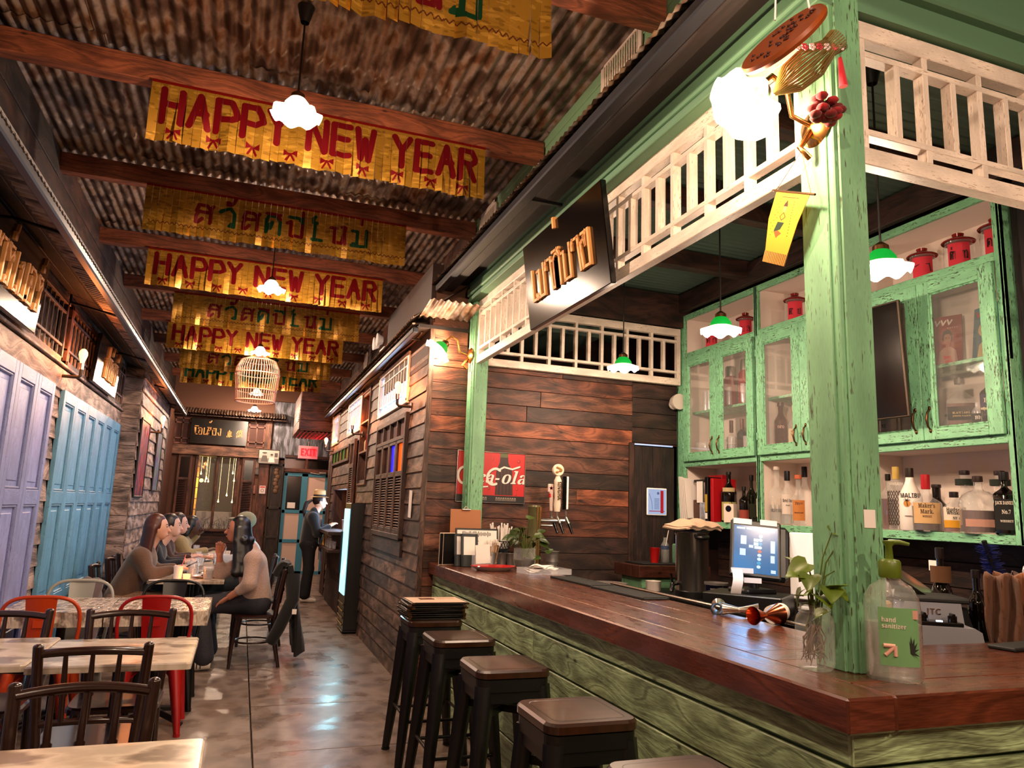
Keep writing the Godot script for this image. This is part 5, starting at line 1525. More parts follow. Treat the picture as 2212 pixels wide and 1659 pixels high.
	bottle("vodka_bottle", "clear vodka bottle with a copper cap and orange paper label", Vector3(3.91, 1.447, -4.50), {"R": 0.048, "H": 0.375, "sh": 0.5, "nk": 0.72, "rn": 0.017, "cap": Color(0.72, 0.36, 0.24), "caph": 0.08, "capr": 0.024, "labs": [[0.1, 0.5, 1.0, Color(0.76, 0.50, 0.26)]], "txt": [["Tito's", 0.41, 0.02, Color(0.25, 0.08, 0.05), true, 0.055], ["Handmade", 0.24, 0.011, Color(0.3, 0.1, 0.06), true, 0.065]]})
	for q in [[-4.6, 0.45, "dark capped bottle behind the vodka bottles, left"], [-4.48, 0.43, "dark capped bottle behind the vodka bottles, right"]]:
		bottle("clear_bottle", q[2], Vector3(4.06, 1.447, q[0]), {"R": 0.042, "H": q[1], "sh": 0.55, "nk": 0.74, "rn": 0.018, "cap": Color(0.03, 0.035, 0.06), "caph": 0.18}, "bottle", "dark capped bottles at the back of the open shelf")
	bottle("amber_bottle", "amber spirit bottle half hidden by the near post", Vector3(3.98, 1.447, -3.74), {"R": 0.05, "H": 0.36, "sh": 0.6, "nk": 0.8, "lvl": 0.55, "liq": Color(0.32, 0.05, 0.03), "cap": Color(0.1, 0.05, 0.04)})
	var mh := bottle("gin_bottle", "pale gin bottle with dark lattice print and gold neck", Vector3(3.93, 1.447, -3.63), {"gl": "clear", "R": 0.052, "H": 0.40, "sh": 0.74, "nk": 0.82, "rn": 0.018, "cap": Color(0.72, 0.6, 0.3), "caph": 0.2, "txt": [["MHRAYA", 0.70, 0.018, Color(0.8, 0.78, 0.72), false, 0.085]]})
	var lt := G.new()
	for k in 9:
		for j in 6:
			var a := lerpf(-1.2, 1.2, k / 8.0)
			for s in [-1, 1]:
				lt.rod(Vector3(sin(a) * 0.053, 0.03 + j * 0.036, cos(a) * 0.053), Vector3(sin(a + s * 0.15) * 0.053, 0.048 + j * 0.036, cos(a + s * 0.15) * 0.053), 0.002, -1.0, 4)
				lt.rod(Vector3(sin(a + s * 0.15) * 0.053, 0.048 + j * 0.036, cos(a + s * 0.15) * 0.053), Vector3(sin(a) * 0.053, 0.066 + j * 0.036, cos(a) * 0.053), 0.002, -1.0, 4)
	part(mh, "lattice_print", lt, "pipe")
	var ma := bottle("rum_bottle", "white coconut rum bottle with a palm tree print and dark cap", Vector3(3.90, 1.447, -3.50), {"gl": "ceramic", "col": Color(0.92, 0.88, 0.84), "R": 0.066, "H": 0.385, "sh": 0.5, "nk": 0.84, "rn": 0.022, "cap": Color(0.12, 0.06, 0.04), "caph": 0.15, "capr": 0.024, "txt": [["MALIBU", 0.52, 0.028, Color(0.12, 0.07, 0.05), false, 0.12], ["CARIBBEAN RUM", 0.22, 0.008, Color(0.4, 0.3, 0.25), false, 0.075]]})
	var pm := G.new()
	pm.col = lin(Color(0.75, 0.5, 0.18))
	pm.lathe([Vector2(0.02, 0), Vector2(0.02, 0.002), Vector2(0, 0.003)], Vector3(-0.02, 0.165, 0.0645), 16, Basis(Vector3.RIGHT, PI / 2))
	pm.col = lin(Color(0.12, 0.05, 0.03))
	pm.rod(Vector3(-0.018, 0.15, 0.068), Vector3(-0.022, 0.185, 0.068), 0.002, -1.0, 5)
	for i in 6:
		var a := i / 6.0 * TAU
		pm.rod(Vector3(-0.022, 0.185, 0.068), Vector3(-0.022 + cos(a) * 0.02, 0.186 + sin(a) * 0.012, 0.0675), 0.0025, 0.001, 5)
	part(ma, "palm_print", pm, "plain")
	bottle("bourbon_bottle", "squat bourbon bottle with dripping red wax neck and cream label", Vector3(3.88, 1.447, -3.37), {"R": 0.082, "H": 0.34, "sh": 0.48, "nk": 0.66, "rn": 0.02, "cap": Color(0.62, 0.05, 0.09), "caph": 0.26, "capr": 0.025, "lvl": 0.44, "liq": Color(0.22, 0.05, 0.03), "labs": [[0.14, 0.5, 1.0, Color(0.80, 0.66, 0.47)]], "txt": [["Maker's", 0.41, 0.026, Color(0.16, 0.08, 0.05), true, 0.09], ["Mark.", 0.31, 0.026, Color(0.16, 0.08, 0.05), true, 0.07], ["WHISKY", 0.245, 0.012, Color(0.25, 0.12, 0.08), true, 0.05]]})
	bottle("whiskey_bottle", "short whiskey bottle with a white and yellow label", Vector3(3.90, 1.447, -3.20), {"R": 0.062, "H": 0.235, "sh": 0.58, "nk": 0.78, "rn": 0.02, "cap": Color(0.05, 0.04, 0.04), "caph": 0.14, "capr": 0.024, "lvl": 0.2, "liq": Color(0.4, 0.16, 0.03), "labs": [[0.30, 0.62, 1.1, Color(0.86, 0.82, 0.76)], [0.12, 0.30, 1.1, Color(0.80, 0.58, 0.08)]], "txt": [["Hudson", 0.51, 0.022, Color(0.06, 0.05, 0.05), false, 0.085], ["Whiskey", 0.41, 0.02, Color(0.06, 0.05, 0.05), false, 0.085], ["NY", 0.32, 0.016, Color(0.06, 0.05, 0.05), false, 0.02]]})
	for q in [[4.06, -3.45, 0.29, "dark slim bottle behind the red waxed bourbon"], [4.07, -3.26, 0.37, "tall clear bottle with green band behind the short whiskey"], [4.07, -3.04, 0.36, "tall clear bottle with green neck behind the round bourbon"]]:
		bottle("clear_bottle", q[3], Vector3(q[0], 1.447, q[1]), {"R": 0.05, "H": q[2], "sh": 0.55, "nk": 0.72, "rn": 0.024, "gl": "clear" if q[2] > 0.3 else "bottle_black", "cap": Color(0.13, 0.08, 0.06), "caph": 0.07, "capr": 0.028, "labs": [[0.76, 0.86, 3.1, Color(0.08, 0.12, 0.08)]] if q[2] > 0.3 else []})
	bottle("bourbon_bottle", "broad round shouldered bourbon bottle, half full of dark red", Vector3(3.88, 1.447, -3.03), {"R": 0.10, "H": 0.32, "sq": 0.55, "rn": 0.022, "prof": [Vector2(0, 0.002), Vector2(0.09, 0), Vector2(0.1, 0.01), Vector2(0.1, 0.16), Vector2(0.094, 0.19), Vector2(0.078, 0.215), Vector2(0.052, 0.232), Vector2(0.028, 0.24), Vector2(0.022, 0.25), Vector2(0.022, 0.305)], "cap": Color(0.16, 0.1, 0.07), "caph": 0.1, "capr": 0.026, "lvl": 0.40, "liq": Color(0.26, 0.05, 0.05), "labs": [[0.12, 0.25, 0.75, Color(0.72, 0.55, 0.5)]]})
	bottle("whiskey_bottle", "black labelled square whiskey bottle at the right end of the shelf", Vector3(3.90, 1.447, -2.89), {"square": 1, "gl": "bottle_black", "R": 0.078, "H": 0.34, "sh": 0.62, "nk": 0.76, "rn": 0.02, "cap": Color(0.03, 0.03, 0.03), "caph": 0.14, "capr": 0.024, "labs": [[0.08, 0.56, 0.85, Color(0.06, 0.055, 0.055)]], "txt": [["JACK DANIEL'S", 0.46, 0.018, Color(0.85, 0.8, 0.74), true, 0.095], ["No.7", 0.33, 0.022, Color(0.85, 0.8, 0.74), true, 0.04], ["WHISKEY", 0.2, 0.012, Color(0.85, 0.8, 0.74), true, 0.06]]})
	var tv := thing("black_screen", "blank black television screen tilted in front of the cabinet", "screen", Vector3(3.70, 2.12, -3.58))
	tv.basis = Basis(Vector3.UP, -PI / 2 + 0.05) * Basis(Vector3.RIGHT, 0.06)
	var vg := G.new()
	vg.box(Vector3(0.56, 0.72, 0.03), Vector3(0, 0.36, 0), 0.006)
	part(tv, "bezel", vg, "pipe")
	var vs := G.new()
	vs.box(Vector3(0.545, 0.70, 0.006), Vector3(0, 0.36, 0.014), 0.002)
	part(tv, "panel", vs, "black_gloss")
	var va := G.new()
	va.box(Vector3(0.05, 0.05, 0.14), Vector3(0, 0.36, -0.07), 0.004)
	part(tv, "wall_arm", va, "dark_metal")
	var certs := [["framed certificate high on the dark wall right of the cabinets", 3.12, 0.3, 0.30], ["framed printed certificate in the middle of the dark wall", 2.72, 0.28, 0.25], ["orange picture in a white frame, lowest on the dark wall", 2.32, 0.32, 0.38]]
	for i in 3:
		var p := Pic.new(96, 96, Color(0.78, 0.76, 0.74) if i < 2 else Color(0.72, 0.42, 0.26))
		if i < 2:
			p.rect(4, 4, 88, 3, Color(0.5, 0.5, 0.5))
			for k in 8: p.rect(16, 16 + k * 9, 60 - (k * 17) % 25, 3, Color(0.52, 0.5, 0.5))
		var q: Array = certs[i]
		picture("framed_certificate" if i < 2 else "framed_picture", q[0], Vector3(3.935, q[1], -2.52 + 0.03 * i), Basis(Vector3.UP, -PI / 2), q[2], q[3], p, 0.02, "steel" if i < 2 else "white_paint", "frame")
func leaf(parent: Node, at: Vector3, dir: Vector3, up: Vector3, L: float, c: Color):
	var g := G.new()
	g.col = lin(c)
	var d := dir.normalized()
	var s := d.cross(up).normalized()
	var u := s.cross(d).normalized()
	var rows := []
	for j in 7:
		var v := j / 6.0
		var w := L * 0.42 * sin(PI * pow(v * 0.93 + 0.07, 0.62)) * (1.0 if j < 6 else 0.0)
		var row := []
		for i in 5:
			var q := (i / 2.0 - 1.0)
			row.append(at + d * (L * v - absf(q) * L * 0.10 * (1.0 - v)) + s * q * w + u * (absf(q) * w * 0.35 - L * 0.25 * v * v))
		rows.append(row)
	g.sheet(rows, 0.0012)
	part(parent, "leaf", g, "leaf")
func pothos(t: Node3D, base: Vector3, n: int, spread: float, hgt: float, L: float, seed_: int, c: Color, pts := []):
	var r := RandomNumberGenerator.new()
	r.seed = seed_
	var st := G.new()
	st.col = lin(Color(0.30, 0.36, 0.12))
	for i in n:
		var a := r.randf() * TAU
		var e := base + Vector3(cos(a) * spread * r.randf_range(0.3, 1), hgt * r.randf_range(0.25, 1.0), sin(a) * spread * r.randf_range(0.3, 1))
		if i < pts.size(): e = base + pts[i]
		var m := base.lerp(e, 0.5) + Vector3.UP * 0.03
		st.tube([base + Vector3(r.randf_range(-0.02, 0.02), -0.06, r.randf_range(-0.02, 0.02)), m, e], [0.003, 0.0026, 0.002], 5, false)
		var out := Vector3(e.x - base.x, r.randf_range(-0.05, 0.06), e.z - base.z).normalized() + Vector3(r.randf_range(-0.5, 0.5), r.randf_range(-0.5, 0.2), r.randf_range(-0.5, 0.5))
		leaf(t, e, out, Vector3(r.randf_range(-0.5, 0.5) - 0.3, 1, r.randf_range(-0.3, 0.5) + 0.5), L * r.randf_range(0.75, 1.15), c * r.randf_range(0.75, 1.15))
	part(t, "stems", st, "leaf")
func make_counter_things():
	var Y := 1.0405
	var j := thing("plant_jar", "glass jar of water with a rooted green vine cutting beside the near post", "jar", Vector3(1.685, Y, -1.885))
	var g := G.new()
	g.lathe([Vector2(0, 0.004), Vector2(0.046, 0), Vector2(0.056, 0.014), Vector2(0.0575, 0.03), Vector2(0.0575, 0.135), Vector2(0.052, 0.155), Vector2(0.043, 0.165), Vector2(0.043, 0.188), Vector2(0.045, 0.19)], Vector3(), 32)
	part(j, "glass", g, "clear")
	g = G.new()
	g.lathe([Vector2(0.044, 0.166), Vector2(0.047, 0.168), Vector2(0.044, 0.172), Vector2(0.047, 0.177), Vector2(0.044, 0.182)], Vector3(), 32)
	part(j, "thread", g, "clear")
	g = G.new()
	g.col = lin(Color(0.42, 0.33, 0.22))
	for i in 34:
		var a := rv(0, TAU)
		var r := rv(0.01, 0.044)
		g.tube([Vector3(rv(-0.015, 0.015), 0.13, rv(-0.015, 0.015)), Vector3(cos(a) * r, rv(0.05, 0.1), sin(a) * r), Vector3(cos(a + 1.0) * r, rv(0.01, 0.05), sin(a + 1.0) * r)], [0.0028, 0.0022, 0.001], 5)
	g.col = lin(Color(0.5, 0.52, 0.26))
	for i in 6:
		g.tube([Vector3(rv(-0.03, 0.03), 0.05, rv(-0.03, 0.03)), Vector3(rv(-0.02, 0.02), 0.12, rv(-0.02, 0.02)), Vector3(rv(-0.02, 0.02), 0.2, rv(-0.02, 0.02))], 0.004, 6)
	part(j, "roots", g, "plain")
	pothos(j, Vector3(0, 0.19, 0), 15, 0.085, 0.10, 0.075, 5, Color(0.34, 0.42, 0.08), [Vector3(-0.07, 0.08, 0.02), Vector3(-0.085, 0.03, 0.05), Vector3(-0.02, 0.12, 0.0), Vector3(0.03, 0.05, 0.05), Vector3(0.06, 0.22, 0.02), Vector3(0.075, 0.19, 0.03), Vector3(-0.05, -0.03, 0.06), Vector3(0.07, 0.11, 0.03), Vector3(0.0, 0.05, 0.07), Vector3(-0.03, 0.03, 0.06)])
	var at := Vector3(1.815, Y, -1.715)
	var s := thing("sanitizer_bottle", "clear hand sanitizer pump bottle with a green pump, before the near post", "bottle", at, towards_camera(at) + 0.1)
	var pr := [Vector2(0, 0.004), Vector2(0.07, 0), Vector2(0.0765, 0.012), Vector2(0.0765, 0.2), Vector2(0.072, 0.235), Vector2(0.056, 0.262), Vector2(0.034, 0.276), Vector2(0.024, 0.284), Vector2(0.024, 0.296)]
	g = G.new()
	g.lathe(pr, Vector3(), 40, Basis().scaled(Vector3(1, 1, 0.62)))
	part(s, "bottle", g, "clear")
	g = G.new()
	g.lathe([Vector2(0, 0.012), Vector2(0.066, 0.009), Vector2(0.0725, 0.02), Vector2(0.0725, 0.07), Vector2(0.0725, 0.16), Vector2(0, 0.16)], Vector3(), 36, Basis().scaled(Vector3(1, 1, 0.58)))
	part(s, "gel", g, "sanitizer_gel")
	g = G.new()
	g.col = lin(Color(0.33, 0.40, 0.10))
	g.lathe([Vector2(0.029, 0.286), Vector2(0.031, 0.292), Vector2(0.031, 0.33), Vector2(0.027, 0.337), Vector2(0.012, 0.34), Vector2(0.0095, 0.375), Vector2(0.016, 0.385), Vector2(0.016, 0.392), Vector2(0, 0.394)], Vector3(), 24)
	g.tube([Vector3(0, 0.388, 0), Vector3(0.03, 0.389, 0), Vector3(0.055, 0.384, 0)], [0.0085, 0.007, 0.005], 10)
	part(s, "pump", g, "satin")
	var lab := []
	for y in [0.205, 0.045]:
		var row := []
		for i in 15:
			var a := lerpf(-0.55, 0.95, i / 14.0)
			row.append(Vector3(sin(a) * 0.0775, y, cos(a) * 0.0775 * 0.62))
		lab.append(row)
	g = G.new()
	g.col = lin(Color(0.44, 0.62, 0.42))
	g.sheet(lab, 0.0006)
	part(s, "label", g, "satin")
	part(s, "lettering", letters("hand", 0.013, 0.036, false, 0.0008), "white_paint", Vector3(-0.032, 0.165, 0.0478))
	part(s, "lettering", letters("sanitizer", 0.012, 0.062, false, 0.0008), "white_paint", Vector3(-0.032, 0.148, 0.0478))
	g = G.new()
	g.col = lin(Color(0.86, 0.66, 0.58))
	for q in [[Vector2(-0.03, 0.1), Vector2(0.0, 0.1)], [Vector2(0.0, 0.1), Vector2(0.0, 0.072)], [Vector2(0.0, 0.1), Vector2(-0.026, 0.074)]]:
		g.rod(Vector3(q[0].x, q[0].y, 0.0478), Vector3(q[1].x, q[1].y, 0.0478), 0.0055)
	part(s, "arrow_print", g, "satin")
	g = G.new()
	g.col = lin(Color(0.12, 0.15, 0.10))
	for i in 8:
		var a := -0.2 + i * 0.45
		var c0 := Vector3(0.042, 0.085, 0.042)
		var e := c0 + Vector3(cos(a) * 0.02, sin(a) * 0.045, 0.001)
		g.tri(c0 + Vector3(0.006, 0, 0), c0 - Vector3(0.006, 0, 0), e, Vector3.BACK, Vector3.BACK, Vector3.BACK)
		g.tri(c0 + Vector3(0, 0.006, 0), c0 - Vector3(0, 0.006, 0), e, Vector3.BACK, Vector3.BACK, Vector3.BACK)
	part(s, "aloe_print", g, "plain")
	g = G.new()
	g.col = lin(Color(0.85, 0.66, 0.60))
	g.box(Vector3(0.02, 0.024, 0.001), Vector3(0.052, 0.188, 0.037))
	part(s, "price_sticker", g, "paper")
	for q in [[Vector3(1.828, 1.495, -1.7935), 0.046, 0.056, "small white card with rounded corners stuck on the near post"]]:
		g = G.new()
		g.box(Vector3(q[1], q[2], 0.002), Vector3(), 0.0008)
		solo("post_card", q[3], "card", g, "paper", q[0])
	g = G.new()
	g.box(Vector3(0.26, 0.014, 0.1), Vector3(0, 0.007, 0), 0.004)
	solo("black_tray", "flat black object lying on the counter at the right edge of the picture", "tray", g, "rubber", Vector3(2.80, Y, -2.06), 0.15)
	for i in 2:
		var m := thing("bar_mat", ["long black rubber bar mat along the counter's inner edge, farther one", "long black rubber bar mat along the counter's inner edge, nearer one"][i], "mat", Vector3(2.11, Y, -4.45 + i * 0.62), 0.02, "rubber bar mats")
		g = G.new()
		g.box(Vector3(0.16, 0.008, 0.6), Vector3(0, 0.004, 0), 0.002)
		for sx in [-1, 1]:
			g.box(Vector3(0.012, 0.014, 0.6), Vector3(sx * 0.078, 0.007, 0), 0.003)
		part(m, "mat", g, "rubber")
		g = G.new()
		for k in 26:
			g.box(Vector3(0.13, 0.006, 0.01), Vector3(0, 0.01, -0.28 + k * 0.0224), 0.002)
		part(m, "ribs", g, "rubber")
	var tr := thing("enamel_plate", "oval white enamel plate with a red rim at the far end of the counter", "plate", Vector3(1.79, Y, -5.28))
	g = G.new()
	g.col = lin(Color(0.84, 0.78, 0.74))
	g.lathe([Vector2(0, 0.0), Vector2(0.12, 0), Vector2(0.165, 0.028), Vector2(0.17, 0.03), Vector2(0.165, 0.033), Vector2(0.12, 0.008), Vector2(0, 0.008)], Vector3(), 36, Basis().scaled(Vector3(1, 1, 0.7)))
	part(tr, "plate", g, "ceramic")
	g = G.new()
	g.col = lin(Color(0.62, 0.05, 0.05))
	g.lathe([Vector2(0.155, 0.0245), Vector2(0.172, 0.031), Vector2(0.168, 0.036), Vector2(0.135, 0.019)], Vector3(), 36, Basis().scaled(Vector3(1, 1, 0.7)))
	part(tr, "rim", g, "ceramic", Vector3(), "red enamel rim")
	g = G.new()
	g.col = lin(Color(0.64, 0.40, 0.24))
	g.box(Vector3(0.26, 0.34, 0.006), Vector3(0, 0.17, 0), 0.003)
	var cb := solo("clipboard", "brown hardboard clipboard standing behind the menus before the far post", "clipboard", g, "plain", Vector3(1.73, Y + 0.095, -5.83))
	cb.rotation.x = -0.06
	g = G.new()
	g.rod(Vector3(-0.035, 0.34, 0.006), Vector3(0.035, 0.34, 0.006), 0.011)
	g.tube([Vector3(-0.02, 0.345, 0), Vector3(0, 0.365, 0), Vector3(0.02, 0.345, 0)], 0.005, 6)
	part(cb, "clip", g, "steel")
	for q in [[1.57, 0.0, "cream edged black menu cover standing at the outer end of the menus"], [1.60, 0.02, "black menu cover between the cream one and the big menu"]]:
		g = G.new()
		g.col = lin(Color(0.75, 0.66, 0.58))
		g.box(Vector3(0.012, 0.25, 0.2), Vector3(0, 0.125, 0), 0.006)
		g.col = lin(Color(0.03, 0.03, 0.03))
		g.box(Vector3(0.008, 0.235, 0.19), Vector3(0.006, 0.1275, 0.004), 0.003)
		var m := solo("menu_cover", q[2], "menu", g, "satin", Vector3(q[0], Y, -5.74))
		m.rotation.y = -1.1
	var bm := thing("menu_board", "large black framed drinks menu leaning before the far post", "menu", Vector3(1.80, Y, -5.72))
	bm.rotation.x = -0.12
	g = G.new()
	g.box(Vector3(0.36, 0.29, 0.012), Vector3(0, 0.145, 0), 0.004)
	part(bm, "cover", g, "black")
	g = G.new()
	g.box(Vector3(0.33, 0.26, 0.002), Vector3(0, 0.145, 0.0075))
	part(bm, "sheet", g, "paper")
	g = G.new()
	for k in 22:
		g.box(Vector3(0.005, rv(0.02, 0.045), 0.001), Vector3(-0.12 + k * 0.011, 0.245, 0.0092))
	for k in 6:
		g.box(Vector3(rv(0.08, 0.2), 0.004, 0.001), Vector3(-0.05, 0.19 - k * 0.022, 0.0092))
	part(bm, "printing", g, "black")
	for i in 2:
		var m := thing("card_stand", ["dark grey table card stand leaning before the menu, rear one", "dark grey table card stand with a white card, front one"][i], "card stand", Vector3(1.655 + i * 0.045, Y, -5.62 + i * 0.035), 0.0, "dark grey card stands")
		m.rotation.x = -0.15
		g = G.new()
		g.col = lin(Color(0.10, 0.12, 0.13))
		for sx in [-1, 1]:
			g.box(Vector3(0.022, 0.25, 0.012), Vector3(sx * 0.058, 0.125, 0), 0.003)
		g.box(Vector3(0.138, 0.02, 0.012), Vector3(0, 0.24, 0), 0.003)
		g.box(Vector3(0.138, 0.09, 0.012), Vector3(0, 0.045, 0), 0.003)
		part(m, "frame", g, "plain")
		g = G.new()
		g.box(Vector3(0.10, 0.15, 0.003), Vector3(0, 0.16, 0))
		part(m, "card", g, "paper")
	var qc := thing("acrylic_box", "clear acrylic box with a tilted blank white card on its front", "box", Vector3(1.775, Y, -5.52))
	g = G.new()
	g.box(Vector3(0.13, 0.09, 0.004), Vector3(0, 0.045, 0.04))
	g.box(Vector3(0.13, 0.09, 0.004), Vector3(0, 0.045, -0.04))
	for sx in [-1, 1]:
		g.box(Vector3(0.004, 0.09, 0.08), Vector3(sx * 0.065, 0.045, 0))
	part(qc, "box", g, "film")
	g = G.new()
	g.box(Vector3(0.115, 0.14, 0.002), Vector3())
	var cd := part(qc, "card", g, "paper", Vector3(-0.005, 0.105, 0.045), "blank white card")
	cd.rotation.z = 0.08
	var sh := thing("straw_holder", "black wire holder full of white paper straws", "holder", Vector3(2.02, Y, -5.82))
	g = G.new()
	for k in 18:
		var a := k / 18.0 * TAU
		g.rod(Vector3(cos(a) * 0.085, 0.13, sin(a) * 0.05), Vector3(cos(a + 0.35) * 0.085, 0.19, sin(a + 0.35) * 0.05), 0.003, -1.0, 5)
		g.rod(Vector3(cos(a) * 0.085, 0.13, sin(a) * 0.05), Vector3(cos(a - 0.35) * 0.085, 0.19, sin(a - 0.35) * 0.05), 0.003, -1.0, 5)
		for y in [0.13, 0.19]:
			g.rod(Vector3(cos(a) * 0.085, y, sin(a) * 0.05), Vector3(cos(a + 0.35) * 0.085, y, sin(a + 0.35) * 0.05), 0.004, -1.0, 5)
	g.box(Vector3(0.15, 0.13, 0.08), Vector3(0, 0.065, 0), 0.01)
	part(sh, "holder", g, "black")
	for k in 28:
		var st := G.new()
		var bx := rv(-0.065, 0.065)
		var bz := rv(-0.03, 0.03)
		var tip := Vector3(bx * 1.45 + rv(-0.02, 0.02), rv(0.27, 0.34), bz * 1.6 + rv(-0.01, 0.01))
		st.tube([Vector3(bx, 0.12, bz), Vector3(bx, 0.12, bz).lerp(tip, 0.9), tip], [0.0055, 0.006, 0.007], 6)
		part(sh, "straw", st, "paper")
	var tc := thing("stick_can", "ribbed steel can of wrapped bamboo stirrers", "can", Vector3(1.90, Y, -5.66))
	var rp := []
	for k in 19:
		rp.append(Vector2(0.036 + 0.0012 * (k % 2), 0.006 * k))
	g = G.new()
	g.lathe(rp, Vector3(), 22)
	part(tc, "can", g, "tin_bucket")
	g = G.new()
	for k in 16:
		g.col = lin(Color(0.72, 0.55, 0.38))
		var b0 := Vector3(rv(-0.025, 0.025), 0.01, rv(-0.025, 0.025))
		var e := Vector3(b0.x * 2.0, rv(0.17, 0.2), b0.z * 2.0)
		g.rod(b0, e, 0.003, -1.0, 5)
		g.col = lin(Color(0.88, 0.84, 0.80))
		g.box(Vector3(0.016, 0.03, 0.006), e, 0.002)
	part(tc, "sticks", g, "plain")
	for i in 2:
		g = G.new()
		g.lathe([Vector2(0, 0), Vector2(0.034, 0), Vector2(0.044, 0.1), Vector2(0.046, 0.102), Vector2(0.042, 0.102), Vector2(0.033, 0.006), Vector2(0, 0.006)], Vector3(), 20)
		solo("tin_cup", ["dull tin cup before the straw holder, left one", "dull tin cup before the straw holder, right one beside the vine"][i], "cup", g, "tin_bucket", Vector3(2.0 + i * 0.075, Y, -5.7 + i * 0.02), 0.0, "dull tin cups")
	var pb := thing("plant_bowl", "glass bowl of green vine beside the beer tower", "plant", Vector3(2.09, Y, -5.42))
	g = G.new()
	g.lathe([Vector2(0, 0.004), Vector2(0.05, 0), Vector2(0.082, 0.03), Vector2(0.09, 0.09), Vector2(0.085, 0.15), Vector2(0.087, 0.16)], Vector3(), 24)
	part(pb, "bowl", g, "clear")
	g = G.new()
	g.col = lin(Color(0.16, 0.13, 0.08))
	g.lathe([Vector2(0, 0.008), Vector2(0.07, 0.02), Vector2(0.08, 0.07), Vector2(0, 0.085)], Vector3(), 18)
	part(pb, "soil", g, "plain")
	pothos(pb, Vector3(0, 0.15, 0), 22, 0.13, 0.16, 0.085, 9, Color(0.20, 0.28, 0.08), [Vector3(0.02, 0.23, 0), Vector3(-0.1, 0.14, 0.04), Vector3(-0.12, 0.1, 0.05), Vector3(0.06, 0.08, 0.08), Vector3(0.05, -0.06, 0.1), Vector3(0.16, -0.02, 0.05)])
	var bt := thing("beer_tower", "brass and wood beer tower with three tall tap handles", "beer tap", Vector3(2.27, Y, -5.70))
	g = G.new()
	g.col = lin(Color(0.34, 0.33, 0.2))
	g.lathe([Vector2(0.06, 0), Vector2(0.052, 0.01), Vector2(0.05, 0.47), Vector2(0.054, 0.475), Vector2(0.05, 0.49), Vector2(0, 0.492)], Vector3(), 28)
	part(bt, "column", g, "satin")
	g = G.new()
	for a in [0.2, 0.8, 1.4]:
		g.rod(Vector3(cos(a) * 0.052, 0.01, sin(a) * 0.052), Vector3(cos(a) * 0.052, 0.48, sin(a) * 0.052), 0.008)
	g.lathe([Vector2(0.075, 0), Vector2(0.075, 0.008), Vector2(0.055, 0.016)], Vector3(), 28)
	part(bt, "brass_rods", g, "brass")
	g = G.new()
	g.rod(Vector3(0.05, 0.37, 0.01), Vector3(0.25, 0.37, 0.05), 0.02)
	g.rod(Vector3(0.05, 0.33, 0.01), Vector3(0.15, 0.33, 0.03), 0.012)
	part(bt, "arm", g, "chrome")
	var taps := [Vector3(0.15, 0.40, 0.0), Vector3(0.185, 0.40, 0.04), Vector3(0.26, 0.40, 0.05)]
	for i in 3:
		var p: Vector3 = taps[i]
		g = G.new()
		g.rod(p + Vector3(0, 0.0, 0), p + Vector3(0.02, -0.05, 0.02), 0.016, 0.013)
		g.rod(p + Vector3(0.0, 0, 0), p + Vector3(0, 0.05, 0), 0.01)
		part(bt, "faucet", g, "chrome")
		g = G.new()
		g.rod(p + Vector3(0.02, -0.05, 0.02), p + Vector3(0.045, -0.13, 0.04), 0.014, 0.011)
		part(bt, "spout", g, "black_gloss")
		g = G.new()
		if i == 1:
			g.col = lin(Color(0.88, 0.82, 0.74))
			g.lathe([Vector2(0, 0.04), Vector2(0.024, 0.045), Vector2(0.03, 0.10), Vector2(0.024, 0.16), Vector2(0.03, 0.27), Vector2(0.032, 0.30), Vector2(0.022, 0.32), Vector2(0.018, 0.335), Vector2(0, 0.336)], p, 20)
			g.lathe([Vector2(0, -0.018), Vector2(0.045, -0.018), Vector2(0.05, -0.012), Vector2(0.05, 0.012), Vector2(0.045, 0.018), Vector2(0, 0.018)], p + Vector3(0, 0.385, 0), 28, Basis(Vector3.RIGHT, PI / 2))
			part(bt, "tap_handle", g, "ceramic", Vector3(), "white tap handle with a round top")
			var lm := part(bt, "lettering", letters("SINGHA", 0.03, 0.15, false, 0.002), "bronze", p + Vector3(-0.012, 0.29, 0.032))
			lm.rotation.z = -PI / 2
			g = G.new()
			g.col = lin(Color(0.55, 0.38, 0.12))
			for k in 9:
				g.ball(p + Vector3(cos(k * 1.7) * 0.02, 0.385 + sin(k * 2.3) * 0.02, 0.019), Vector3(0.012, 0.009, 0.002), 8)
			part(bt, "lion_emblem", g, "plain")
		elif i == 0:
			g.col = lin(Color(0.85, 0.76, 0.72))
			g.box(Vector3(0.05, 0.07, 0.022), p + Vector3(-0.01, 0.235, 0), 0.006)
			g.rod(p + Vector3(0, 0.05, 0), p + Vector3(-0.005, 0.22, 0), 0.014, 0.02)
			part(bt, "tap_handle", g, "ceramic", Vector3(), "white and red tap handle with a star")
			g = G.new()
			g.col = lin(Color(0.7, 0.08, 0.1))
			for k in 5:
				var a := k / 5.0 * TAU + PI / 2
				g.tri(p + Vector3(-0.01 + cos(a) * 0.022, 0.235 + sin(a) * 0.022, 0.012), p + Vector3(-0.01 + cos(a + 2.2) * 0.012, 0.235 + sin(a + 2.2) * 0.012, 0.012), p + Vector3(-0.01 + cos(a - 2.2) * 0.012, 0.235 + sin(a - 2.2) * 0.012, 0.012), Vector3.BACK, Vector3.BACK, Vector3.BACK)
			g.box(Vector3(0.036, 0.035, 0.03), p + Vector3(-0.006, 0.175, 0), 0.004)
			part(bt, "star_print", g, "plain")
		else:
			g.col = lin(Color(0.03, 0.03, 0.03))
			g.box(Vector3(0.036, 0.27, 0.02), p + Vector3(-0.016, 0.20, -0.005), 0.006)
			part(bt, "tap_handle", g, "gloss", Vector3(), "black tap handle with a white edge")
			g = G.new()
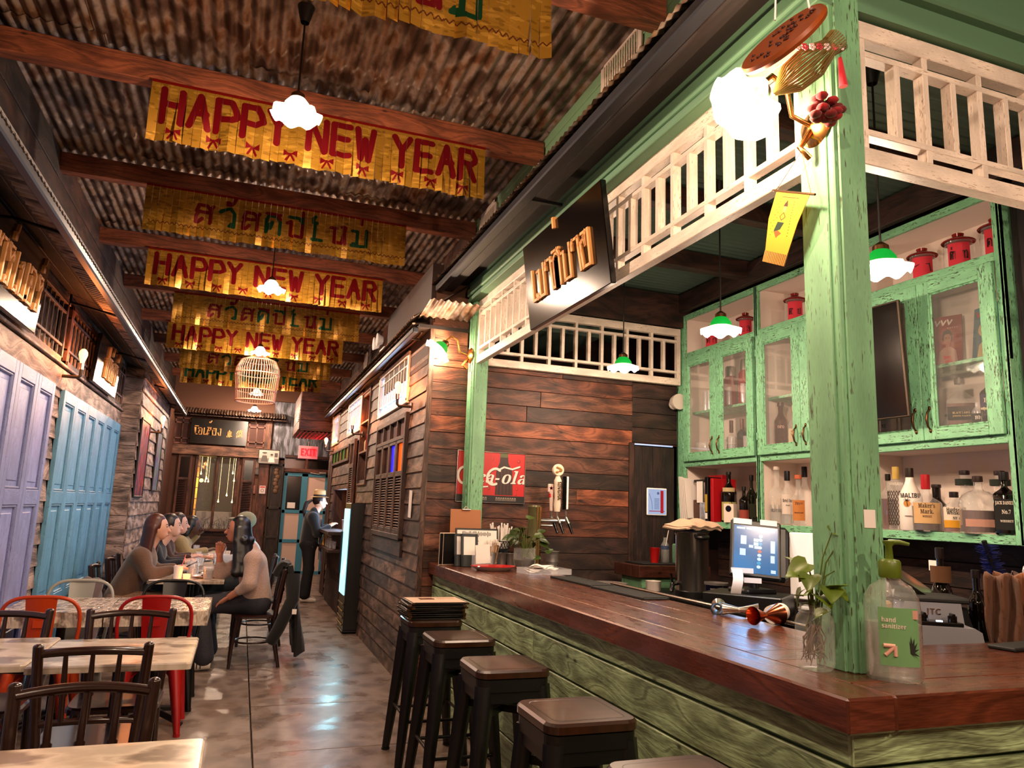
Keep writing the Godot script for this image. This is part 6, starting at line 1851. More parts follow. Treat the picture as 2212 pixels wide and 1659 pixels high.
			g.box(Vector3(0.016, 0.27, 0.022), p + Vector3(0.01, 0.20, -0.003), 0.004)
			part(bt, "white_edge", g, "satin")
	g = G.new()
	g.lathe([Vector2(0, 0), Vector2(0.042, 0), Vector2(0.048, 0.05), Vector2(0.052, 0.052), Vector2(0.05, 0.09), Vector2(0.056, 0.13), Vector2(0.059, 0.133), Vector2(0.055, 0.135), Vector2(0.045, 0.01), Vector2(0, 0.008)], Vector3(), 24)
	solo("tin_bucket", "small galvanised bucket to the right of the beer tower", "bucket", g, "tin_bucket", Vector3(2.36, Y, -5.52))
	var nk := thing("napkin_tray", "clear tray of crumpled paper napkins before the beer tower", "napkins", Vector3(2.1, Y, -5.05), 0.1)
	g = G.new()
	g.box(Vector3(0.34, 0.006, 0.2), Vector3(0, 0.003, 0))
	for sx in [-1, 1]:
		g.box(Vector3(0.004, 0.04, 0.2), Vector3(sx * 0.17, 0.02, 0))
		g.box(Vector3(0.34, 0.04, 0.004), Vector3(0, 0.02, sx * 0.1))
	part(nk, "tray", g, "film")
	for k in 6:
		var rows := []
		for jj in 4:
			var row := []
			for i in 5:
				row.append(Vector3(i * 0.035, 0.012 + 0.008 * k + 0.012 * sin(i * 1.7 + k) * cos(jj * 1.3), jj * 0.04))
			rows.append(row)
		g = G.new()
		g.sheet(rows, 0.001)
		part(nk, "napkin", g, "paper", Vector3(rv(-0.17, -0.02), 0.0, rv(-0.09, -0.03)), "", rv(-0.5, 0.5))
func make_back_bar_things():
	var B := 0.9
	var wt := thing("back_counter", "dark working counter below the mint cabinets", "counter", Vector3(3.45, 0, -4.1))
	slab_local2(wt, "top", Vector3(0.8, 0.04, 2.7), Vector3(0, 0.88, 0), "dark_metal")
	slab_local2(wt, "carcass", Vector3(0.7, 0.86, 2.6), Vector3(0.05, 0.43, 0), "black")
	var wt2 := thing("side_counter", "dark side counter behind the right arm of the bar", "counter", Vector3(3.1, 0, -2.5))
	slab_local2(wt2, "top", Vector3(1.6, 0.04, 0.5), Vector3(0, 0.94, 0), "dark_metal")
	slab_local2(wt2, "carcass", Vector3(1.5, 0.92, 0.4), Vector3(0, 0.46, 0), "black")
	var sw := thing("stub_wall", "short mint stub wall with a thick timber cap beside the dark door", "stub wall", Vector3(3.42, 0, -5.62))
	var g := G.new()
	g.box(Vector3(0.5, 0.84, 0.28), Vector3(0, 0.42, 0), 0.004)
	g.box(Vector3(0.58, 0.1, 0.36), Vector3(0, 0.93, 0), 0.012)
	g.box(Vector3(0.54, 0.05, 0.32), Vector3(0, 0.865, 0), 0.01)
	part(sw, "body", g, "post_mint")
	g = G.new()
	g.col = lin(Color(0.34, 0.19, 0.14))
	g.box(Vector3(0.68, 0.10, 0.44), Vector3(0, 1.03, 0), 0.006, 0)
	part(sw, "cap", g, "gloss_wood")
	g = G.new()
	g.box(Vector3(0.5, 0.012, 0.3), Vector3(0, 0.006, 0), 0.004)
	solo("serving_tray", "black serving tray on the timber cap", "tray", g, "rubber", Vector3(3.4, 1.08, -5.62))
	g = G.new()
	g.col = lin(Color(0.66, 0.05, 0.07))
	g.lathe([Vector2(0, 0.002), Vector2(0.032, 0), Vector2(0.045, 0.12), Vector2(0.047, 0.122), Vector2(0.043, 0.122), Vector2(0.03, 0.006), Vector2(0, 0.006)], Vector3(), 22)
	solo("red_cup", "red plastic cup on the black tray", "cup", g, "satin", Vector3(3.33, 1.092, -5.58))
	var wb := bottle("water_bottle", "clear plastic water bottle with a straw, beside the red cup", Vector3(3.44, 1.092, -5.60), {"gl": "clear", "R": 0.036, "H": 0.22, "sh": 0.62, "nk": 0.86, "rn": 0.014, "lvl": 0.5, "liq": Color(0.7, 0.7, 0.7), "lmat": "water_glass", "labs": [[0.5, 0.64, 3.1, Color(0.2, 0.26, 0.42)]]})
	g = G.new()
	g.rod(Vector3(0, 0.1, 0), Vector3(0.03, 0.27, 0.0), 0.003)
	part(wb, "straw", g, "paper")
	g = G.new()
	g.box(Vector3(0.1, 0.17, 0.08), Vector3(0, 0.085, 0), 0.01)
	solo("green_caddy", "pale green caddy on the timber cap, half hidden by the urn", "caddy", g, "flat_mint", Vector3(3.58, 1.08, -5.6))
	var ua := Vector3(3.2, B, -4.83)
	var ur := thing("coffee_urn", "tall brushed steel coffee urn with black lid and handles", "urn", ua, towards_camera(ua))
	g = G.new()
	g.lathe([Vector2(0.122, 0.05), Vector2(0.122, 0.46), Vector2(0.126, 0.465), Vector2(0.126, 0.475), Vector2(0, 0.48)], Vector3(), 40)
	part(ur, "body", g, "steel")
	g = G.new()
	g.lathe([Vector2(0, 0), Vector2(0.13, 0), Vector2(0.13, 0.045), Vector2(0.124, 0.05)], Vector3(), 36)
	part(ur, "base", g, "black")
	g = G.new()
	g.lathe([Vector2(0.127, 0.47), Vector2(0.128, 0.485), Vector2(0.1, 0.52), Vector2(0.04, 0.53), Vector2(0, 0.53)], Vector3(), 36)
	part(ur, "lid", g, "black")
	g = G.new()
	g.tube([Vector3(0.03, 0.44, 0.12), Vector3(0.05, 0.435, 0.145), Vector3(0.09, 0.435, 0.13), Vector3(0.11, 0.44, 0.07)], 0.018, 10)
	part(ur, "handle", g, "black")
	g = G.new()
	g.rod(Vector3(-0.115, 0.08, 0.05), Vector3(-0.115, 0.45, 0.05), 0.007)
	g.ball(Vector3(-0.115, 0.455, 0.05), Vector3(0.013, 0.013, 0.013), 10)
	part(ur, "sight_glass", g, "chrome")
	g = G.new()
	g.tube([Vector3(-0.11, 0.1, 0.06), Vector3(-0.14, 0.09, 0.1), Vector3(-0.15, 0.04, 0.12)], [0.016, 0.018, 0.013], 10)
	g.rod(Vector3(-0.14, 0.1, 0.1), Vector3(-0.15, 0.17, 0.1), 0.008)
	part(ur, "tap", g, "black_gloss")
	var rows := []
	for j in 9:
		var row := []
		for i in 11:
			var u := i / 10.0 - 0.5
			var v := j / 8.0 - 0.5
			var e := maxf(absf(u) * 2.0, absf(v) * 2.0)
			row.append(Vector3(u * 0.36, 0.545 - 0.05 * pow(e, 3) + 0.008 * sin(u * 16.0 + v * 5.0), v * 0.26))
		rows.append(row)
	g = G.new()
	g.col = lin(Color(0.72, 0.60, 0.50))
	g.sheet(rows, 0.012)
	for j in 9:
		for i in 11:
			rows[j][i] += Vector3(0.01, 0.016, 0.008)
	g.sheet(rows, 0.012)
	solo("folded_cloth", "folded beige cloth lying on top of the coffee urn", "cloth", g, "cloth", ua, 0.3)
	var ca := Vector3(3.05, 0.9, -4.32)
	var cc := thing("coffee_can", "dark blue coffee can with white lettering beside the urn", "can", ca, towards_camera(ca))
	g = G.new()
	g.col = lin(Color(0.05, 0.055, 0.13))
	g.lathe([Vector2(0, 0), Vector2(0.076, 0), Vector2(0.076, 0.14)], Vector3(), 30)
	part(cc, "can", g, "gloss")
	g = G.new()
	g.lathe([Vector2(0.078, 0.14), Vector2(0.079, 0.155), Vector2(0.072, 0.155), Vector2(0.072, 0.13), Vector2(0, 0.13)], Vector3(), 30)
	part(cc, "rim", g, "tin_bucket")
	for q in [["VACUUM PACKED", 0.112, 0.008, 0.08], ["Sweet Coffee", 0.07, 0.014, 0.08], ["Since 2016", 0.05, 0.011, 0.06]]:
		part(cc, "lettering", letters(q[0], q[2], q[3], true, 0.001, 0.0765), "white_paint", Vector3(0, q[1], 0))
	var ta := Vector3(2.95, 0.9, -3.72)
	var td := thing("cash_drawer", "black cash drawer with a round lock under the till screen", "drawer", Vector3(2.95, 0.9, -3.85), -0.9)
	g = G.new()
	g.box(Vector3(0.46, 0.13, 0.36), Vector3(0, 0.075, 0), 0.006)
	part(td, "drawer", g, "black")
	g = G.new()
	g.lathe([Vector2(0.012, 0), Vector2(0.012, 0.006), Vector2(0, 0.006)], Vector3(0.13, 0.06, 0.18), 14, Basis(Vector3.RIGHT, PI / 2))
	part(td, "lock", g, "chrome")
	var scr := Pic.new(256, 320, Color(0.09, 0.43, 0.66))
	var wt_ := Color(0.85, 0.93, 0.97)
	scr.rect(16, 12, 50, 14, wt_)
	scr.rect(72, 12, 34, 14, Color(0.6, 0.8, 0.9))
	scr.rect(210, 14, 30, 18, wt_)
	for q in [[40, 70, 34, 60], [36, 160, 34, 46], [88, 130, 26, 20], [116, 110, 28, 22], [116, 84, 28, 22], [120, 134, 26, 20], [214, 90, 26, 84], [214, 190, 24, 50], [216, 286, 28, 22]]:
		scr.rect(q[0], q[1], q[2], q[3], wt_)
	for k in 9:
		scr.oval(158 - k * 1.5, 66 + k * 26, 12, 11, [wt_, wt_, Color(0.2, 0.65, 0.85), wt_, Color(0.85, 0.45, 0.4)][k % 5])
	var sm := mat("till_screen", Color(0.05, 0.05, 0.05), 0.2, 0.0, scr.tex())
	sm.emission_enabled = true
	sm.emission_operator = BaseMaterial3D.EMISSION_OP_MULTIPLY
	sm.emission = Color(1, 1, 1)
	sm.emission_texture = sm.albedo_texture
	sm.emission_energy_multiplier = 1.1
	var ti := thing("till_screen", "tilted till screen glowing blue with white buttons, on the cash drawer", "screen", Vector3(3.0, 1.035, -3.84))
	var tb := Basis(Vector3.UP, towards_camera(Vector3(3.0, 1, -3.84)) + 0.12) * Basis(Vector3.BACK, -0.07) * Basis(Vector3.RIGHT, -0.32)
	g = G.new()
	g.b = Transform3D(tb, Vector3(0, 0.27, 0))
	g.box(Vector3(0.30, 0.36, 0.035), Vector3(0, 0, -0.02), 0.01)
	g.box(Vector3(0.2, 0.34, 0.07), Vector3(0.1, 0, -0.07), 0.02)
	part(ti, "housing", g, "black")
	g = G.new()
	g.b = Transform3D(tb, Vector3(0, 0.27, 0))
	g.quad(Vector3(-0.13, -0.155, 0.0), Vector3(0.13, -0.155, 0.0), Vector3(0.13, 0.14, 0.0), Vector3(-0.13, 0.14, 0.0), Vector3.BACK)
	part(ti, "display", g, "till_screen")
	g = G.new()
	g.b = Transform3D(tb, Vector3(0, 0.27, 0))
	g.box(Vector3(0.11, 0.035, 0.002), Vector3(-0.08, 0.165, 0.001))
	g.box(Vector3(0.1, 0.035, 0.002), Vector3(0.075, 0.17, 0.001))
	part(ti, "taped_note", g, "paper")
	g = G.new()
	g.rod(Vector3(0.03, 0, -0.06), Vector3(0.03, 0.2, -0.08), 0.03)
	g.box(Vector3(0.22, 0.03, 0.2), Vector3(0, 0.015, -0.04), 0.01)
	part(ti, "stand", g, "black")
	omni(ti, Vector3(-0.2, 0.28, 0.18), Color(0.35, 0.7, 1.0), 0.05, 0.12)
	rows = []
	for j in 9:
		var row := []
		for i in 2:
			row.append(Vector3(-0.14 + i * 0.06 + 0.008 * sin(j * 0.9), 0.14 - j * 0.028, 0.10 + 0.04 * sin(j * 0.55)))
		rows.append(row)
	g = G.new()
	g.sheet(rows, 0.001)
	g.box(Vector3(0.13, 0.03, 0.002), Vector3(-0.08, 0.135, 0.095))
	g.box(Vector3(0.1, 0.03, 0.002), Vector3(-0.02, 0.08, 0.10))
	solo("receipt_strip", "white till receipt curling down under the glowing screen", "receipt", g, "paper", Vector3(3.0, 1.04, -3.84), towards_camera(Vector3(3, 1, -3.84)))
	var s2 := thing("dark_monitor", "second dark monitor reflecting blue behind the till", "monitor", Vector3(3.35, 0.95, -3.72), towards_camera(Vector3(3.35, 1, -3.72)) - 0.1)
	g = G.new()
	g.box(Vector3(0.30, 0.4, 0.02), Vector3(0, 0.26, 0), 0.006)
	g.rod(Vector3(0, 0, -0.05), Vector3(0, 0.2, -0.03), 0.02)
	g.box(Vector3(0.18, 0.02, 0.14), Vector3(0, 0.01, -0.04), 0.004)
	g.col = lin(Color(0.03, 0.06, 0.14))
	part(s2, "monitor", g, "gloss")
	g = G.new()
	g.col = Color(0.75, 0.72, 0.7)
	g.box(Vector3(0.14, 0.36, 0.003), Vector3(0, 0.18, 0))
	var nt := solo("hanging_note", "long handwritten note hanging behind the till, left of the near post", "note", g, "paper", Vector3(3.7, 1.0, -3.75), towards_camera(Vector3(3.7, 1, -3.75)))
	g = G.new()
	for k in 8:
		g.box(Vector3(rv(0.06, 0.11), 0.014, 0.001), Vector3(rv(-0.01, 0.01), 0.05 + k * 0.037, 0.002))
	part(nt, "handwriting", g, "black")
	var rl := thing("speed_rail", "steel and black speed rail along the inside of the counter", "rail", Vector3(2.33, 0.78, -3.3))
	g = G.new()
	g.box(Vector3(0.2, 0.02, 2.6), Vector3(0, 0.1, 0), 0.003)
	g.box(Vector3(0.012, 0.10, 2.6), Vector3(-0.09, 0.16, 0), 0.003)
	part(rl, "trough", g, "dark_metal")
	g = G.new()
	g.rod(Vector3(0.08, 0.24, -1.3), Vector3(0.08, 0.24, 1.3), 0.01)
	part(rl, "bar", g, "steel")
	for q in [[Vector3(2.16, 1.055, -3.05), 0.9, "steel", "steel jigger lying at the counter's inner edge, left cone"], [Vector3(2.19, 1.06, -2.93), -0.6, "steel", "steel jigger lying at the counter's inner edge, right cone"], [Vector3(2.12, 1.075, -2.66), 0.2, "copper", "copper jigger lying at the counter's inner edge beside the vine"]]:
		g = G.new()
		var r: float = 0.045 if q[2] == "copper" else 0.034
		g.lathe([Vector2(r, -0.085), Vector2(r * 0.95, -0.08), Vector2(0.012, -0.005), Vector2(0.012, 0.005), Vector2(r * 0.8, 0.07), Vector2(r * 0.84, 0.074)], Vector3(), 26, Basis(Vector3.UP, q[1]) * Basis(Vector3.BACK, PI / 2))
		solo("jigger", q[3], "jigger", g, q[2], q[0] + Vector3(0, 0.01, 0), 0.0, "jiggers at the inner edge")
	g = G.new()
	g.tube([Vector3(-0.07, 0, 0), Vector3(0.07, 0, 0)], 0.04, 20)
	solo("paper_roll", "white paper roll lying behind the copper jigger", "roll", g, "paper", Vector3(2.36, 1.06, -2.88), 0.6)
	var bd := thing("button_device", "dark device with a glowing blue ring seen through the vine", "device", Vector3(2.28, 1.0, -2.42), towards_camera(Vector3(2.28, 1, -2.42)))
	g = G.new()
	g.box(Vector3(0.1, 0.22, 0.04), Vector3(0, 0.11, 0), 0.01)
	part(bd, "case", g, "black")
	g = G.new()
	for k in 20:
		var a := k / 20.0 * TAU
		g.rod(Vector3(cos(a) * 0.011, 0.17 + sin(a) * 0.011, 0.022), Vector3(cos(a + 0.32) * 0.011, 0.17 + sin(a + 0.32) * 0.011, 0.022), 0.003, -1.0, 5)
	part(bd, "light_ring", g, "led_blue")
	for q in [[Vector3(2.75, 0.80, -5.3), 0.3, 0.15, "film", "clear plastic tub in the shade beyond the bar mats"], [Vector3(2.6, 0.85, -5.0), 0.09, 0.09, "chrome", "small steel shaker cap catching light beyond the mats"], [Vector3(3.12, 0.80, -5.25), 0.12, 0.17, "satin", "white bucket between the stub wall and the urn"]]:
		g = G.new()
		g.col = lin(Color(0.8, 0.75, 0.72))
		g.lathe([Vector2(0, 0), Vector2(q[1] * 0.44, 0), Vector2(q[1] * 0.5, q[2]), Vector2(q[1] * 0.52, q[2] + 0.004), Vector2(q[1] * 0.48, q[2]), Vector2(0, 0.01)], Vector3(), 24)
		solo("bar_tub", q[4], "tub", g, q[3], q[0])
	g = G.new()
	g.box(Vector3(0.9, 0.78, 0.5), Vector3(0, 0.39, 0), 0.006)
	solo("low_fridge", "low dark bar fridge beyond the mats", "fridge", g, "black", Vector3(2.85, 0.02, -5.25))
	var ba := Vector3(2.82, 0.96, -2.46)
	var bl := thing("blender_base", "grey and black blender base with two knobs and a white light", "blender", ba, towards_camera(ba) + 0.3)
	g = G.new()
	g.col = lin(Color(0.55, 0.55, 0.58))
	g.prism(PackedVector2Array([Vector2(-0.16, 0), Vector2(0.16, 0), Vector2(0.145, 0.10), Vector2(0.12, 0.115), Vector2(-0.12, 0.115), Vector2(-0.145, 0.10)]), 0.14, Transform3D(Basis(), Vector3(0, 0, 0)))
	g.prism(PackedVector2Array([Vector2(-0.12, 0.11), Vector2(0.12, 0.11), Vector2(0.11, 0.20), Vector2(-0.11, 0.20)]), 0.15, Transform3D(Basis(), Vector3(0, 0, -0.12)))
	part(bl, "body", g, "satin")
	g = G.new()
	g.prism(PackedVector2Array([Vector2(-0.16, 0), Vector2(0.16, 0), Vector2(0.13, 0.18), Vector2(-0.13, 0.18)]), 0.22, Transform3D(Basis(), Vector3(0.02, 0, -0.24)))
	g.box(Vector3(0.28, 0.025, 0.24), Vector3(0.01, 0.21, -0.09), 0.008)
	part(bl, "rear_shell", g, "rubber")
	g = G.new()
	g.box(Vector3(0.17, 0.02, 0.08), Vector3(0, 0.122, 0.085), 0.004)
	for sx in [-1, 1]:
		g.rod(Vector3(sx * 0.055, 0.13, 0.085), Vector3(sx * 0.055, 0.155, 0.085), 0.018)
		g.box(Vector3(0.012, 0.02, 0.045), Vector3(sx * 0.055, 0.155, 0.085), 0.003)
	part(bl, "knob_panel", g, "black_gloss")
	g = G.new()
	g.box(Vector3(0.022, 0.004, 0.012), Vector3(0, 0.134, 0.1))
	part(bl, "light", g, "led_white")
	part(bl, "lettering", letters("JTC", 0.024, 0.06, false, 0.003), "chrome", Vector3(-0.03, 0.145, 0.0305))
	g = G.new()
	g.col = lin(Color(0.76, 0.62, 0.42))
	g.box(Vector3(0.22, 0.2, 0.16), Vector3(0, 0.1, 0), 0.01)
	solo("cream_box", "cream plastic box behind the sanitizer bottle", "box", g, "satin", Vector3(2.52, 0.96, -2.52), 0.5)
	rows = []
	for j in 9:
		var row := []
		for i in 11:
			row.append(Vector3(i * 0.026 - 0.13, 0.02 + 0.12 * sin(PI * i / 10.0) * sin(PI * (j + 1) / 10.0) + 0.025 * sin(i * 2.1 + j * 1.4), j * 0.022 - 0.09))
		rows.append(row)
	g = G.new()
	g.sheet(rows, 0.002)
	solo("crumpled_bag", "crumpled clear plastic bag on the cream box", "bag", g, "film", Vector3(2.53, 1.17, -2.53), 0.5)
	g = G.new()
	g.lathe([Vector2(0, 0.0), Vector2(0.08, 0.005), Vector2(0.15, 0.035), Vector2(0.17, 0.06), Vector2(0.175, 0.062), Vector2(0.165, 0.055), Vector2(0.08, 0.012), Vector2(0, 0.008)], Vector3(), 32)
	var bo := solo("steel_bowl", "tilted shallow steel bowl above the blender base", "bowl", g, "steel", Vector3(2.93, 1.17, -2.68))
	bo.rotation = Vector3(0.5, 0, -0.35)
	for q in [[Vector3(3.15, 0.96, -2.68), 0.045, 0.42, "dark champagne bottle with a gold neck label beyond the bowl"], [Vector3(3.35, 0.96, -2.66), 0.042, 0.32, "brown bottle standing beside the blue brush"]]:
		bottle("dark_bottle", q[3], q[0], {"gl": "bottle_black", "R": q[1], "H": q[2], "sh": 0.5, "nk": 0.72, "rn": 0.016, "cap": Color(0.05, 0.04, 0.03), "caph": 0.12, "labs": [[0.62, 0.8, 1.2, Color(0.35, 0.22, 0.1)]] if q[2] > 0.4 else []})
	var bb := thing("blue_brush", "blue bristle brush standing aslant behind the blender", "brush", Vector3(3.45, 0.98, -2.62))
	g = G.new()
	g.col = lin(Color(0.03, 0.10, 0.42))
	for k in 500:
		var v := rv(0.12, 0.42)
		var a := rv(0, TAU)
		var c0 := Vector3(-0.36 * v + 0.08, v, 0)
		var d := Vector3(cos(a), 0.2, sin(a)) * rv(0.03, 0.055)
		g.rod(c0, c0 + d, 0.0018, 0.001, 3)
	stuff(part(bb, "bristles", g, "plain"))
	g = G.new()
	g.rod(Vector3(0.08, 0, 0), Vector3(-0.08, 0.44, 0), 0.012)
	part(bb, "handle", g, "black")
	g = G.new()
	g.tube([Vector3(0, 0, 0), Vector3(0, 0.24, 0), Vector3(0.015, 0.30, 0.0), Vector3(-0.02, 0.335, 0.02), Vector3(-0.05, 0.32, 0.03)], [0.02, 0.022, 0.024, 0.022, 0.016], 12)
	solo("white_spout", "white plastic pump spout behind the brown cloths", "pump", g, "ceramic", Vector3(3.62, 0.96, -2.6))
	g = G.new()
	g.col = lin(Color(0.86, 0.82, 0.78))
	g.box(Vector3(0.1, 0.2, 0.1), Vector3(0, 0.1, 0), 0.003)
	g.prism(PackedVector2Array([Vector2(-0.05, 0.2), Vector2(0.05, 0.2), Vector2(0, 0.245)]), 0.1, Transform3D(Basis(), Vector3(0, 0, -0.05)))
	solo("milk_carton", "small white gable topped carton beside the white spout", "carton", g, "paper", Vector3(3.48, 0.96, -2.5), 0.4)
	g = G.new()
	g.box(Vector3(0.09, 0.06, 0.003), Vector3(0, 0.03, 0))
	solo("price_card", "small white card hanging on the dark wall behind the bowl", "card", g, "paper", Vector3(3.9, 1.22, -3.35), -PI / 2)
	for i in 3:
		rows = []
		var w: float = [0.1, 0.13, 0.12][i]
		for j in 15:
			var row := []
			var v := j / 14.0
			var y := 0.34 - v * 0.36 if j > 3 else 0.34 + 0.02 * sin(j / 3.0 * PI)
			for k in 11:
				var u := k / 10.0 - 0.5
				row.append(Vector3(u * w * (1.0 + 0.3 * sin(v * 4.0 + i)), y + 0.01 * sin(u * 9), 0.05 + 0.03 * sin(u * 14.0 + v * 5.0 + i * 2) - (0.09 if j == 0 else 0.0) - (0.04 if j == 1 else 0.0)))
			rows.append(row)
		g = G.new()
		g.col = lin([Color(0.36, 0.22, 0.14), Color(0.52, 0.33, 0.21), Color(0.24, 0.15, 0.11)][i])
		g.sheet(rows, 0.008)
		solo("work_cloth", ["brown work cloth hanging at the left of three, beside the blender", "light brown work cloth hanging in the middle of three", "dark brown work cloth hanging at the right of three"][i], "cloth", g, "cloth", Vector3(3.02 + i * 0.12, 0.93, -2.28 - 0.02 * i), towards_camera(Vector3(3.1, 1, -2.3)), "brown cloths behind the right counter")
	rows = []
	for j in 11:
		var row := []
		for i in 9:
			row.append(Vector3(i * 0.03 - 0.12 + 0.02 * sin(j * 1.1), 0.36 - j * 0.036, 0.05 * sin(i * 1.3 + j * 0.9)))
		rows.append(row)
	g = G.new()
	g.sheet(rows, 0.002)
	solo("clear_bag", "crinkled clear plastic bag hanging at the right edge behind the counter", "bag", g, "film", Vector3(3.55, 0.98, -2.25), towards_camera(Vector3(3.55, 1, -2.25)))
	var tp := Pic.new(128, 160, Color(0.72, 0.78, 0.92))
	tp.rect(88, 8, 22, 144, Color(0.75, 0.12, 0.16))
	tp.rect(8, 138, 110, 5, Color(0.7, 0.2, 0.3))
	for k in 8: tp.rect(44, 60 + k * 9, 36, 4, Color(0.45, 0.52, 0.68))
	tp.oval(72, 26, 9, 9, Color(0.4, 0.45, 0.6))
	tp.path([Vector2(8, 30), Vector2(26, 80), Vector2(30, 130)], 1.5, Color(0.4, 0.45, 0.6))
	var tmm := mat("tablet_screen", Color(0.05, 0.05, 0.05), 0.2, 0.0, tp.tex())
	tmm.emission_enabled = true
	tmm.emission_operator = BaseMaterial3D.EMISSION_OP_MULTIPLY
	tmm.emission = Color(1, 1, 1)
	tmm.emission_texture = tmm.albedo_texture
	tmm.emission_energy_multiplier = 0.9
	var tb2 := thing("wall_tablet", "glowing tablet screen with a red stripe mounted on the dark door", "tablet", Vector3(3.63, 1.61, -6.055))
	g = G.new()
	g.box(Vector3(0.21, 0.25, 0.015), Vector3(), 0.005)
	part(tb2, "case", g, "satin")
	g = G.new()
	g.quad(Vector3(-0.095, -0.115, 0.009), Vector3(0.095, -0.115, 0.009), Vector3(0.095, 0.115, 0.009), Vector3(-0.095, 0.115, 0.009), Vector3.BACK)
	part(tb2, "display", g, "tablet_screen")
	var ck := Pic.new(640, 460, Color(0.72, 0.07, 0.07))
	for k in 60:
		ck.oval(130 + 60 * sin(k * 1.3) + k, 20 + k * 4.4, 20, 9, Color(0.78, 0.32, 0.16).lerp(Color(0.72, 0.1, 0.07), (k % 7) / 7.0))
	ck.poly([Vector2(400, 0), Vector2(470, 0), Vector2(480, 90), Vector2(520, 170), Vector2(530, 390), Vector2(360, 390), Vector2(366, 170), Vector2(396, 90)], Color(0.16, 0.06, 0.05))
	ck.poly([Vector2(396, 0), Vector2(474, 0), Vector2(470, 40), Vector2(402, 40)], Color(0.30, 0.32, 0.16))
	for k in 5: ck.path([Vector2(385 + k * 32, 150), Vector2(380 + k * 34, 380)], 3.0, Color(0.30, 0.14, 0.12))
	for q in [[580, 70, 16], [600, 240, 14], [570, 330, 12], [560, 380, 10], [300, 330, 14], [230, 370, 16], [330, 60, 10]]:
		ck.oval(q[0], q[1], q[2], q[2] * 1.2, Color(0.5, 0.03, 0.04))
		ck.oval(q[0] - 2, q[1] - 3, q[2] * 0.6, q[2] * 0.7, Color(0.8, 0.18, 0.15))
	ck.rect(0, 396, 640, 64, Color(0.05, 0.045, 0.045))
	for pas in 2:
		var off := Vector2(5, 5) if pas == 0 else Vector2()
		var c := Color(0.2, 0.02, 0.03) if pas == 0 else Color(0.90, 0.84, 0.80)
		ck.text("oca-", 96 + off.x, 285 + off.y, 105, c, true, true, 0.3)
		ck.text("ola", 412 + off.x, 285 + off.y, 115, c, true, true, 0.3)
		var arc := []
		for k in 20:
			var a := -0.9 - k / 19.0 * 4.3
			arc.append(Vector2(350 + 66 * cos(a) + 12 * sin(-a), 222 + 74 * sin(a)) + off)
		ck.path(arc, 11, c)
		var arc2 := []
		for k in 20:
			var a := -0.9 - k / 19.0 * 4.3
			arc2.append(Vector2(62 + 52 * cos(a), 222 + 74 * sin(a)) + off)
		ck.path(arc2, 11, c)
		ck.path([Vector2(386, 160) + off, Vector2(440, 130) + off, Vector2(520, 146) + off, Vector2(590, 120) + off], 8, c)
		ck.path([Vector2(90, 300) + off, Vector2(170, 330) + off, Vector2(290, 316) + off], 6, c)
	for k in 10:
		ck.rect(70 + k * 22, 412, 15, 30, Color(0.62, 0.56, 0.5))
		ck.rect(74 + k * 22, 420, 7, 22, Color(0.05, 0.045, 0.045))
	for k in 9:
		ck.rect(370 + k * 22, 412, 15, 30, Color(0.62, 0.56, 0.5))
		ck.rect(374 + k * 22, 420, 7, 22, Color(0.05, 0.045, 0.045))
	picture("cola_sign", "red vintage cola sign with white script, behind the far post", Vector3(2.0, 1.755, -6.05), Basis(), 0.61, 0.425, ck, 0.006, "steel", "sign")
	for q in [[Vector3(3.0, 3.5, -3.28), "white dome security camera on the ceiling over the bar", 0.0], [Vector3(3.80, 2.55, -5.99), "white dome security camera by the far cabinet's edge", 1.0]]:
		var cm := thing("security_camera", q[1], "camera", q[0], 0.0, "white dome cameras at the bar")
		if q[2] > 0.5: cm.rotation = Vector3(PI / 2, 0, 0)
		g = G.new()
		g.col = lin(Color(0.78, 0.74, 0.70))
		g.lathe([Vector2(0, 0.06), Vector2(0.075, 0.06), Vector2(0.075, 0.03), Vector2(0.062, -0.02), Vector2(0.0, -0.025)], Vector3(), 24)
		g.ball(Vector3(-0.012, -0.02, 0.02), Vector3(0.05, 0.045, 0.05), 18)
		part(cm, "dome", g, "satin")
		g = G.new()
		g.ball(Vector3(-0.026, -0.05, 0.034), Vector3(0.026, 0.022, 0.026), 16)
		part(cm, "lens", g, "black_gloss")
func rounded(w: float, d: float, r: float, n := 5) -> PackedVector2Array:
	var p := PackedVector2Array()
	for q in [[1, 1, 0.0], [-1, 1, PI / 2], [-1, -1, PI], [1, -1, PI * 1.5]]:
		for i in n + 1:
			var a: float = q[2] + i * PI / 2 / n
			p.append(Vector2(q[0] * (w / 2 - r) + cos(a) * r, q[1] * (d / 2 - r) + sin(a) * r))
	return p
func flat_slab(g: G, w: float, d: float, r: float, y0: float, y1: float, bev := 0.004):
	var lie := Transform3D(Basis(Vector3.RIGHT, -PI / 2), Vector3(0, y0, 0))
	g.prism(rounded(w, d, r), y1 - y0 - bev, lie)
	g.prism(rounded(w - bev * 2, d - bev * 2, maxf(r - bev, 0.001)), y1 - y0, lie)
	var a := rounded(w, d, r)
	var e := rounded(w - bev * 2, d - bev * 2, maxf(r - bev, 0.001))
	for i in a.size():
		var k := (i + 1) % a.size()
		var n := Vector3(a[i].x, 0, -a[i].y).normalized() + Vector3.UP
		g.quad(Vector3(a[i].x, y1 - bev, -a[i].y), Vector3(a[k].x, y1 - bev, -a[k].y), Vector3(e[k].x, y1, -e[k].y), Vector3(e[i].x, y1, -e[i].y), n)
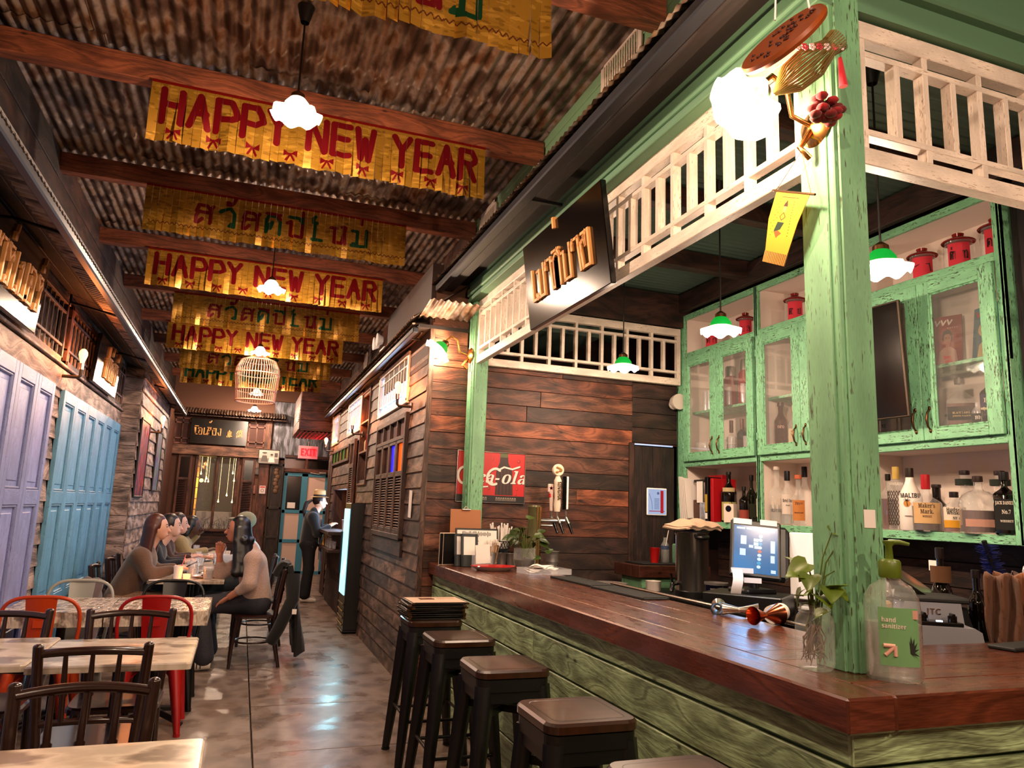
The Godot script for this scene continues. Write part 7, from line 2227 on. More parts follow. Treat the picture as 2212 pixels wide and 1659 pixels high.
func make_stool(label: String, at: Vector3) -> Node3D:
	var t := thing("bar_stool", label, "stool", at, 0.0, "bar stools along the counter")
	var H := 0.81
	var g := G.new()
	g.col = lin(Color(0.22, 0.115, 0.08))
	flat_slab(g, 0.335, 0.335, 0.05, H - 0.032, H, 0.009)
	part(t, "seat", g, "gloss_wood")
	g = G.new()
	g.col = lin(Color(0.30, 0.20, 0.13))
	var o := rounded(0.262, 0.262, 0.03)
	var e := rounded(0.246, 0.246, 0.028)
	for i in o.size():
		var k := (i + 1) % o.size()
		g.quad(Vector3(o[i].x, H + 0.0004, o[i].y), Vector3(o[k].x, H + 0.0004, o[k].y), Vector3(e[k].x, H - 0.0015, e[k].y), Vector3(e[i].x, H - 0.0015, e[i].y), Vector3(-o[i].x * 2, 1, -o[i].y * 2))
	var q := PackedVector2Array()
	for p in e: q.append(Vector2(p.x, -p.y))
	g.prism(q, 0.0012, Transform3D(Basis(Vector3.RIGHT, -PI / 2), Vector3(0, H - 0.001, 0)))
	part(t, "seat_panel", g, "gloss_wood", Vector3(), "slightly sunken panel of the seat")
	g = G.new()
	g.prism(rounded(0.325, 0.325, 0.05), 0.05, Transform3D(Basis(Vector3.RIGHT, -PI / 2), Vector3(0, H - 0.088, 0)))
	g.prism(rounded(0.30, 0.30, 0.05), 0.02, Transform3D(Basis(Vector3.RIGHT, -PI / 2), Vector3(0, H - 0.045, 0)))
	for s in [-1, 1]:
		g.box(Vector3(0.25, 0.05, 0.006), Vector3(0, H - 0.11, s * 0.15), 0.001)
		g.box(Vector3(0.006, 0.05, 0.25), Vector3(s * 0.15, H - 0.11, 0), 0.001)
	part(t, "frame", g, "black")
	for sx in [-1, 1]:
		for sz in [-1, 1]:
			g = G.new()
			var top := Vector3(sx * 0.125, H - 0.07, sz * 0.125)
			var bot := Vector3(sx * 0.195, 0.012, sz * 0.195)
			g.tube([top, top.lerp(bot, 0.96), bot], [0.046, 0.024, 0.022], 4)
			g.tube([bot, bot - Vector3(0, 0.012, 0)], 0.026, 8)
			part(t, "leg", g, "black")
	for s in [-1, 1]:
		g = G.new()
		g.rod(Vector3(-0.175, 0.25, s * 0.175), Vector3(0.175, 0.25, s * 0.175), 0.009)
		part(t, "footrest", g, "dark_metal")
		g = G.new()
		g.rod(Vector3(s * 0.172, 0.28, -0.172), Vector3(s * 0.172, 0.28, 0.172), 0.009)
		part(t, "footrest", g, "dark_metal")
	g = G.new()
	g.box(Vector3(0.36, 0.03, 0.004), Vector3(), 0.0)
	g.box(Vector3(0.004, 0.03, 0.36), Vector3(), 0.0)
	part(t, "brace", g, "dark_metal", Vector3(0, 0.62, 0), "", PI / 4)
	return t
func make_metal_chair(label: String, c: Color, at: Vector3, yaw: float) -> Node3D:
	var t := thing("metal_chair", label, "chair", at, yaw, "painted metal chairs")
	var cl := lin(c)
	var g := G.new()
	g.col = cl
	flat_slab(g, 0.36, 0.36, 0.06, 0.435, 0.45, 0.006)
	g.prism(rounded(0.35, 0.35, 0.05), 0.03, Transform3D(Basis(Vector3.RIGHT, -PI / 2), Vector3(0, 0.405, 0)))
	part(t, "seat", g, "satin")
	g = G.new()
	g.col = cl
	var pts := []
	for i in 25:
		var a := PI * i / 24.0
		var cx := cos(a)
		var sy := sin(a)
		pts.append(Vector3(0.215 * signf(cx) * pow(absf(cx), 0.6), 0.66 + 0.195 * pow(sy, 0.55), -0.205 - 0.03 * sy))
	pts.push_front(Vector3(0.19, 0.44, -0.17))
	pts.push_back(Vector3(-0.19, 0.44, -0.17))
	g.tube(pts, 0.0115, 10)
	part(t, "back_hoop", g, "satin")
	g = G.new()
	g.col = cl
	var rows := []
	for j in 7:
		var v := j / 6.0
		var row := []
		for i in 7:
			var u := i / 6.0 - 0.5
			row.append(Vector3(u * (0.125 + 0.045 * v), 0.44 + 0.405 * v, -0.16 - 0.075 * v - 0.012 * cos(u * PI)))
		rows.append(row)
	g.sheet(rows, 0.003)
	g.box(Vector3(0.07, 0.06, 0.003), Vector3(0, 0.70, -0.222), 0.001)
	part(t, "back_splat", g, "satin")
	for sx in [-1, 1]:
		for sz in [-1, 1]:
			g = G.new()
			g.col = cl
			var top := Vector3(sx * 0.14, 0.42, sz * 0.14)
			var bot := Vector3(sx * 0.20, 0.01, sz * (0.19 if sz > 0 else 0.23))
			g.tube([top, top.lerp(bot, 0.95), bot], [0.045, 0.02, 0.018], 4)
			g.tube([bot + Vector3(0, 0.01, 0), bot - Vector3(0, 0.01, 0)], 0.021, 8)
			part(t, "leg", g, "satin")
	g = G.new()
	g.col = cl
	for s in [-1, 1]:
		g.tube([Vector3(s * 0.16, 0.30, 0.16), Vector3(s * 0.09, 0.36, 0.05), Vector3(s * 0.02, 0.41, 0)], 0.012, 6, true, 0.4)
		g.tube([Vector3(s * 0.16, 0.30, -0.16), Vector3(s * 0.09, 0.36, -0.05), Vector3(s * 0.02, 0.41, 0)], 0.012, 6, true, 0.4)
	part(t, "brace", g, "satin")
	return t
func make_wood_chair(label: String, at: Vector3, yaw: float) -> Node3D:
	var t := thing("wooden_chair", label, "chair", at, yaw, "dark spindle back wooden chairs")
	var cl := lin(Color(0.20, 0.10, 0.075))
	var g := G.new()
	g.col = cl
	flat_slab(g, 0.42, 0.41, 0.09, 0.43, 0.46, 0.01)
	part(t, "seat", g, "gloss_wood")
	for s in [-1, 1]:
		g = G.new()
		g.col = cl
		g.tube([Vector3(s * 0.18, 0.44, -0.17), Vector3(s * 0.195, 0.65, -0.195), Vector3(s * 0.205, 0.86, -0.225)], [0.02, 0.021, 0.0205], 14)
		g.ball(Vector3(s * 0.2052, 0.861, -0.2252), Vector3(0.0205, 0.013, 0.0205), 14)
		part(t, "back_post", g, "gloss_wood")
	for q in [[0.832, 0.0175, 0.216, 0.199], [0.55, 0.014, 0.182, 0.185]]:
		g = G.new()
		g.col = cl
		var pts := []
		for i in 11:
			var u := i / 5.0 - 1.0
			pts.append(Vector3(u * q[3], q[0] + 0.014 * (1.0 - u * u), -q[2] - 0.03 * (1.0 - u * u)))
		g.tube(pts, q[1], 12)
		part(t, "back_rail", g, "gloss_wood")
	for i in 3:
		var u := (i - 1) * 0.5
		var a := Vector3(u * 0.185, 0.555, -0.186 - 0.03 * (1 - u * u))
		var e := Vector3(u * 0.2, 0.84, -0.218 - 0.03 * (1 - u * u))
		g = G.new()
		g.col = cl
		g.tube([a, a.lerp(e, 0.38), a.lerp(e, 0.40), a.lerp(e, 0.43), a.lerp(e, 0.45), a.lerp(e, 0.5), e], [0.011, 0.013, 0.018, 0.018, 0.012, 0.0125, 0.009], 10)
		part(t, "spindle", g, "gloss_wood")
	for s in [-1, 1]:
		g = G.new()
		g.col = cl
		g.tube([Vector3(s * 0.16, 0.44, 0.15), Vector3(s * 0.175, 0.2, 0.18), Vector3(s * 0.18, 0.0, 0.19)], [0.021, 0.018, 0.014], 10)
		part(t, "leg", g, "gloss_wood")
		g = G.new()
		g.col = cl
		g.tube([Vector3(s * 0.175, 0.44, -0.165), Vector3(s * 0.18, 0.2, -0.19), Vector3(s * 0.185, 0.0, -0.235)], [0.021, 0.019, 0.015], 10)
		part(t, "leg", g, "gloss_wood")
	g = G.new()
	g.col = cl
	var ring := []
	for i in 25:
		var a := TAU * i / 24.0
		ring.append(Vector3(cos(a) * 0.165, 0.21, sin(a) * 0.165))
	g.tube(ring, 0.009, 8)
	part(t, "hoop_stretcher", g, "gloss_wood")
	return t
func make_table(label: String, x0: float, x1: float, z0: float, z1: float, group: String, top := "marble", H := 0.75) -> Node3D:
	var t := thing("marble_table", label, "table", Vector3((x0 + x1) / 2, 0, (z0 + z1) / 2), 0.0, group)
	var g := G.new()
	var w := x1 - x0
	var d := z1 - z0
	g.b.origin = Vector3()
	flat_slab(g, w, d, 0.02, H - 0.03, H, 0.006)
	var u := Vector2(rv(0, 3), rv(0, 3))
	for i in g.t.size():
		g.t[i] = Vector2(g.v[i].x, g.v[i].z * 0.5) + u
	part(t, "tabletop", g, top)
	g = G.new()
	g.lathe([Vector2(0.03, 0.02), Vector2(0.035, 0.06), Vector2(0.028, 0.1), Vector2(0.028, H - 0.05), Vector2(0.045, H - 0.03)], Vector3(), 16)
	part(t, "column", g, "black")
	g = G.new()
	for a in 4:
		var dir := Vector3(cos(a * PI / 2 + PI / 4), 0, sin(a * PI / 2 + PI / 4))
		g.tube([dir * 0.02 + Vector3(0, 0.07, 0), dir * 0.15 + Vector3(0, 0.045, 0), dir * 0.27 + Vector3(0, 0.022, 0), dir * 0.29 + Vector3(0, 0.012, 0)], [0.022, 0.02, 0.02, 0.018], 8)
	part(t, "foot_cross", g, "black")
	return t
func make_seats():
	var st := ["bar stool farthest along the counter, carrying the pile of menus", "second bar stool along, dark seat, next to the menu pile", "third bar stool along the counter, in the middle of the row", "fourth bar stool, largest whole seat near the picture's foot", "nearest bar stool, only a corner of its seat in the picture"]
	var zs := [-4.63, -3.97, -3.25, -2.46, -1.78]
	var xs := [1.175, 1.165, 1.17, 1.155, 1.16]
	for i in 5:
		make_stool(st[i], Vector3(xs[i], 0, zs[i]))
	for i in 8:
		var m := thing("menu_book", ["bottom black menu of the pile on the far stool", "second menu from the bottom of the pile", "third menu from the bottom of the pile", "fourth menu from the bottom of the pile", "fourth menu from the top of the pile", "third menu from the top of the pile", "second menu from the top, under the printed one", "topmost menu of the pile, printed page with a food photo"][i], "menu", Vector3(1.19 + rv(-0.015, 0.02), 0.8105 + i * 0.0125, -4.66 + rv(-0.015, 0.015)), rv(-0.1, 0.1), "menus piled on the far stool")
		var g := G.new()
		g.box(Vector3(0.36, 0.0045, 0.29), Vector3(0, 0.0025, 0), 0.001)
		g.box(Vector3(0.358, 0.0045, 0.288), Vector3(0.001, 0.0095, 0), 0.001)
		g.box(Vector3(0.008, 0.011, 0.288), Vector3(-0.177, 0.006, 0), 0.003)
		part(m, "cover", g, "black_gloss")
		g = G.new()
		for sx in [-1, 1]:
			for sz in [-1, 1]:
				g.box(Vector3(0.022, 0.012, 0.022), Vector3(sx * 0.17, 0.006, sz * 0.135), 0.002)
		part(m, "corner", g, "bronze")
		g = G.new()
		g.box(Vector3(0.345, 0.004, 0.275), Vector3(0.004, 0.006, 0))
		part(m, "pages", g, "paper")
		if i == 7:
			var p := Pic.new(256, 192, Color(0.87, 0.76, 0.66))
			p.rect(60, 30, 70, 60, Color(0.12, 0.07, 0.05))
			p.oval(100, 58, 36, 24, Color(0.56, 0.34, 0.22))
			p.oval(104, 60, 18, 12, Color(0.3, 0.12, 0.08))
			for k in 6:
				p.rect(150, 20 + k * 11, 30 + (k * 19) % 30, 3, Color(0.66, 0.4, 0.3))
				p.rect(200, 20 + k * 11, 34, 2, Color(0.66, 0.4, 0.3))
			p.rect(60, 104, 170, 16, Color(0.93, 0.84, 0.74))
			mat("menu_page", Color(1, 1, 1), 0.3, 0.0, p.tex())
			g = G.new()
			g.quad(Vector3(-0.17, 0.0125, 0.135), Vector3(0.17, 0.0125, 0.135), Vector3(0.17, 0.0125, -0.135), Vector3(-0.17, 0.0125, -0.135), Vector3.UP)
			part(m, "page", g, "menu_page")
	make_table("pale marble table nearest the camera, cut by the picture's foot", -0.66, -0.036, -2.615, -1.95, "marble topped tables")
	make_table("pale marble table at the left edge, beside the nearest one", -1.30, -0.67, -2.66, -2.0, "marble topped tables")
	make_table("second pale marble table back, with its right end free", -0.80, -0.143, -4.45, -3.775, "marble topped tables")
	make_table("second row marble table at the left edge of the picture", -1.33, -0.806, -4.53, -3.835, "marble topped tables")
	for q in [[-0.745, -0.142, "third row table under crinkled clear plastic, right half"], [-1.33, -0.75, "third row table under crinkled clear plastic, left half"]]:
		make_table(q[2], q[0], q[1], -6.15, -5.42, "third row tables")
		var g := G.new()
		var w: float = q[1] - q[0]
		g.box(Vector3(w + 0.012, 0.004, 0.742), Vector3(), 0.001)
		for i in g.t.size():
			g.t[i] = Vector2(g.v[i].x, g.v[i].z)
		for s in [-1, 1]:
			g.box(Vector3(w + 0.012, 0.09, 0.004), Vector3(0, -0.045, s * 0.371), 0.0, 0)
			g.box(Vector3(0.004, 0.09, 0.742), Vector3(s * (w / 2 + 0.006), -0.045, 0), 0.0, 2)
		solo("plastic_cover", "crinkled shiny cover over the %s of the third row" % ("right table" if q[0] > -0.8 else "left table"), "table cover", g, "plastic_cloth", Vector3((q[0] + q[1]) / 2, 0.753, -5.785), 0.0, "shiny covers of the third row")
	var pz := [[-8.08, -7.42], [-8.80, -8.12], [-9.5, -8.84], [-10.25, -9.56], [-11.0, -10.3], [-11.8, -11.05]]
	for i in 6:
		make_table(["party table nearest the camera, marble with glasses and a candle", "second party table of the long row", "third party table of the long row", "fourth party table, in front of the woman in cream", "fifth party table of the long row", "far end table of the party's long row"][i], -0.72, -0.075, pz[i][0], pz[i][1], "party tables set end to end")
	make_wood_chair("dark spindle chair facing the nearest table, broad curved top rail in front", Vector3(-0.425, 0, -2.68), PI * 0.0)
	make_wood_chair("dark spindle chair tucked under the second marble table, back to the camera", Vector3(-0.515, 0, -3.83), PI)
	make_wood_chair("dark spindle chair beyond the second table, before the red chair", Vector3(-0.505, 0, -4.45), 0.0)
	make_wood_chair("dark spindle chair beyond the second table, before the orange chair", Vector3(-1.11, 0, -4.46), 0.0)
	make_metal_chair("red metal chair with its back to the camera at the third row", Color(0.60, 0.05, 0.08), Vector3(-0.445, 0, -5.58), PI)
	make_metal_chair("orange metal chair with its back to the camera at the third row", Color(0.72, 0.24, 0.07), Vector3(-1.085, 0, -5.58), PI)
	make_metal_chair("pale grey metal chair facing the camera beyond the third row", Color(0.62, 0.62, 0.58), Vector3(-1.045, 0, -6.14), 0.0)
	make_metal_chair("black metal chair facing the camera beyond the third row", Color(0.03, 0.03, 0.03), Vector3(-0.415, 0, -6.14), 0.0)
	make_wood_chair("dark chair of the curly haired woman, with a black coat over it", Vector3(0.22, 0, -7.5), -PI / 2)
	make_wood_chair("dark chair behind the black coat, at the second party table", Vector3(0.28, 0, -8.55), -PI / 2)
	make_wood_chair("dark chair of the person in the green cap", Vector3(0.22, 0, -9.2), -PI / 2)
	make_wood_chair("dark wooden chair under the brown sweater woman", Vector3(-0.97, 0, -7.75), PI / 2)
	make_wood_chair("dark wooden chair under the woman with the red hair tie", Vector3(-0.97, 0, -8.6), PI / 2)
	make_wood_chair("dark wooden chair under the person in the brown jacket", Vector3(-0.97, 0, -9.35), PI / 2)
	make_wood_chair("dark wooden chair under the woman in the cream jacket", Vector3(-0.95, 0, -10.3), PI / 2)
	var rows := []
	for j in 15:
		var v := j / 14.0
		var row := []
		for i in 15:
			var u := i / 14.0 - 0.5
			var w := 0.36 + 0.20 * v
			var y := 0.90 - v * 0.78 - 0.03 * cos(u * 9.0) * v - 0.06 * absf(u) * v
			row.append(Vector3(0.035 * sin(u * 15.0 + v * 3.0) * (0.3 + v) + 0.06 + 0.14 * v, y, u * w - 0.04 * v))
		rows.append(row)
	var cg := G.new()
	cg.col = lin(Color(0.045, 0.038, 0.035))
	cg.sheet(rows, 0.03)
	rows = []
	for j in 8:
		var v := j / 7.0
		var row := []
		for i in 13:
			var u := i / 12.0 - 0.5
			row.append(Vector3(0.05 - 0.10 * v + 0.02 * sin(u * 9), 0.90 + 0.05 * sin(v * PI) - 0.10 * v, u * (0.34 - 0.08 * v)))
		rows.append(row)
	cg.sheet(rows, 0.04)
	cg.tube([Vector3(0.09, 0.82, 0.17), Vector3(0.1, 0.6, 0.22), Vector3(0.0, 0.35, 0.23), Vector3(-0.06, 0.22, 0.2)], [0.07, 0.06, 0.055, 0.05], 12)
	var coat := thing("black_coat", "long black coat hung over the curly haired woman's chair", "coat", Vector3(0.43, 0.0, -7.5))
	part(coat, "coat", cg, "cloth")
	cg = G.new()
	cg.box(Vector3(0.04, 0.045, 0.003), Vector3(0.12, 0.5, 0.29), 0.001)
	part(coat, "patch", cg, "paper", Vector3(), "small square pale patch")
	rows = []
	for j in 9:
		var row := []
		for i in 11:
			var u := i / 10.0 * PI - PI / 2
			var v := j / 8.0
			row.append(Vector3(cos(u) * 0.10 + 0.02 * sin(v * 8 + i), 0.28 + v * 0.5, sin(u) * (0.17 - 0.06 * v)))
		rows.append(row)
	cg = G.new()
	cg.col = lin(Color(0.36, 0.31, 0.31))
	cg.sheet(rows, 0.05)
	cg.ball(Vector3(0.0, 0.55, 0), Vector3(0.09, 0.26, 0.14), 16)
	solo("grey_bag", "grey fabric bag and jacket behind the brown sweater woman", "bag", cg, "cloth", Vector3(-1.15, 0, -7.2))
	party_things()
func tumbler(at: Vector3, r: float, h: float, label: String, full: float, c: Color, straw := false):
	var t := thing("party_glass", label, "glass", at, 0.0, "glasses on the party tables")
	var g := G.new()
	g.lathe([Vector2(0, 0.004), Vector2(r * 0.82, 0), Vector2(r, h), Vector2(r - 0.003, h), Vector2(r * 0.8, 0.01), Vector2(0, 0.01)], Vector3(), 18)
	part(t, "glass", g, "frost" if full > 0.95 else "film")
	if full > 0.0 and full <= 0.95:
		g = G.new()
		g.col = lin(c)
		g.lathe([Vector2(0, 0.011), Vector2(r * 0.78, 0.011), Vector2(r * 0.92, h * full), Vector2(0, h * full)], Vector3(), 18)
		part(t, "drink", g, "frost")
	if straw:
		g = G.new()
		g.col = lin(Color(0.85, 0.45, 0.42))
		g.rod(Vector3(0, 0.01, 0), Vector3(0.05, h + 0.1, -0.01), 0.004)
		part(t, "straw", g, "plain")
func party_things():
	var Y := 0.751
	tumbler(Vector3(-0.48, Y, -7.56), 0.042, 0.12, "cloudy glass with a pink straw at the near party table", 1.0, Color(0.7, 0.7, 0.7), true)
	tumbler(Vector3(-0.22, Y, -7.55), 0.050, 0.12, "wide glass of brown iced drink by the curly haired woman's elbow", 0.7, Color(0.4, 0.26, 0.14))
	tumbler(Vector3(-0.40, Y, -8.0), 0.036, 0.13, "grey tumbler behind the water jar", 1.0, Color(0.6, 0.6, 0.6))
	tumbler(Vector3(-0.16, Y, -8.4), 0.042, 0.13, "glass of pale orange drink with ice and a straw", 0.5, Color(0.6, 0.4, 0.2), true)
	tumbler(Vector3(-0.34, Y, -8.45), 0.040, 0.13, "glass of pale orange drink behind the grey tumbler", 0.4, Color(0.6, 0.4, 0.2))
	tumbler(Vector3(-0.2, Y, -9.3), 0.042, 0.13, "tumbler on the third party table", 0.3, Color(0.6, 0.5, 0.4))
	tumbler(Vector3(-0.42, Y, -9.9), 0.036, 0.10, "small glass on the fourth party table", 0.0, Color(0.6, 0.5, 0.4))
	tumbler(Vector3(-0.16, Y, -10.6), 0.042, 0.12, "glass on the fifth party table, right", 0.2, Color(0.6, 0.5, 0.4))
	tumbler(Vector3(-0.5, Y, -10.9), 0.042, 0.12, "glass on the fifth party table, left", 0.2, Color(0.6, 0.5, 0.4))
	var t := thing("water_jar", "tall square shouldered water jar on the near party table", "jar", Vector3(-0.36, Y, -7.75))
	var g := G.new()
	g.lathe([Vector2(0, 0.004), Vector2(0.044, 0), Vector2(0.046, 0.13), Vector2(0.036, 0.15), Vector2(0.036, 0.17)], Vector3(), 20)
	part(t, "jar", g, "film")
	g = G.new()
	g.lathe([Vector2(0, 0.008), Vector2(0.041, 0.008), Vector2(0.042, 0.1), Vector2(0, 0.1)], Vector3(), 20)
	part(t, "water", g, "water_glass")
	t = thing("tea_light", "small lit candle glowing on the near party table", "candle", Vector3(-0.40, Y, -7.50))
	g = G.new()
	g.lathe([Vector2(0, 0), Vector2(0.03, 0), Vector2(0.034, 0.05), Vector2(0.031, 0.05), Vector2(0.027, 0.006), Vector2(0, 0.006)], Vector3(), 16)
	part(t, "holder", g, "film")
	g = G.new()
	g.ball(Vector3(0, 0.035, 0), Vector3(0.008, 0.014, 0.008), 10)
	part(t, "flame", g, "flame")
	omni(t, Vector3(0, 0.04, 0), Color(1, 0.55, 0.2), 0.03, 0.02)
	var plates := [[-0.25, -7.72, 0.12, "white plate of dark red food on the near party table"], [-0.18, -8.0, 0.13, "white plate with crumpled napkins, second party table"], [-0.50, -8.3, 0.11, "white plate left of the middle of the second party table"], [-0.2, -8.62, 0.11, "white plate on the far side of the second party table"], [-0.45, -9.1, 0.12, "white plate on the third party table"], [-0.35, -9.8, 0.12, "white plate on the fourth party table"], [-0.3, -10.7, 0.12, "white plate on the fifth party table"]]
	for i in plates.size():
		var q: Array = plates[i]
		t = thing("plate", q[3], "plate", Vector3(q[0], Y, q[1]), 0.0, "plates on the party tables")
		g = G.new()
		g.col = lin(Color(0.84, 0.80, 0.77))
		g.lathe([Vector2(0, 0), Vector2(q[2] * 0.6, 0), Vector2(q[2], 0.016), Vector2(q[2] * 0.97, 0.019), Vector2(q[2] * 0.6, 0.005), Vector2(0, 0.005)], Vector3(), 26)
		part(t, "plate", g, "ceramic")
		if i < 4:
			g = G.new()
			for k in 12:
				g.col = lin([Color(0.32, 0.08, 0.05), Color(0.85, 0.8, 0.76), Color(0.6, 0.45, 0.2), Color(0.75, 0.7, 0.66)][i] * rv(0.7, 1.1))
				g.ball(Vector3(rv(-0.6, 0.6) * q[2], 0.012, rv(-0.6, 0.6) * q[2]), Vector3(rv(0.012, 0.025), 0.01, rv(0.01, 0.02)), 8)
			stuff(part(t, "food", g, "plain"))
	for q in [[-0.4, -9.25, "pale bowl before the person in the brown jacket"], [-0.42, -10.1, "pale bowl before the woman in cream"]]:
		t = thing("soup_bowl", q[2], "bowl", Vector3(q[0], Y, q[1]))
		g = G.new()
		g.col = lin(Color(0.75, 0.72, 0.70))
		g.lathe([Vector2(0, 0), Vector2(0.04, 0), Vector2(0.10, 0.07), Vector2(0.103, 0.072), Vector2(0.096, 0.07), Vector2(0.04, 0.01), Vector2(0, 0.01)], Vector3(), 26)
		part(t, "bowl", g, "ceramic")
		g = G.new()
		g.rod(Vector3(0.05, 0.06, 0), Vector3(0.14, 0.1, 0.02), 0.006)
		part(t, "spoon", g, "steel")
	g = G.new()
	g.box(Vector3(0.26, 0.002, 0.13), Vector3(0, 0.001, 0))
	solo("paper_napkin", "flat white napkin at the near left corner of the party table", "napkin", g, "paper", Vector3(-0.58, Y, -7.49), 0.1)
	for q in [[-0.26, -8.22, 0.3, "chopsticks and cutlery beside the napkin plate"]]:
		g = G.new()
		g.rod(Vector3(-0.1, 0.006, 0), Vector3(0.12, 0.006, 0.02), 0.005)
		g.rod(Vector3(-0.1, 0.006, 0.02), Vector3(0.12, 0.006, 0.03), 0.005)
		solo("chopsticks", q[3], "chopsticks", g, "black", Vector3(q[0], Y, q[1]), q[2])
func shade(t: Node3D, bs: Basis, o: Vector3, dome: String):
	var g := G.new()
	g.lathe([Vector2(0.07, -0.07), Vector2(0.062, -0.04), Vector2(0.04, -0.012), Vector2(0.02, 0.0)], o, 24, bs)
	part(t, "shade_dome", g, dome)
	var rows := []
	for j in 5:
		var v := j / 4.0
		var row := []
		for i in 49:
			var a := TAU * i / 48.0
			var r := 0.068 + 0.057 * v + 0.006 * v * sin(a * 8)
			row.append(o + bs * Vector3(cos(a) * r, -0.068 - 0.035 * v + 0.014 * v * sin(a * 8), sin(a) * r))
		rows.append(row)
	g = G.new()
	g.sheet(rows, 0.003)
	part(t, "shade_ruffle", g, "shade_white")
	g = G.new()
	g.ball(o + bs * Vector3(0, -0.09, 0), Vector3(0.035, 0.045, 0.035), 16, bs)
	part(t, "bulb", g, "bulb")
	g = G.new()
	g.lathe([Vector2(0.036, -0.012), Vector2(0.034, 0.012), Vector2(0.012, 0.03), Vector2(0, 0.03)], o, 16, bs)
	part(t, "holder", g, "bronze")
func make_lamps():
	var P := [[Vector3(0.085, 3.52, -3.65), 4.05, "white ruffled glass hanging lamp nearest the camera, before the first banner"], [Vector3(0.085, 3.52, -7.0), 4.05, "white ruffled glass hanging lamp before the second red lettered banner"], [Vector3(0.06, 3.52, -10.2), 4.05, "white ruffled glass hanging lamp glaring above the birdcage"], [Vector3(0.09, 3.45, -13.7), 4.05, "white ruffled glass hanging lamp seen through the birdcage"], [Vector3(0.09, 3.38, -15.7), 4.05, "farthest white hanging lamp, over the end wall sign"], [Vector3(2.75, 2.72, -5.1), 3.62, "green topped hanging lamp before the far lattice"], [Vector3(2.70, 2.72, -3.75), 3.62, "green topped hanging lamp left of the near post, before the cabinets"], [Vector3(2.60, 2.70, -2.42), 3.62, "green topped hanging lamp just right of the near post"], [Vector3(0.085, 3.52, -0.2), 4.05, "white hanging lamp overhead, above the picture"], [Vector3(1.0, 3.3, 1.4), 4.05, "white hanging lamp behind the camera"], [Vector3(2.6, 3.1, 0.6), 3.62, "white hanging lamp right of the camera"]]
	for i in P.size():
		var at: Vector3 = P[i][0]
		var t := thing("pendant_lamp", P[i][2], "lamp", at, 0.0, "ruffled hanging lamps")
		shade(t, Basis(), Vector3(), "shade_white" if i < 5 or i > 7 else "shade_green")
		var up: float = P[i][1] - at.y
		var g := G.new()
		g.rod(Vector3(0, 0.03, 0), Vector3(0, up, 0), 0.005)
		g.lathe([Vector2(0.022, up - 0.11), Vector2(0.045, up - 0.02), Vector2(0, up - 0.015)], Vector3(), 18)
		part(t, "cord", g, "black")
		omni(t, Vector3(0, -0.09, 0), Color(1, 0.86, 0.74), 4.2 if i < 5 or i > 7 else 1.9)
	for q in [[Vector3(1.744, 2.82, -1.87), "brass wall lamp with green and white ruffled shade on the near post", 1.6], [Vector3(1.744, 2.78, -5.97), "brass wall lamp with green topped shade on the far post", 1.2]]:
		var t := thing("wall_lamp", q[1], "lamp", q[0], 0.0, "brass wall lamps on the posts")
		var g := G.new()
		g.lathe([Vector2(0, 0.03), Vector2(0.05, 0.02), Vector2(0.07, 0), Vector2(0.06, -0.004)], Vector3(), 24, Basis(Vector3.BACK, PI / 2))
		g.tube([Vector3(-0.02, 0, 0), Vector3(-0.1, 0.02, 0), Vector3(-0.12, 0.12, 0), Vector3(-0.18, 0.15, 0), Vector3(-0.23, 0.10, 0)], 0.009, 10)
		g.tube([Vector3(-0.02, -0.02, 0), Vector3(-0.07, -0.09, 0), Vector3(-0.03, -0.12, 0)], 0.011, 8)
		part(t, "arm", g, "brass")
		shade(t, Basis(Vector3.BACK, -0.75), Vector3(-0.23, 0.08, 0), "shade_green")
		omni(t, Vector3(-0.30, 0.01, 0), Color(1, 0.85, 0.7), q[2])
	for q in [[Vector3(-1.385, 2.37, -6.4), 1.0, "bare filament bulb on a pipe between the lavender and blue panels"], [Vector3(-1.17, 2.30, -10.4), 1.0, "bare filament bulb on a pipe over the pictures, left wall"], [Vector3(1.40, 2.39, -6.66), -1.0, "bare filament bulb on a pipe by the first lit window"], [Vector3(1.40, 2.38, -9.6), -1.0, "bare filament bulb on a pipe by the second lit window"], [Vector3(1.40, 2.36, -12.8), -1.0, "bare filament bulb on a pipe farthest down the right wall"]]:
		var s: float = q[1]
		var t := thing("pipe_sconce", q[2], "lamp", q[0], 0.0, "pipe sconces")
		var g := G.new()
		g.rod(Vector3(-0.02 * s, 0, 0), Vector3(0.008 * s, 0, 0), 0.04, -1.0, 18)
		g.tube([Vector3(0, 0, 0), Vector3(0.12 * s, 0, 0), Vector3(0.135 * s, 0.015, 0), Vector3(0.135 * s, 0.07, 0)], 0.013, 10)
		part(t, "pipe", g, "pipe")
		g = G.new()
		g.rod(Vector3(0.135 * s, 0.06, 0), Vector3(0.135 * s, 0.11, 0), 0.018)
		part(t, "socket", g, "steel")
		g = G.new()
		g.lathe([Vector2(0.014, 0.105), Vector2(0.018, 0.13), Vector2(0.032, 0.175), Vector2(0.03, 0.2), Vector2(0.014, 0.222), Vector2(0, 0.226)], Vector3(0.135 * s, 0, 0), 18)
		part(t, "bulb", g, "edison")
		omni(t, Vector3(0.135 * s, 0.17, 0), Color(1, 0.55, 0.28), 0.35)
const LATIN := {"H": "0009 8089 0585", "A": "0049 4980 2474", "P": "0009 09698795 956404", "Y": "0945 8945 4540", "N": "0009 0980 8089", "E": "0009 0989 0575 0080", "W": "0920 2046 4660 6089", "R": "0009 096987866505 4580"}
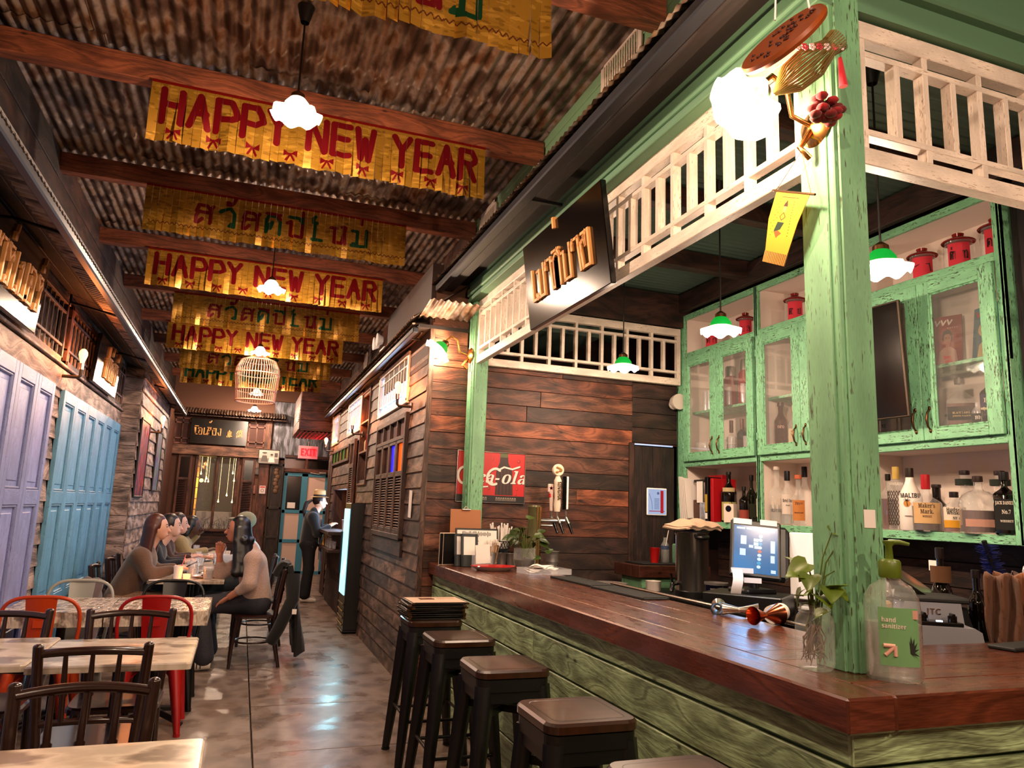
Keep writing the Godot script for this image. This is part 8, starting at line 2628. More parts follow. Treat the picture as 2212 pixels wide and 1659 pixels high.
func stroke_word(p: Pic, code: String, x0: float, y0: float, cap: float, w: float, r: float, cols: Array, latin: bool):
	var x := x0
	var k := 0
	var last := x0
	for ch in code:
		if ch == " ":
			x += w * 0.6
			continue
		var mark := ch in "ีั่้์"
		var ox := last if mark else x
		var src: Dictionary = LATIN if latin else THAI
		for s in strokes(src[ch]):
			var pts := []
			for q in s: pts.append(Vector2(ox + q.x * w * 0.085, y0 - q.y * cap / (9.0 if latin else 11.0)))
			p.path(pts, r, cols[k % cols.size()])
		if not mark:
			last = x
			x += w
			k += 1
func make_banners():
	var red := Color(0.42, 0.02, 0.06)
	var grn := Color(0.03, 0.24, 0.13)
	var pics := []
	for v in 3:
		var p := Pic.new(1024, 192, Color(0.62, 0.45, 0.14))
		for i in 500:
			p.line(Vector2(rng.randi() % 1024, rng.randi() % 192), Vector2(rng.randi() % 1024, rng.randi() % 192).clamp(Vector2(0, 0), Vector2(1024, 192)) * 0.0 + Vector2(rng.randi() % 1024, rng.randi() % 192), 0.6, Color(0.56, 0.40, 0.12) if i % 2 else Color(0.70, 0.52, 0.2)) if i < 40 else p.oval(rng.randi() % 1024, rng.randi() % 192, rv(4, 18), rv(2, 5), Color(0.52, 0.37, 0.1) if i % 2 else Color(0.72, 0.54, 0.2))
		p.rect(0, 0, 1024, 9, Color(0.5, 0.06, 0.05))
		if v != 1:
			stroke_word(p, "HAPPY NEW YEAR", 36, 128, 100, 74, 10, [red if v == 0 else grn], true)
			for k in 9:
				var c := Vector2(70 + k * 110, 158)
				p.poly([c, c + Vector2(-20, -12), c + Vector2(-20, 10)], red)
				p.poly([c, c + Vector2(20, -12), c + Vector2(20, 10)], red)
				p.path([c, c + Vector2(-12, 24)], 3, red)
				p.path([c, c + Vector2(12, 24)], 3, red)
		else:
			stroke_word(p, "สวัสดีปีใหม่", 180, 130, 100, 88, 7, [red, grn], false)
			for k in 60: p.path([Vector2(20 + k * 17, 150), Vector2(28 + k * 17, 160), Vector2(36 + k * 17, 150)], 1.5, Color(0.34, 0.16, 0.06))
		var m := mat("foil%d" % v, Color(1, 1, 1), 0.3, 0.55, p.tex())
		m.texture_repeat = false
	var B := [[-2.88, 1, -0.95, 1.13, "gold foil banner of curly letters cut by the picture's top"], [-4.45, 0, -0.70, 1.32, "nearest gold foil banner with big red capitals, torn at its left end"], [-6.04, 1, -0.90, 1.12, "gold foil banner of curly red and green letters, nearest of its kind"], [-7.66, 0, -1.06, 1.21, "second gold foil banner with dark red capitals"], [-9.22, 1, -0.95, 1.2, "second gold foil banner of curly letters"], [-10.84, 0, -1.15, 1.2, "third gold foil banner with red capitals, behind the lamp over the cage"], [-12.44, 1, -1.1, 1.2, "dim gold foil banner of curly letters behind the birdcage"], [-14.04, 2, -1.2, 1.2, "gold foil banner with green capitals, far end"]]
	for q in B:
		var t := thing("foil_banner", q[4], "banner", Vector3((q[2] + q[3]) / 2, 3.86, q[0] + 0.06), 0.0, "gold foil banners on the beams")
		var L: float = q[3] - q[2]
		var n := 42
		var far := G.new()
		for i in n:
			var u0 := float(i) / n
			var u1 := float(i + 1) / n
			var rows := []
			var tw := rv(-0.018, 0.018)
			for j in 6:
				var v := j / 5.0
				var row := []
				for e in [u0, u1 - 0.0006]:
					row.append(Vector3((e - 0.5) * L, -0.37 * v, 0.012 * sin(v * 5.0 + i) * v + (tw if e == u0 else -tw) * v))
				rows.append(row)
			var g := G.new() if q[0] > -8.5 else far
			g.sheet(rows, 0.0, Vector2(u0, 0), Vector2(u1, 1))
			if q[0] > -8.5: part(t, "foil_strip", g, "foil%d" % q[1])
		if q[0] <= -8.5: stuff(part(t, "foil_strips", far, "foil%d" % q[1]))
func make_decor():
	var t := thing("birdcage", "pale wicker birdcage hanging from the ceiling in the room's middle", "birdcage", Vector3(0.06, 2.86, -10.9))
	var prof := [Vector2(0.265, 0), Vector2(0.275, 0.15), Vector2(0.30, 0.39), Vector2(0.29, 0.48), Vector2(0.24, 0.58), Vector2(0.1, 0.64), Vector2(0.01, 0.65)]
	var c := lin(Color(0.72, 0.52, 0.42))
	for k in 48:
		var a := TAU * k / 48
		var pts := []
		for q in prof: pts.append(Vector3(cos(a) * q.x, q.y, sin(a) * q.x))
		var g := G.new()
		g.col = c
		g.tube(pts, 0.004, 5)
		part(t, "cane_bar", g, "cane")
	for q in [[0.265, 0.0, 0.014], [0.275, 0.15, 0.008], [0.30, 0.39, 0.008], [0.24, 0.58, 0.008]]:
		var pts := []
		for i in 41: pts.append(Vector3(cos(TAU * i / 40) * q[0], q[1], sin(TAU * i / 40) * q[0]))
		var g := G.new()
		g.col = c
		g.tube(pts, q[2], 6)
		part(t, "hoop", g, "cane")
	var g0 := G.new()
	g0.rod(Vector3(0, 0.65, 0), Vector3(0, 1.18, 0), 0.004)
	part(t, "cord", g0, "black")
	var a1 := Vector3(0.171, 0.205, 0.099).normalized()
	var v := Vector3(0.545, 0.556, -0.629)
	var b1 := a1.cross(v).normalized()
	if b1.x > 0: b1 = -b1
	var nn := (b1 * 0.95 - v * 0.3).normalized()
	nn = (nn - a1 * nn.dot(a1)).normalized()
	t = thing("wooden_plaque", "round carved wood slice plaque hanging by the near post", "plaque", Vector3(1.47, 2.97, -1.70))
	var g := G.new()
	g.col = lin(Color(0.55, 0.26, 0.09))
	g.lathe([Vector2(0, -0.012), Vector2(0.14, -0.012), Vector2(0.145, 0.0), Vector2(0.14, 0.012), Vector2(0, 0.012)], Vector3(), 36, Basis(a1, nn, a1.cross(nn)))
	part(t, "slice", g, "satin")
	g = G.new()
	g.col = lin(Color(0.25, 0.11, 0.06))
	for k in 40:
		var p := a1 * rv(-0.1, 0.1) + a1.cross(nn) * rv(-0.07, 0.07)
		g.ball(p + nn * 0.012, Vector3(0.008, 0.005, 0.008), 6)
	stuff(part(t, "carving", g, "satin"))
	g = G.new()
	g.rod(a1 * 0.12, Vector3(0.02, 0.6, 0), 0.003)
	g.rod(Vector3(-0.03, 0.06, 0), Vector3(0.0, 0.6, 0), 0.003)
	part(t, "string", g, "cane")
	t = thing("bamboo_trap", "woven bamboo fish trap ornament with flowers on the near post", "ornament", Vector3(1.60, 2.94, -1.745))
	var ax := Vector3(0.16, 0.16, 0.09).normalized()
	var sd := ax.cross(Vector3.UP).normalized()
	var bs := Basis(sd, ax, sd.cross(ax))
	for k in 26:
		var an := TAU * k / 26
		var pts := []
		for q in [Vector2(0.005, -0.14), Vector2(0.05, -0.06), Vector2(0.055, 0.02), Vector2(0.03, 0.09), Vector2(0.038, 0.13)]: pts.append(bs * Vector3(cos(an) * q.x, q.y, sin(an) * q.x))
		g = G.new()
		g.col = lin(Color(0.42, 0.36, 0.14))
		g.tube(pts, 0.003, 5)
		part(t, "bamboo_strip", g, "cane")
	g = G.new()
	for k in 8:
		var p := Vector3(-0.12 + k * 0.03, 0.0 + 0.008 * k, 0.06)
		for m in 5:
			g.col = lin(Color(0.9, 0.85, 0.85) if k % 2 else Color(0.75, 0.25, 0.3))
			g.ball(p + Vector3(cos(m * 1.26) * 0.008, sin(m * 1.26) * 0.008, 0), Vector3(0.006, 0.005, 0.004), 6)
	part(t, "flower_garland", g, "plain")
	g = G.new()
	for k in 30:
		g.col = lin(Color(0.5, 0.02, 0.05) * rv(0.7, 1.3))
		g.ball(Vector3(0.05 + rv(-0.05, 0.05), -0.15 + rv(-0.03, 0.03), 0.02 + rv(-0.03, 0.03)), Vector3(0.02, 0.012, 0.02), 8)
	part(t, "red_flower", g, "cloth")
	g = G.new()
	g.col = lin(Color(0.72, 0.12, 0.18))
	g.rod(Vector3(0.11, 0.04, 0.03), Vector3(0.12, -0.06, 0.03), 0.006, 0.014)
	part(t, "tassel", g, "cloth")
	var p := Pic.new(192, 256, Color(0.80, 0.58, 0.12))
	var ink := Color(0.2, 0.08, 0.03)
	p.oval(88, 76, 11, 14, Color(0.85, 0.66, 0.3))
	p.poly([Vector2(74, 64), Vector2(88, 34), Vector2(102, 64)], ink)
	p.path([Vector2(88, 92), Vector2(70, 110), Vector2(86, 126), Vector2(106, 110), Vector2(88, 92)], 2, ink)
	p.poly([Vector2(66, 134), Vector2(110, 134), Vector2(96, 164), Vector2(56, 176)], Color(0.05, 0.15, 0.08))
	p.poly([Vector2(58, 176), Vector2(84, 168), Vector2(112, 178), Vector2(80, 200)], Color(0.65, 0.28, 0.08))
	for k in 26: p.oval((24 + (k * 53) % 30) if k % 2 else 130 + (k * 37) % 36, 40 + k * 6, 3, 2, ink)
	p.rect(48, 22, 96, 3, ink)
	var m := mat("pennant_cloth", Color(1, 1, 1), 0.8, 0.0, p.tex())
	t = thing("yellow_pennant", "small yellow printed cloth pennant with fringe hanging before the near post", "pennant", Vector3(1.70, 2.60, -1.935))
	t.rotation.x = 0.45
	g = G.new()
	g.sheet([[Vector3(0, 0, -0.095), Vector3(0, 0, 0.085)], [Vector3(-0.01, -0.10, -0.085), Vector3(-0.01, -0.1, 0.075)], [Vector3(0, -0.21, -0.07), Vector3(0, -0.21, 0.055)]], 0.002)
	part(t, "cloth", g, "pennant_cloth")
	g = G.new()
	g.rod(Vector3(0, 0, -0.12), Vector3(0, 0, 0.11), 0.004)
	g.rod(Vector3(0, 0, -0.1), Vector3(0, 0.14, -0.02), 0.0012)
	g.rod(Vector3(0, 0, 0.09), Vector3(0, 0.14, -0.02), 0.0012)
	part(t, "rod", g, "bronze")
	g = G.new()
	g.col = lin(Color(0.72, 0.5, 0.2))
	for k in 14: g.rod(Vector3(0, -0.21, -0.068 + k * 0.0093), Vector3(0, -0.25, -0.066 + k * 0.009), 0.003)
	part(t, "fringe", g, "cloth")
	for q in [[Vector3(-1.16, 1.93, -9.83), 0.75, 0.88, Color(0.45, 0.08, 0.1), "dark red abstract painting on the grey shingles"], [Vector3(-1.16, 1.98, -11.5), 0.6, 0.8, Color(0.4, 0.4, 0.45), "grey blue painting farther along the grey shingles"]]:
		var a := Pic.new(128, 128, q[3])
		for k in 120: a.oval(rng.randi() % 128, rng.randi() % 128, rv(2, 9), rv(2, 12), Color(rv(0.15, 0.7), rv(0.05, 0.3), rv(0.1, 0.35)) if q[3].r > 0.42 else Color(rv(0.2, 0.6), rv(0.25, 0.6), rv(0.3, 0.65)))
		picture("wall_painting", q[4], q[0], Basis(Vector3.UP, PI / 2), q[1], q[2], a, 0.02, "black", "painting")
func flesh(f: Field, o: Dictionary):
	f.slab(o.hip, o.chest, Vector2(0.155, 0.11), Vector2(0.165, 0.105), o.side, 0.05)
	f.cap(o.chest, o.neck, 0.07, 0.05, 0.04)
	for s in [0, 1]:
		f.cap(o.sh[s], o.el[s], 0.055, 0.044, 0.03)
		f.cap(o.el[s], o.wr[s], 0.043, 0.03, 0.02)
func person(label: String, at: Vector3, yaw: float, o: Dictionary) -> Node3D:
	var t := thing("person", label, "person", at, yaw)
	var pts := {}
	for k in o.p: pts[k] = o.p[k]
	pts.side = Vector3.RIGHT
	var lo := Vector3(-0.42, 0.0, -0.4)
	var hi := Vector3(0.42, 1.42 if not o.has("stand") else 1.72, 0.75)
	var skin := lin(o.skin)
	var h: Vector3 = o.p.head
	var f := Field.new(lo, hi, 0.018)
	flesh(f, pts)
	f.cap(pts.chest, h - Vector3(0, 0.07, 0), 0.05, 0.048, 0.03)
	f.egg(h, Vector3(0.074, 0.11, 0.09), Basis(), 0.02)
	for s in [0, 1]:
		f.cap(pts.hip + Vector3(-0.09 + s * 0.18, 0, 0), pts.kn[s], 0.085, 0.058, 0.04)
		f.cap(pts.kn[s], pts.an[s], 0.055, 0.038, 0.03)
	var g := G.new()
	g.col = skin
	f.mesh(g)
	f = Field.new(h - Vector3(0.1, 0.15, 0.12), h + Vector3(0.1, 0.14, 0.15), 0.006)
	f.egg(h, Vector3(0.075, 0.113, 0.092), Basis(), 0.01)
	f.egg(h + Vector3(0, -0.06, 0.045), Vector3(0.045, 0.05, 0.045), Basis(), 0.02)
	f.cap(h + Vector3(0, 0.005, 0.085), h + Vector3(0, -0.03, 0.108), 0.008, 0.013, 0.012)
	f.egg(h + Vector3(0, -0.066, 0.09), Vector3(0.022, 0.007, 0.008), Basis(), 0.006)
	for s in [-1, 1]:
		f.egg(h + Vector3(s * 0.077, -0.01, 0), Vector3(0.01, 0.03, 0.018), Basis(), 0.008)
	f.mesh(g)
	for s in [0, 1]:
		var w: Vector3 = pts.wr[s]
		var d: Vector3 = (w - pts.el[s]).normalized()
		var sx: Vector3 = d.cross(Vector3.UP).normalized()
		g.tube([w - d * 0.02, w + d * 0.04, w + d * 0.085], [0.028, 0.04, 0.036], 10, true, 0.5)
		for k in 4:
			var b0: Vector3 = w + d * 0.08 + sx * (k - 1.5) * 0.019
			var L: float = [0.06, 0.072, 0.068, 0.054][k]
			g.tube([b0, b0 + d * L * 0.5 - Vector3(0, 0.006, 0), b0 + d * L * 0.85 - Vector3(0, 0.022, 0)], [0.0095, 0.009, 0.007], 7)
		g.tube([w + d * 0.03 + sx * 0.03 * (1 if s else -1), w + d * 0.07 + sx * 0.05 * (1 if s else -1), w + d * 0.10 + sx * 0.045 * (1 if s else -1)], [0.013, 0.011, 0.009], 7)
	part(t, "body", g, "skin")
	g = G.new()
	for s in [-1, 1]:
		g.col = Color(0.02, 0.012, 0.01)
		g.ball(h + Vector3(s * 0.03, 0.012, 0.084), Vector3(0.012, 0.006, 0.006), 8)
		g.rod(h + Vector3(s * 0.016, 0.034, 0.09), h + Vector3(s * 0.045, 0.036, 0.078), 0.003)
	g.col = lin(Color(0.55, 0.2, 0.18))
	g.ball(h + Vector3(0, -0.066, 0.097), Vector3(0.02, 0.006, 0.004), 8)
	part(t, "face_features", g, "satin")
	f = Field.new(lo, hi, 0.018)
	f.slab(pts.hip + Vector3(0, 0.02, 0), pts.chest, Vector2(0.185, 0.14), Vector2(0.19, 0.13), pts.side, 0.05)
	f.cap(pts.chest, pts.neck, 0.09, 0.066, 0.05)
	for s in [0, 1]:
		f.cap(pts.chest.lerp(pts.sh[s], 0.4), pts.sh[s], 0.08, 0.075, 0.05)
		f.cap(pts.sh[s], pts.el[s], 0.075, 0.062, 0.035)
		f.cap(pts.el[s], pts.wr[s].lerp(pts.el[s], o.get("cuff", 0.12)), 0.06, 0.045, 0.03)
	g = G.new()
	g.col = lin(o.top)
	f.mesh(g)
	part(t, o.get("topname", "sweater"), g, "knit")
	f = Field.new(lo, hi, 0.018)
	f.egg(pts.hip, Vector3(0.18, 0.12, 0.14), Basis(), 0.03)
	for s in [0, 1]:
		f.cap(pts.hip + Vector3(-0.09 + s * 0.18, 0, 0), pts.kn[s], 0.105, 0.08, 0.05)
		f.cap(pts.kn[s], pts.an[s] + Vector3(0, 0.03, 0), 0.078, 0.085, 0.03)
	g = G.new()
	g.col = lin(o.legs)
	f.mesh(g)
	part(t, "trousers", g, "denim")
	for s in [0, 1]:
		g = G.new()
		g.col = lin(Color(0.8, 0.75, 0.7))
		var a: Vector3 = pts.an[s]
		g.tube([Vector3(a.x, 0.045, a.z - 0.06), Vector3(a.x, 0.05, a.z), Vector3(a.x, 0.038, a.z + 0.1), Vector3(a.x, 0.03, a.z + 0.17)], [0.035, 0.043, 0.04, 0.024], 12)
		for k in 3:
			g.col = Color(0.02, 0.02, 0.02)
			if o.has("stripes"): g.box(Vector3(0.086, 0.05, 0.01), Vector3(a.x, 0.05, a.z + 0.02 + k * 0.03))
		part(t, "shoe", g, "satin")
	if o.has("hair"):
		f = Field.new(h - Vector3(0.3, 0.55, 0.32), h + Vector3(0.3, 0.17, 0.16), 0.012)
		f.egg(h + Vector3(0, 0.03, -0.02), Vector3(0.088, 0.105, 0.098), Basis(), 0.0)
		var L: float = o.get("long", 0.0)
		if L > 0:
			for k in 9:
				var an := PI * 0.95 + (k - 4) * 0.36
				var q := h + Vector3(sin(an) * 0.08, 0.0, cos(an) * 0.085)
				var e := h + Vector3(sin(an) * (0.1 + o.get("puff", 0.0)), -L, cos(an) * (0.1 + o.get("puff", 0.0)) - 0.03)
				f.cap(q, e, 0.034, 0.03 + o.get("puff", 0.0) * 0.2, 0.02)
				if o.has("puff"):
					for w in 4: f.egg(q.lerp(e, 0.25 * (w + 1)) + Vector3(0.02 * sin(w * 3 + k), 0, 0.02 * cos(w * 2 + k * 3)), Vector3(0.04, 0.035, 0.04), Basis(), 0.012)
		f.cut(lo, hi, func(p: Vector3) -> float: return minf(minf(p.z - h.z - 0.035, h.y + 0.075 - p.y), 1.0) if p.z > h.z + 0.02 else -1.0)
		g = G.new()
		g.col = lin(o.hair)
		f.mesh(g)
		part(t, "hair", g, "hair")
	return t
func seat_pose(lean: float, hands: Array, head := Vector3(0, 1.19, 0.16)) -> Dictionary:
	var hip := Vector3(0, 0.55, 0)
	var chest := Vector3(0, 0.90, lean)
	var d := {"hip": hip, "chest": chest, "neck": Vector3(0, 1.04, lean + 0.03), "head": head, "sh": [chest + Vector3(-0.18, 0.05, 0), chest + Vector3(0.18, 0.05, 0)], "el": [], "wr": hands, "kn": [Vector3(-0.12, 0.52, 0.43), Vector3(0.12, 0.52, 0.43)], "an": [Vector3(-0.13, 0.09, 0.42), Vector3(0.13, 0.09, 0.42)]}
	for s in 2:
		d.el.append((d.sh[s] + hands[s]) / 2 + Vector3(-0.06 + 0.12 * s, -0.10, -0.05))
	return d
func make_people():
	var E := PI / 2
	var tab := [Vector3(-0.12, 0.83, 0.42), Vector3(0.12, 0.83, 0.42)]
	person("seated woman with long auburn hair in a brown sweater looking at a phone", Vector3(-0.95, 0, -7.75), E, {"p": seat_pose(0.14, tab, Vector3(0, 1.20, 0.24)), "skin": Color(0.80, 0.60, 0.50), "top": Color(0.42, 0.31, 0.23), "legs": Color(0.62, 0.48, 0.38), "hair": Color(0.27, 0.12, 0.07), "long": 0.36})
	person("seated woman in navy with a red hair tie and dark glasses", Vector3(-0.92, 0, -8.6), E, {"p": seat_pose(0.12, tab, Vector3(0, 1.19, 0.26)), "skin": Color(0.82, 0.64, 0.56), "top": Color(0.06, 0.06, 0.09), "legs": Color(0.1, 0.1, 0.13), "hair": Color(0.10, 0.06, 0.06)})
	person("seated person with short dark hair, thin glasses and a brown jacket", Vector3(-0.90, 0, -9.35), E, {"p": seat_pose(0.12, tab, Vector3(0, 1.19, 0.26)), "skin": Color(0.82, 0.64, 0.58), "top": Color(0.26, 0.15, 0.10), "topname": "jacket", "legs": Color(0.1, 0.1, 0.13), "hair": Color(0.12, 0.08, 0.07)})
	person("seated woman in a cream jacket with a hand raised to her mouth", Vector3(-0.74, 0, -10.3), E, {"p": seat_pose(0.08, [Vector3(-0.1, 0.85, 0.4), Vector3(0.05, 1.04, 0.27)], Vector3(0, 1.14, 0.2)), "skin": Color(0.30, 0.17, 0.11), "top": Color(0.68, 0.58, 0.40), "topname": "jacket", "legs": Color(0.1, 0.1, 0.13), "hair": Color(0.04, 0.025, 0.02), "long": 0.1})
	var cp := seat_pose(0.06, [Vector3(-0.10, 0.98, 0.36), Vector3(0.19, 0.62, 0.24)], Vector3(-0.02, 1.21, 0.22))
	cp.el = [Vector3(-0.16, 0.79, 0.34), Vector3(0.26, 0.74, 0.08)]
	cp.kn = [Vector3(0.16, 0.55, 0.48), Vector3(-0.14, 0.55, 0.46)]
	cp.an = [Vector3(0.22, 0.09, 0.40), Vector3(-0.15, 0.09, 0.38)]
	person("seated woman with long black curly hair, pale sweater and grey jeans, seen from the side", Vector3(0.22, 0, -7.5), -E, {"p": cp, "skin": Color(0.70, 0.46, 0.36), "top": Color(0.78, 0.66, 0.60), "legs": Color(0.17, 0.18, 0.21), "hair": Color(0.03, 0.022, 0.02), "long": 0.38, "puff": 0.07, "cuff": 0.5, "stripes": true})
	var gp := person("seated person in a pale green cap and white top, back turned, at the party table", Vector3(0.2, 0, -9.2), -E, {"p": seat_pose(0.06, tab, Vector3(0, 1.21, 0.14)), "skin": Color(0.75, 0.56, 0.46), "top": Color(0.82, 0.84, 0.86), "topname": "shirt", "legs": Color(0.1, 0.12, 0.12)})
	var g := G.new()
	g.col = lin(Color(0.52, 0.52, 0.42))
	g.ball(Vector3(0, 1.26, 0.12), Vector3(0.1, 0.1, 0.115), 18)
	g.ball(Vector3(0, 1.27, 0.24), Vector3(0.08, 0.02, 0.08), 14)
	part(gp, "cap", g, "cloth")
	var st := {"hip": Vector3(0, 0.86, -0.02), "chest": Vector3(0, 1.22, 0.0), "neck": Vector3(0, 1.36, 0.03), "head": Vector3(0, 1.51, 0.10), "sh": [Vector3(-0.17, 1.27, 0.0), Vector3(0.17, 1.27, 0.0)], "el": [Vector3(-0.2, 1.03, 0.08), Vector3(0.2, 1.03, 0.08)], "wr": [Vector3(-0.12, 1.14, 0.27), Vector3(0.12, 1.14, 0.27)], "kn": [Vector3(-0.09, 0.48, 0), Vector3(0.09, 0.48, 0.02)], "an": [Vector3(-0.09, 0.09, -0.03), Vector3(0.09, 0.09, -0.03)]}
	var w := person("standing waitress in black with a blue apron and straw hat at the serving hatch", Vector3(1.06, 0, -11.95), E, {"p": st, "stand": true, "skin": Color(0.84, 0.66, 0.56), "top": Color(0.03, 0.03, 0.035), "legs": Color(0.025, 0.026, 0.035), "hair": Color(0.05, 0.035, 0.03)})
	g = G.new()
	g.col = lin(Color(0.76, 0.64, 0.44))
	g.lathe([Vector2(0.15, 1.575), Vector2(0.095, 1.59), Vector2(0.088, 1.68), Vector2(0.06, 1.70), Vector2(0, 1.69)], Vector3(0, 0, 0.09), 28)
	g.col = Color(0.01, 0.01, 0.01)
	g.lathe([Vector2(0.098, 1.59), Vector2(0.096, 1.615)], Vector3(0, 0, 0.09), 28)
	part(w, "straw_hat", g, "cane")
	g = G.new()
	g.col = lin(Color(0.12, 0.17, 0.34))
	g.sheet([[Vector3(-0.1, 1.24, 0.15), Vector3(0.1, 1.24, 0.15)], [Vector3(-0.19, 0.95, 0.15), Vector3(0.19, 0.95, 0.15)], [Vector3(-0.2, 0.62, 0.16), Vector3(0.2, 0.62, 0.16)]], 0.008)
	part(w, "apron", g, "cloth")
	g = G.new()
	g.col = lin(Color(0.05, 0.035, 0.03))
	g.tube([Vector3(0, 1.53, -0.02), Vector3(0, 1.48, -0.1), Vector3(0, 1.36, -0.13), Vector3(0, 1.26, -0.12)], [0.02, 0.035, 0.03, 0.008], 10)
	part(w, "ponytail", g, "hair")
	g = G.new()
	g.box(Vector3(0.075, 0.01, 0.15), Vector3(), 0.004)
	var ph := solo("phone", "phone held by the woman in the brown sweater", "phone", g, "black_gloss", Vector3(-0.40, 0.86, -7.75), E)
	ph.rotation.x = -0.5
class G:
	var v := PackedVector3Array()
	var n := PackedVector3Array()
	var t := PackedVector2Array()
	var c := PackedColorArray()
	var col := Color(1, 1, 1)
	var b := Transform3D()
	func tri(p: Vector3, q: Vector3, r: Vector3, pn: Vector3, qn: Vector3, rn: Vector3, pt := Vector2(), qt := Vector2(), rt := Vector2()):
		p = b * p
		q = b * q
		r = b * r
		pn = (b.basis * pn).normalized()
		qn = (b.basis * qn).normalized()
		rn = (b.basis * rn).normalized()
		v.push_back(p); n.push_back(pn); t.push_back(pt); c.push_back(col)
		if (q - p).cross(r - p).dot(pn + qn + rn) > 0.0:
			v.push_back(r); n.push_back(rn); t.push_back(rt); c.push_back(col)
			v.push_back(q); n.push_back(qn); t.push_back(qt); c.push_back(col)
		else:
			v.push_back(q); n.push_back(qn); t.push_back(qt); c.push_back(col)
			v.push_back(r); n.push_back(rn); t.push_back(rt); c.push_back(col)
	func quad(p: Vector3, q: Vector3, r: Vector3, s: Vector3, nn: Vector3, pt := Vector2(0, 1), qt := Vector2(1, 1), rt := Vector2(1, 0), st := Vector2(0, 0)):
		tri(p, q, r, nn, nn, nn, pt, qt, rt)
		tri(p, r, s, nn, nn, nn, pt, rt, st)
	func box(size: Vector3, at := Vector3(), bev := 0.0, grain := 0, uvo := Vector2()) -> G:
		var h := size / 2.0
		var bv := minf(bev, minf(h.x, minf(h.y, h.z)) * 0.9)
		for k in 3:
			var a := (k + 1) % 3
			var d := (k + 2) % 3
			if d == grain:
				var w := a
				a = d
				d = w
			for s in [-1.0, 1.0]:
				var pp := []
				var uu := []
				for q in [[-1.0, -1.0], [1.0, -1.0], [1.0, 1.0], [-1.0, 1.0]]:
					var p := Vector3()
					p[k] = s * h[k]
					p[a] = q[0] * (h[a] - bv)
					p[d] = q[1] * (h[d] - bv)
					pp.append(p + at)
					uu.append(Vector2(p[a], p[d] + 0.21 * k) + uvo)
				var nn := Vector3()
				nn[k] = s
				quad(pp[0], pp[1], pp[2], pp[3], nn, uu[0], uu[1], uu[2], uu[3])
		if bv <= 0.0:
			return self
		for k in 3:
			var a := (k + 1) % 3
			var d := (k + 2) % 3
			for sa in [-1.0, 1.0]:
				for sd in [-1.0, 1.0]:
					var p := Vector3()
					p[k] = -(h[k] - bv)
					p[a] = sa * h[a]
					p[d] = sd * (h[d] - bv)
					var q := p
					q[k] = -q[k]
					var s := p
					s[a] = sa * (h[a] - bv)
					s[d] = sd * h[d]
					var r := s
					r[k] = -r[k]
					var nn := Vector3()
					nn[a] = sa
					nn[d] = sd
					var u0 := Vector2(p[k], 0.0) + uvo
					var u1 := Vector2(q[k], 0.0) + uvo
					quad(p + at, q + at, r + at, s + at, nn, u0, u1, u1 + Vector2(0, bv), u0 + Vector2(0, bv))
		for sx in [-1.0, 1.0]:
			for sy in [-1.0, 1.0]:
				for sz in [-1.0, 1.0]:
					var nn := Vector3(sx, sy, sz)
					tri(at + Vector3(sx * h.x, sy * (h.y - bv), sz * (h.z - bv)), at + Vector3(sx * (h.x - bv), sy * h.y, sz * (h.z - bv)), at + Vector3(sx * (h.x - bv), sy * (h.y - bv), sz * h.z), nn, nn, nn, uvo, uvo, uvo)
		return self
	func rod(p: Vector3, q: Vector3, r0: float, r1 := -1.0, sides := 8) -> G:
		return tube([p, q], [r0, r1 if r1 >= 0.0 else r0], sides)
	func tube(pts: Array, rr, sides := 8, caps := true, squash := 1.0) -> G:
		var m := pts.size()
		var tan0: Vector3 = (pts[1] - pts[0]).normalized()
		var up := Vector3.UP if absf(tan0.y) < 0.9 else Vector3.RIGHT
		var side := tan0.cross(up).normalized()
		var rings := []
		var nrm := []
		for i in m:
			var tg: Vector3 = (pts[mini(i + 1, m - 1)] - pts[maxi(i - 1, 0)]).normalized()
			side = (side - tg * side.dot(tg)).normalized()
			var o := tg.cross(side)
			var r: float = rr[i] if rr is Array else rr
			var ring := []
			var rn := []
			for k in sides:
				var a := TAU * k / sides
				var d := side * cos(a) + o * sin(a) * squash
				ring.append(pts[i] + d * r)
				rn.append((side * cos(a) + o * sin(a) / squash).normalized())
			rings.append(ring)
			nrm.append(rn)
		for i in m - 1:
			for k in sides:
				var e := (k + 1) % sides
				var u0 := float(k) / sides
				var u1 := float(k + 1) / sides
				tri(rings[i][k], rings[i][e], rings[i + 1][e], nrm[i][k], nrm[i][e], nrm[i + 1][e], Vector2(i, u0), Vector2(i, u1), Vector2(i + 1, u1))
				tri(rings[i][k], rings[i + 1][e], rings[i + 1][k], nrm[i][k], nrm[i + 1][e], nrm[i + 1][k], Vector2(i, u0), Vector2(i + 1, u1), Vector2(i + 1, u0))
		if caps:
			for e in [0, m - 1]:
				var nn: Vector3 = (pts[0] - pts[1]).normalized() if e == 0 else (pts[m - 1] - pts[m - 2]).normalized()
				for k in range(1, sides - 1):
					tri(rings[e][0], rings[e][k], rings[e][k + 1], nn, nn, nn)
		return self
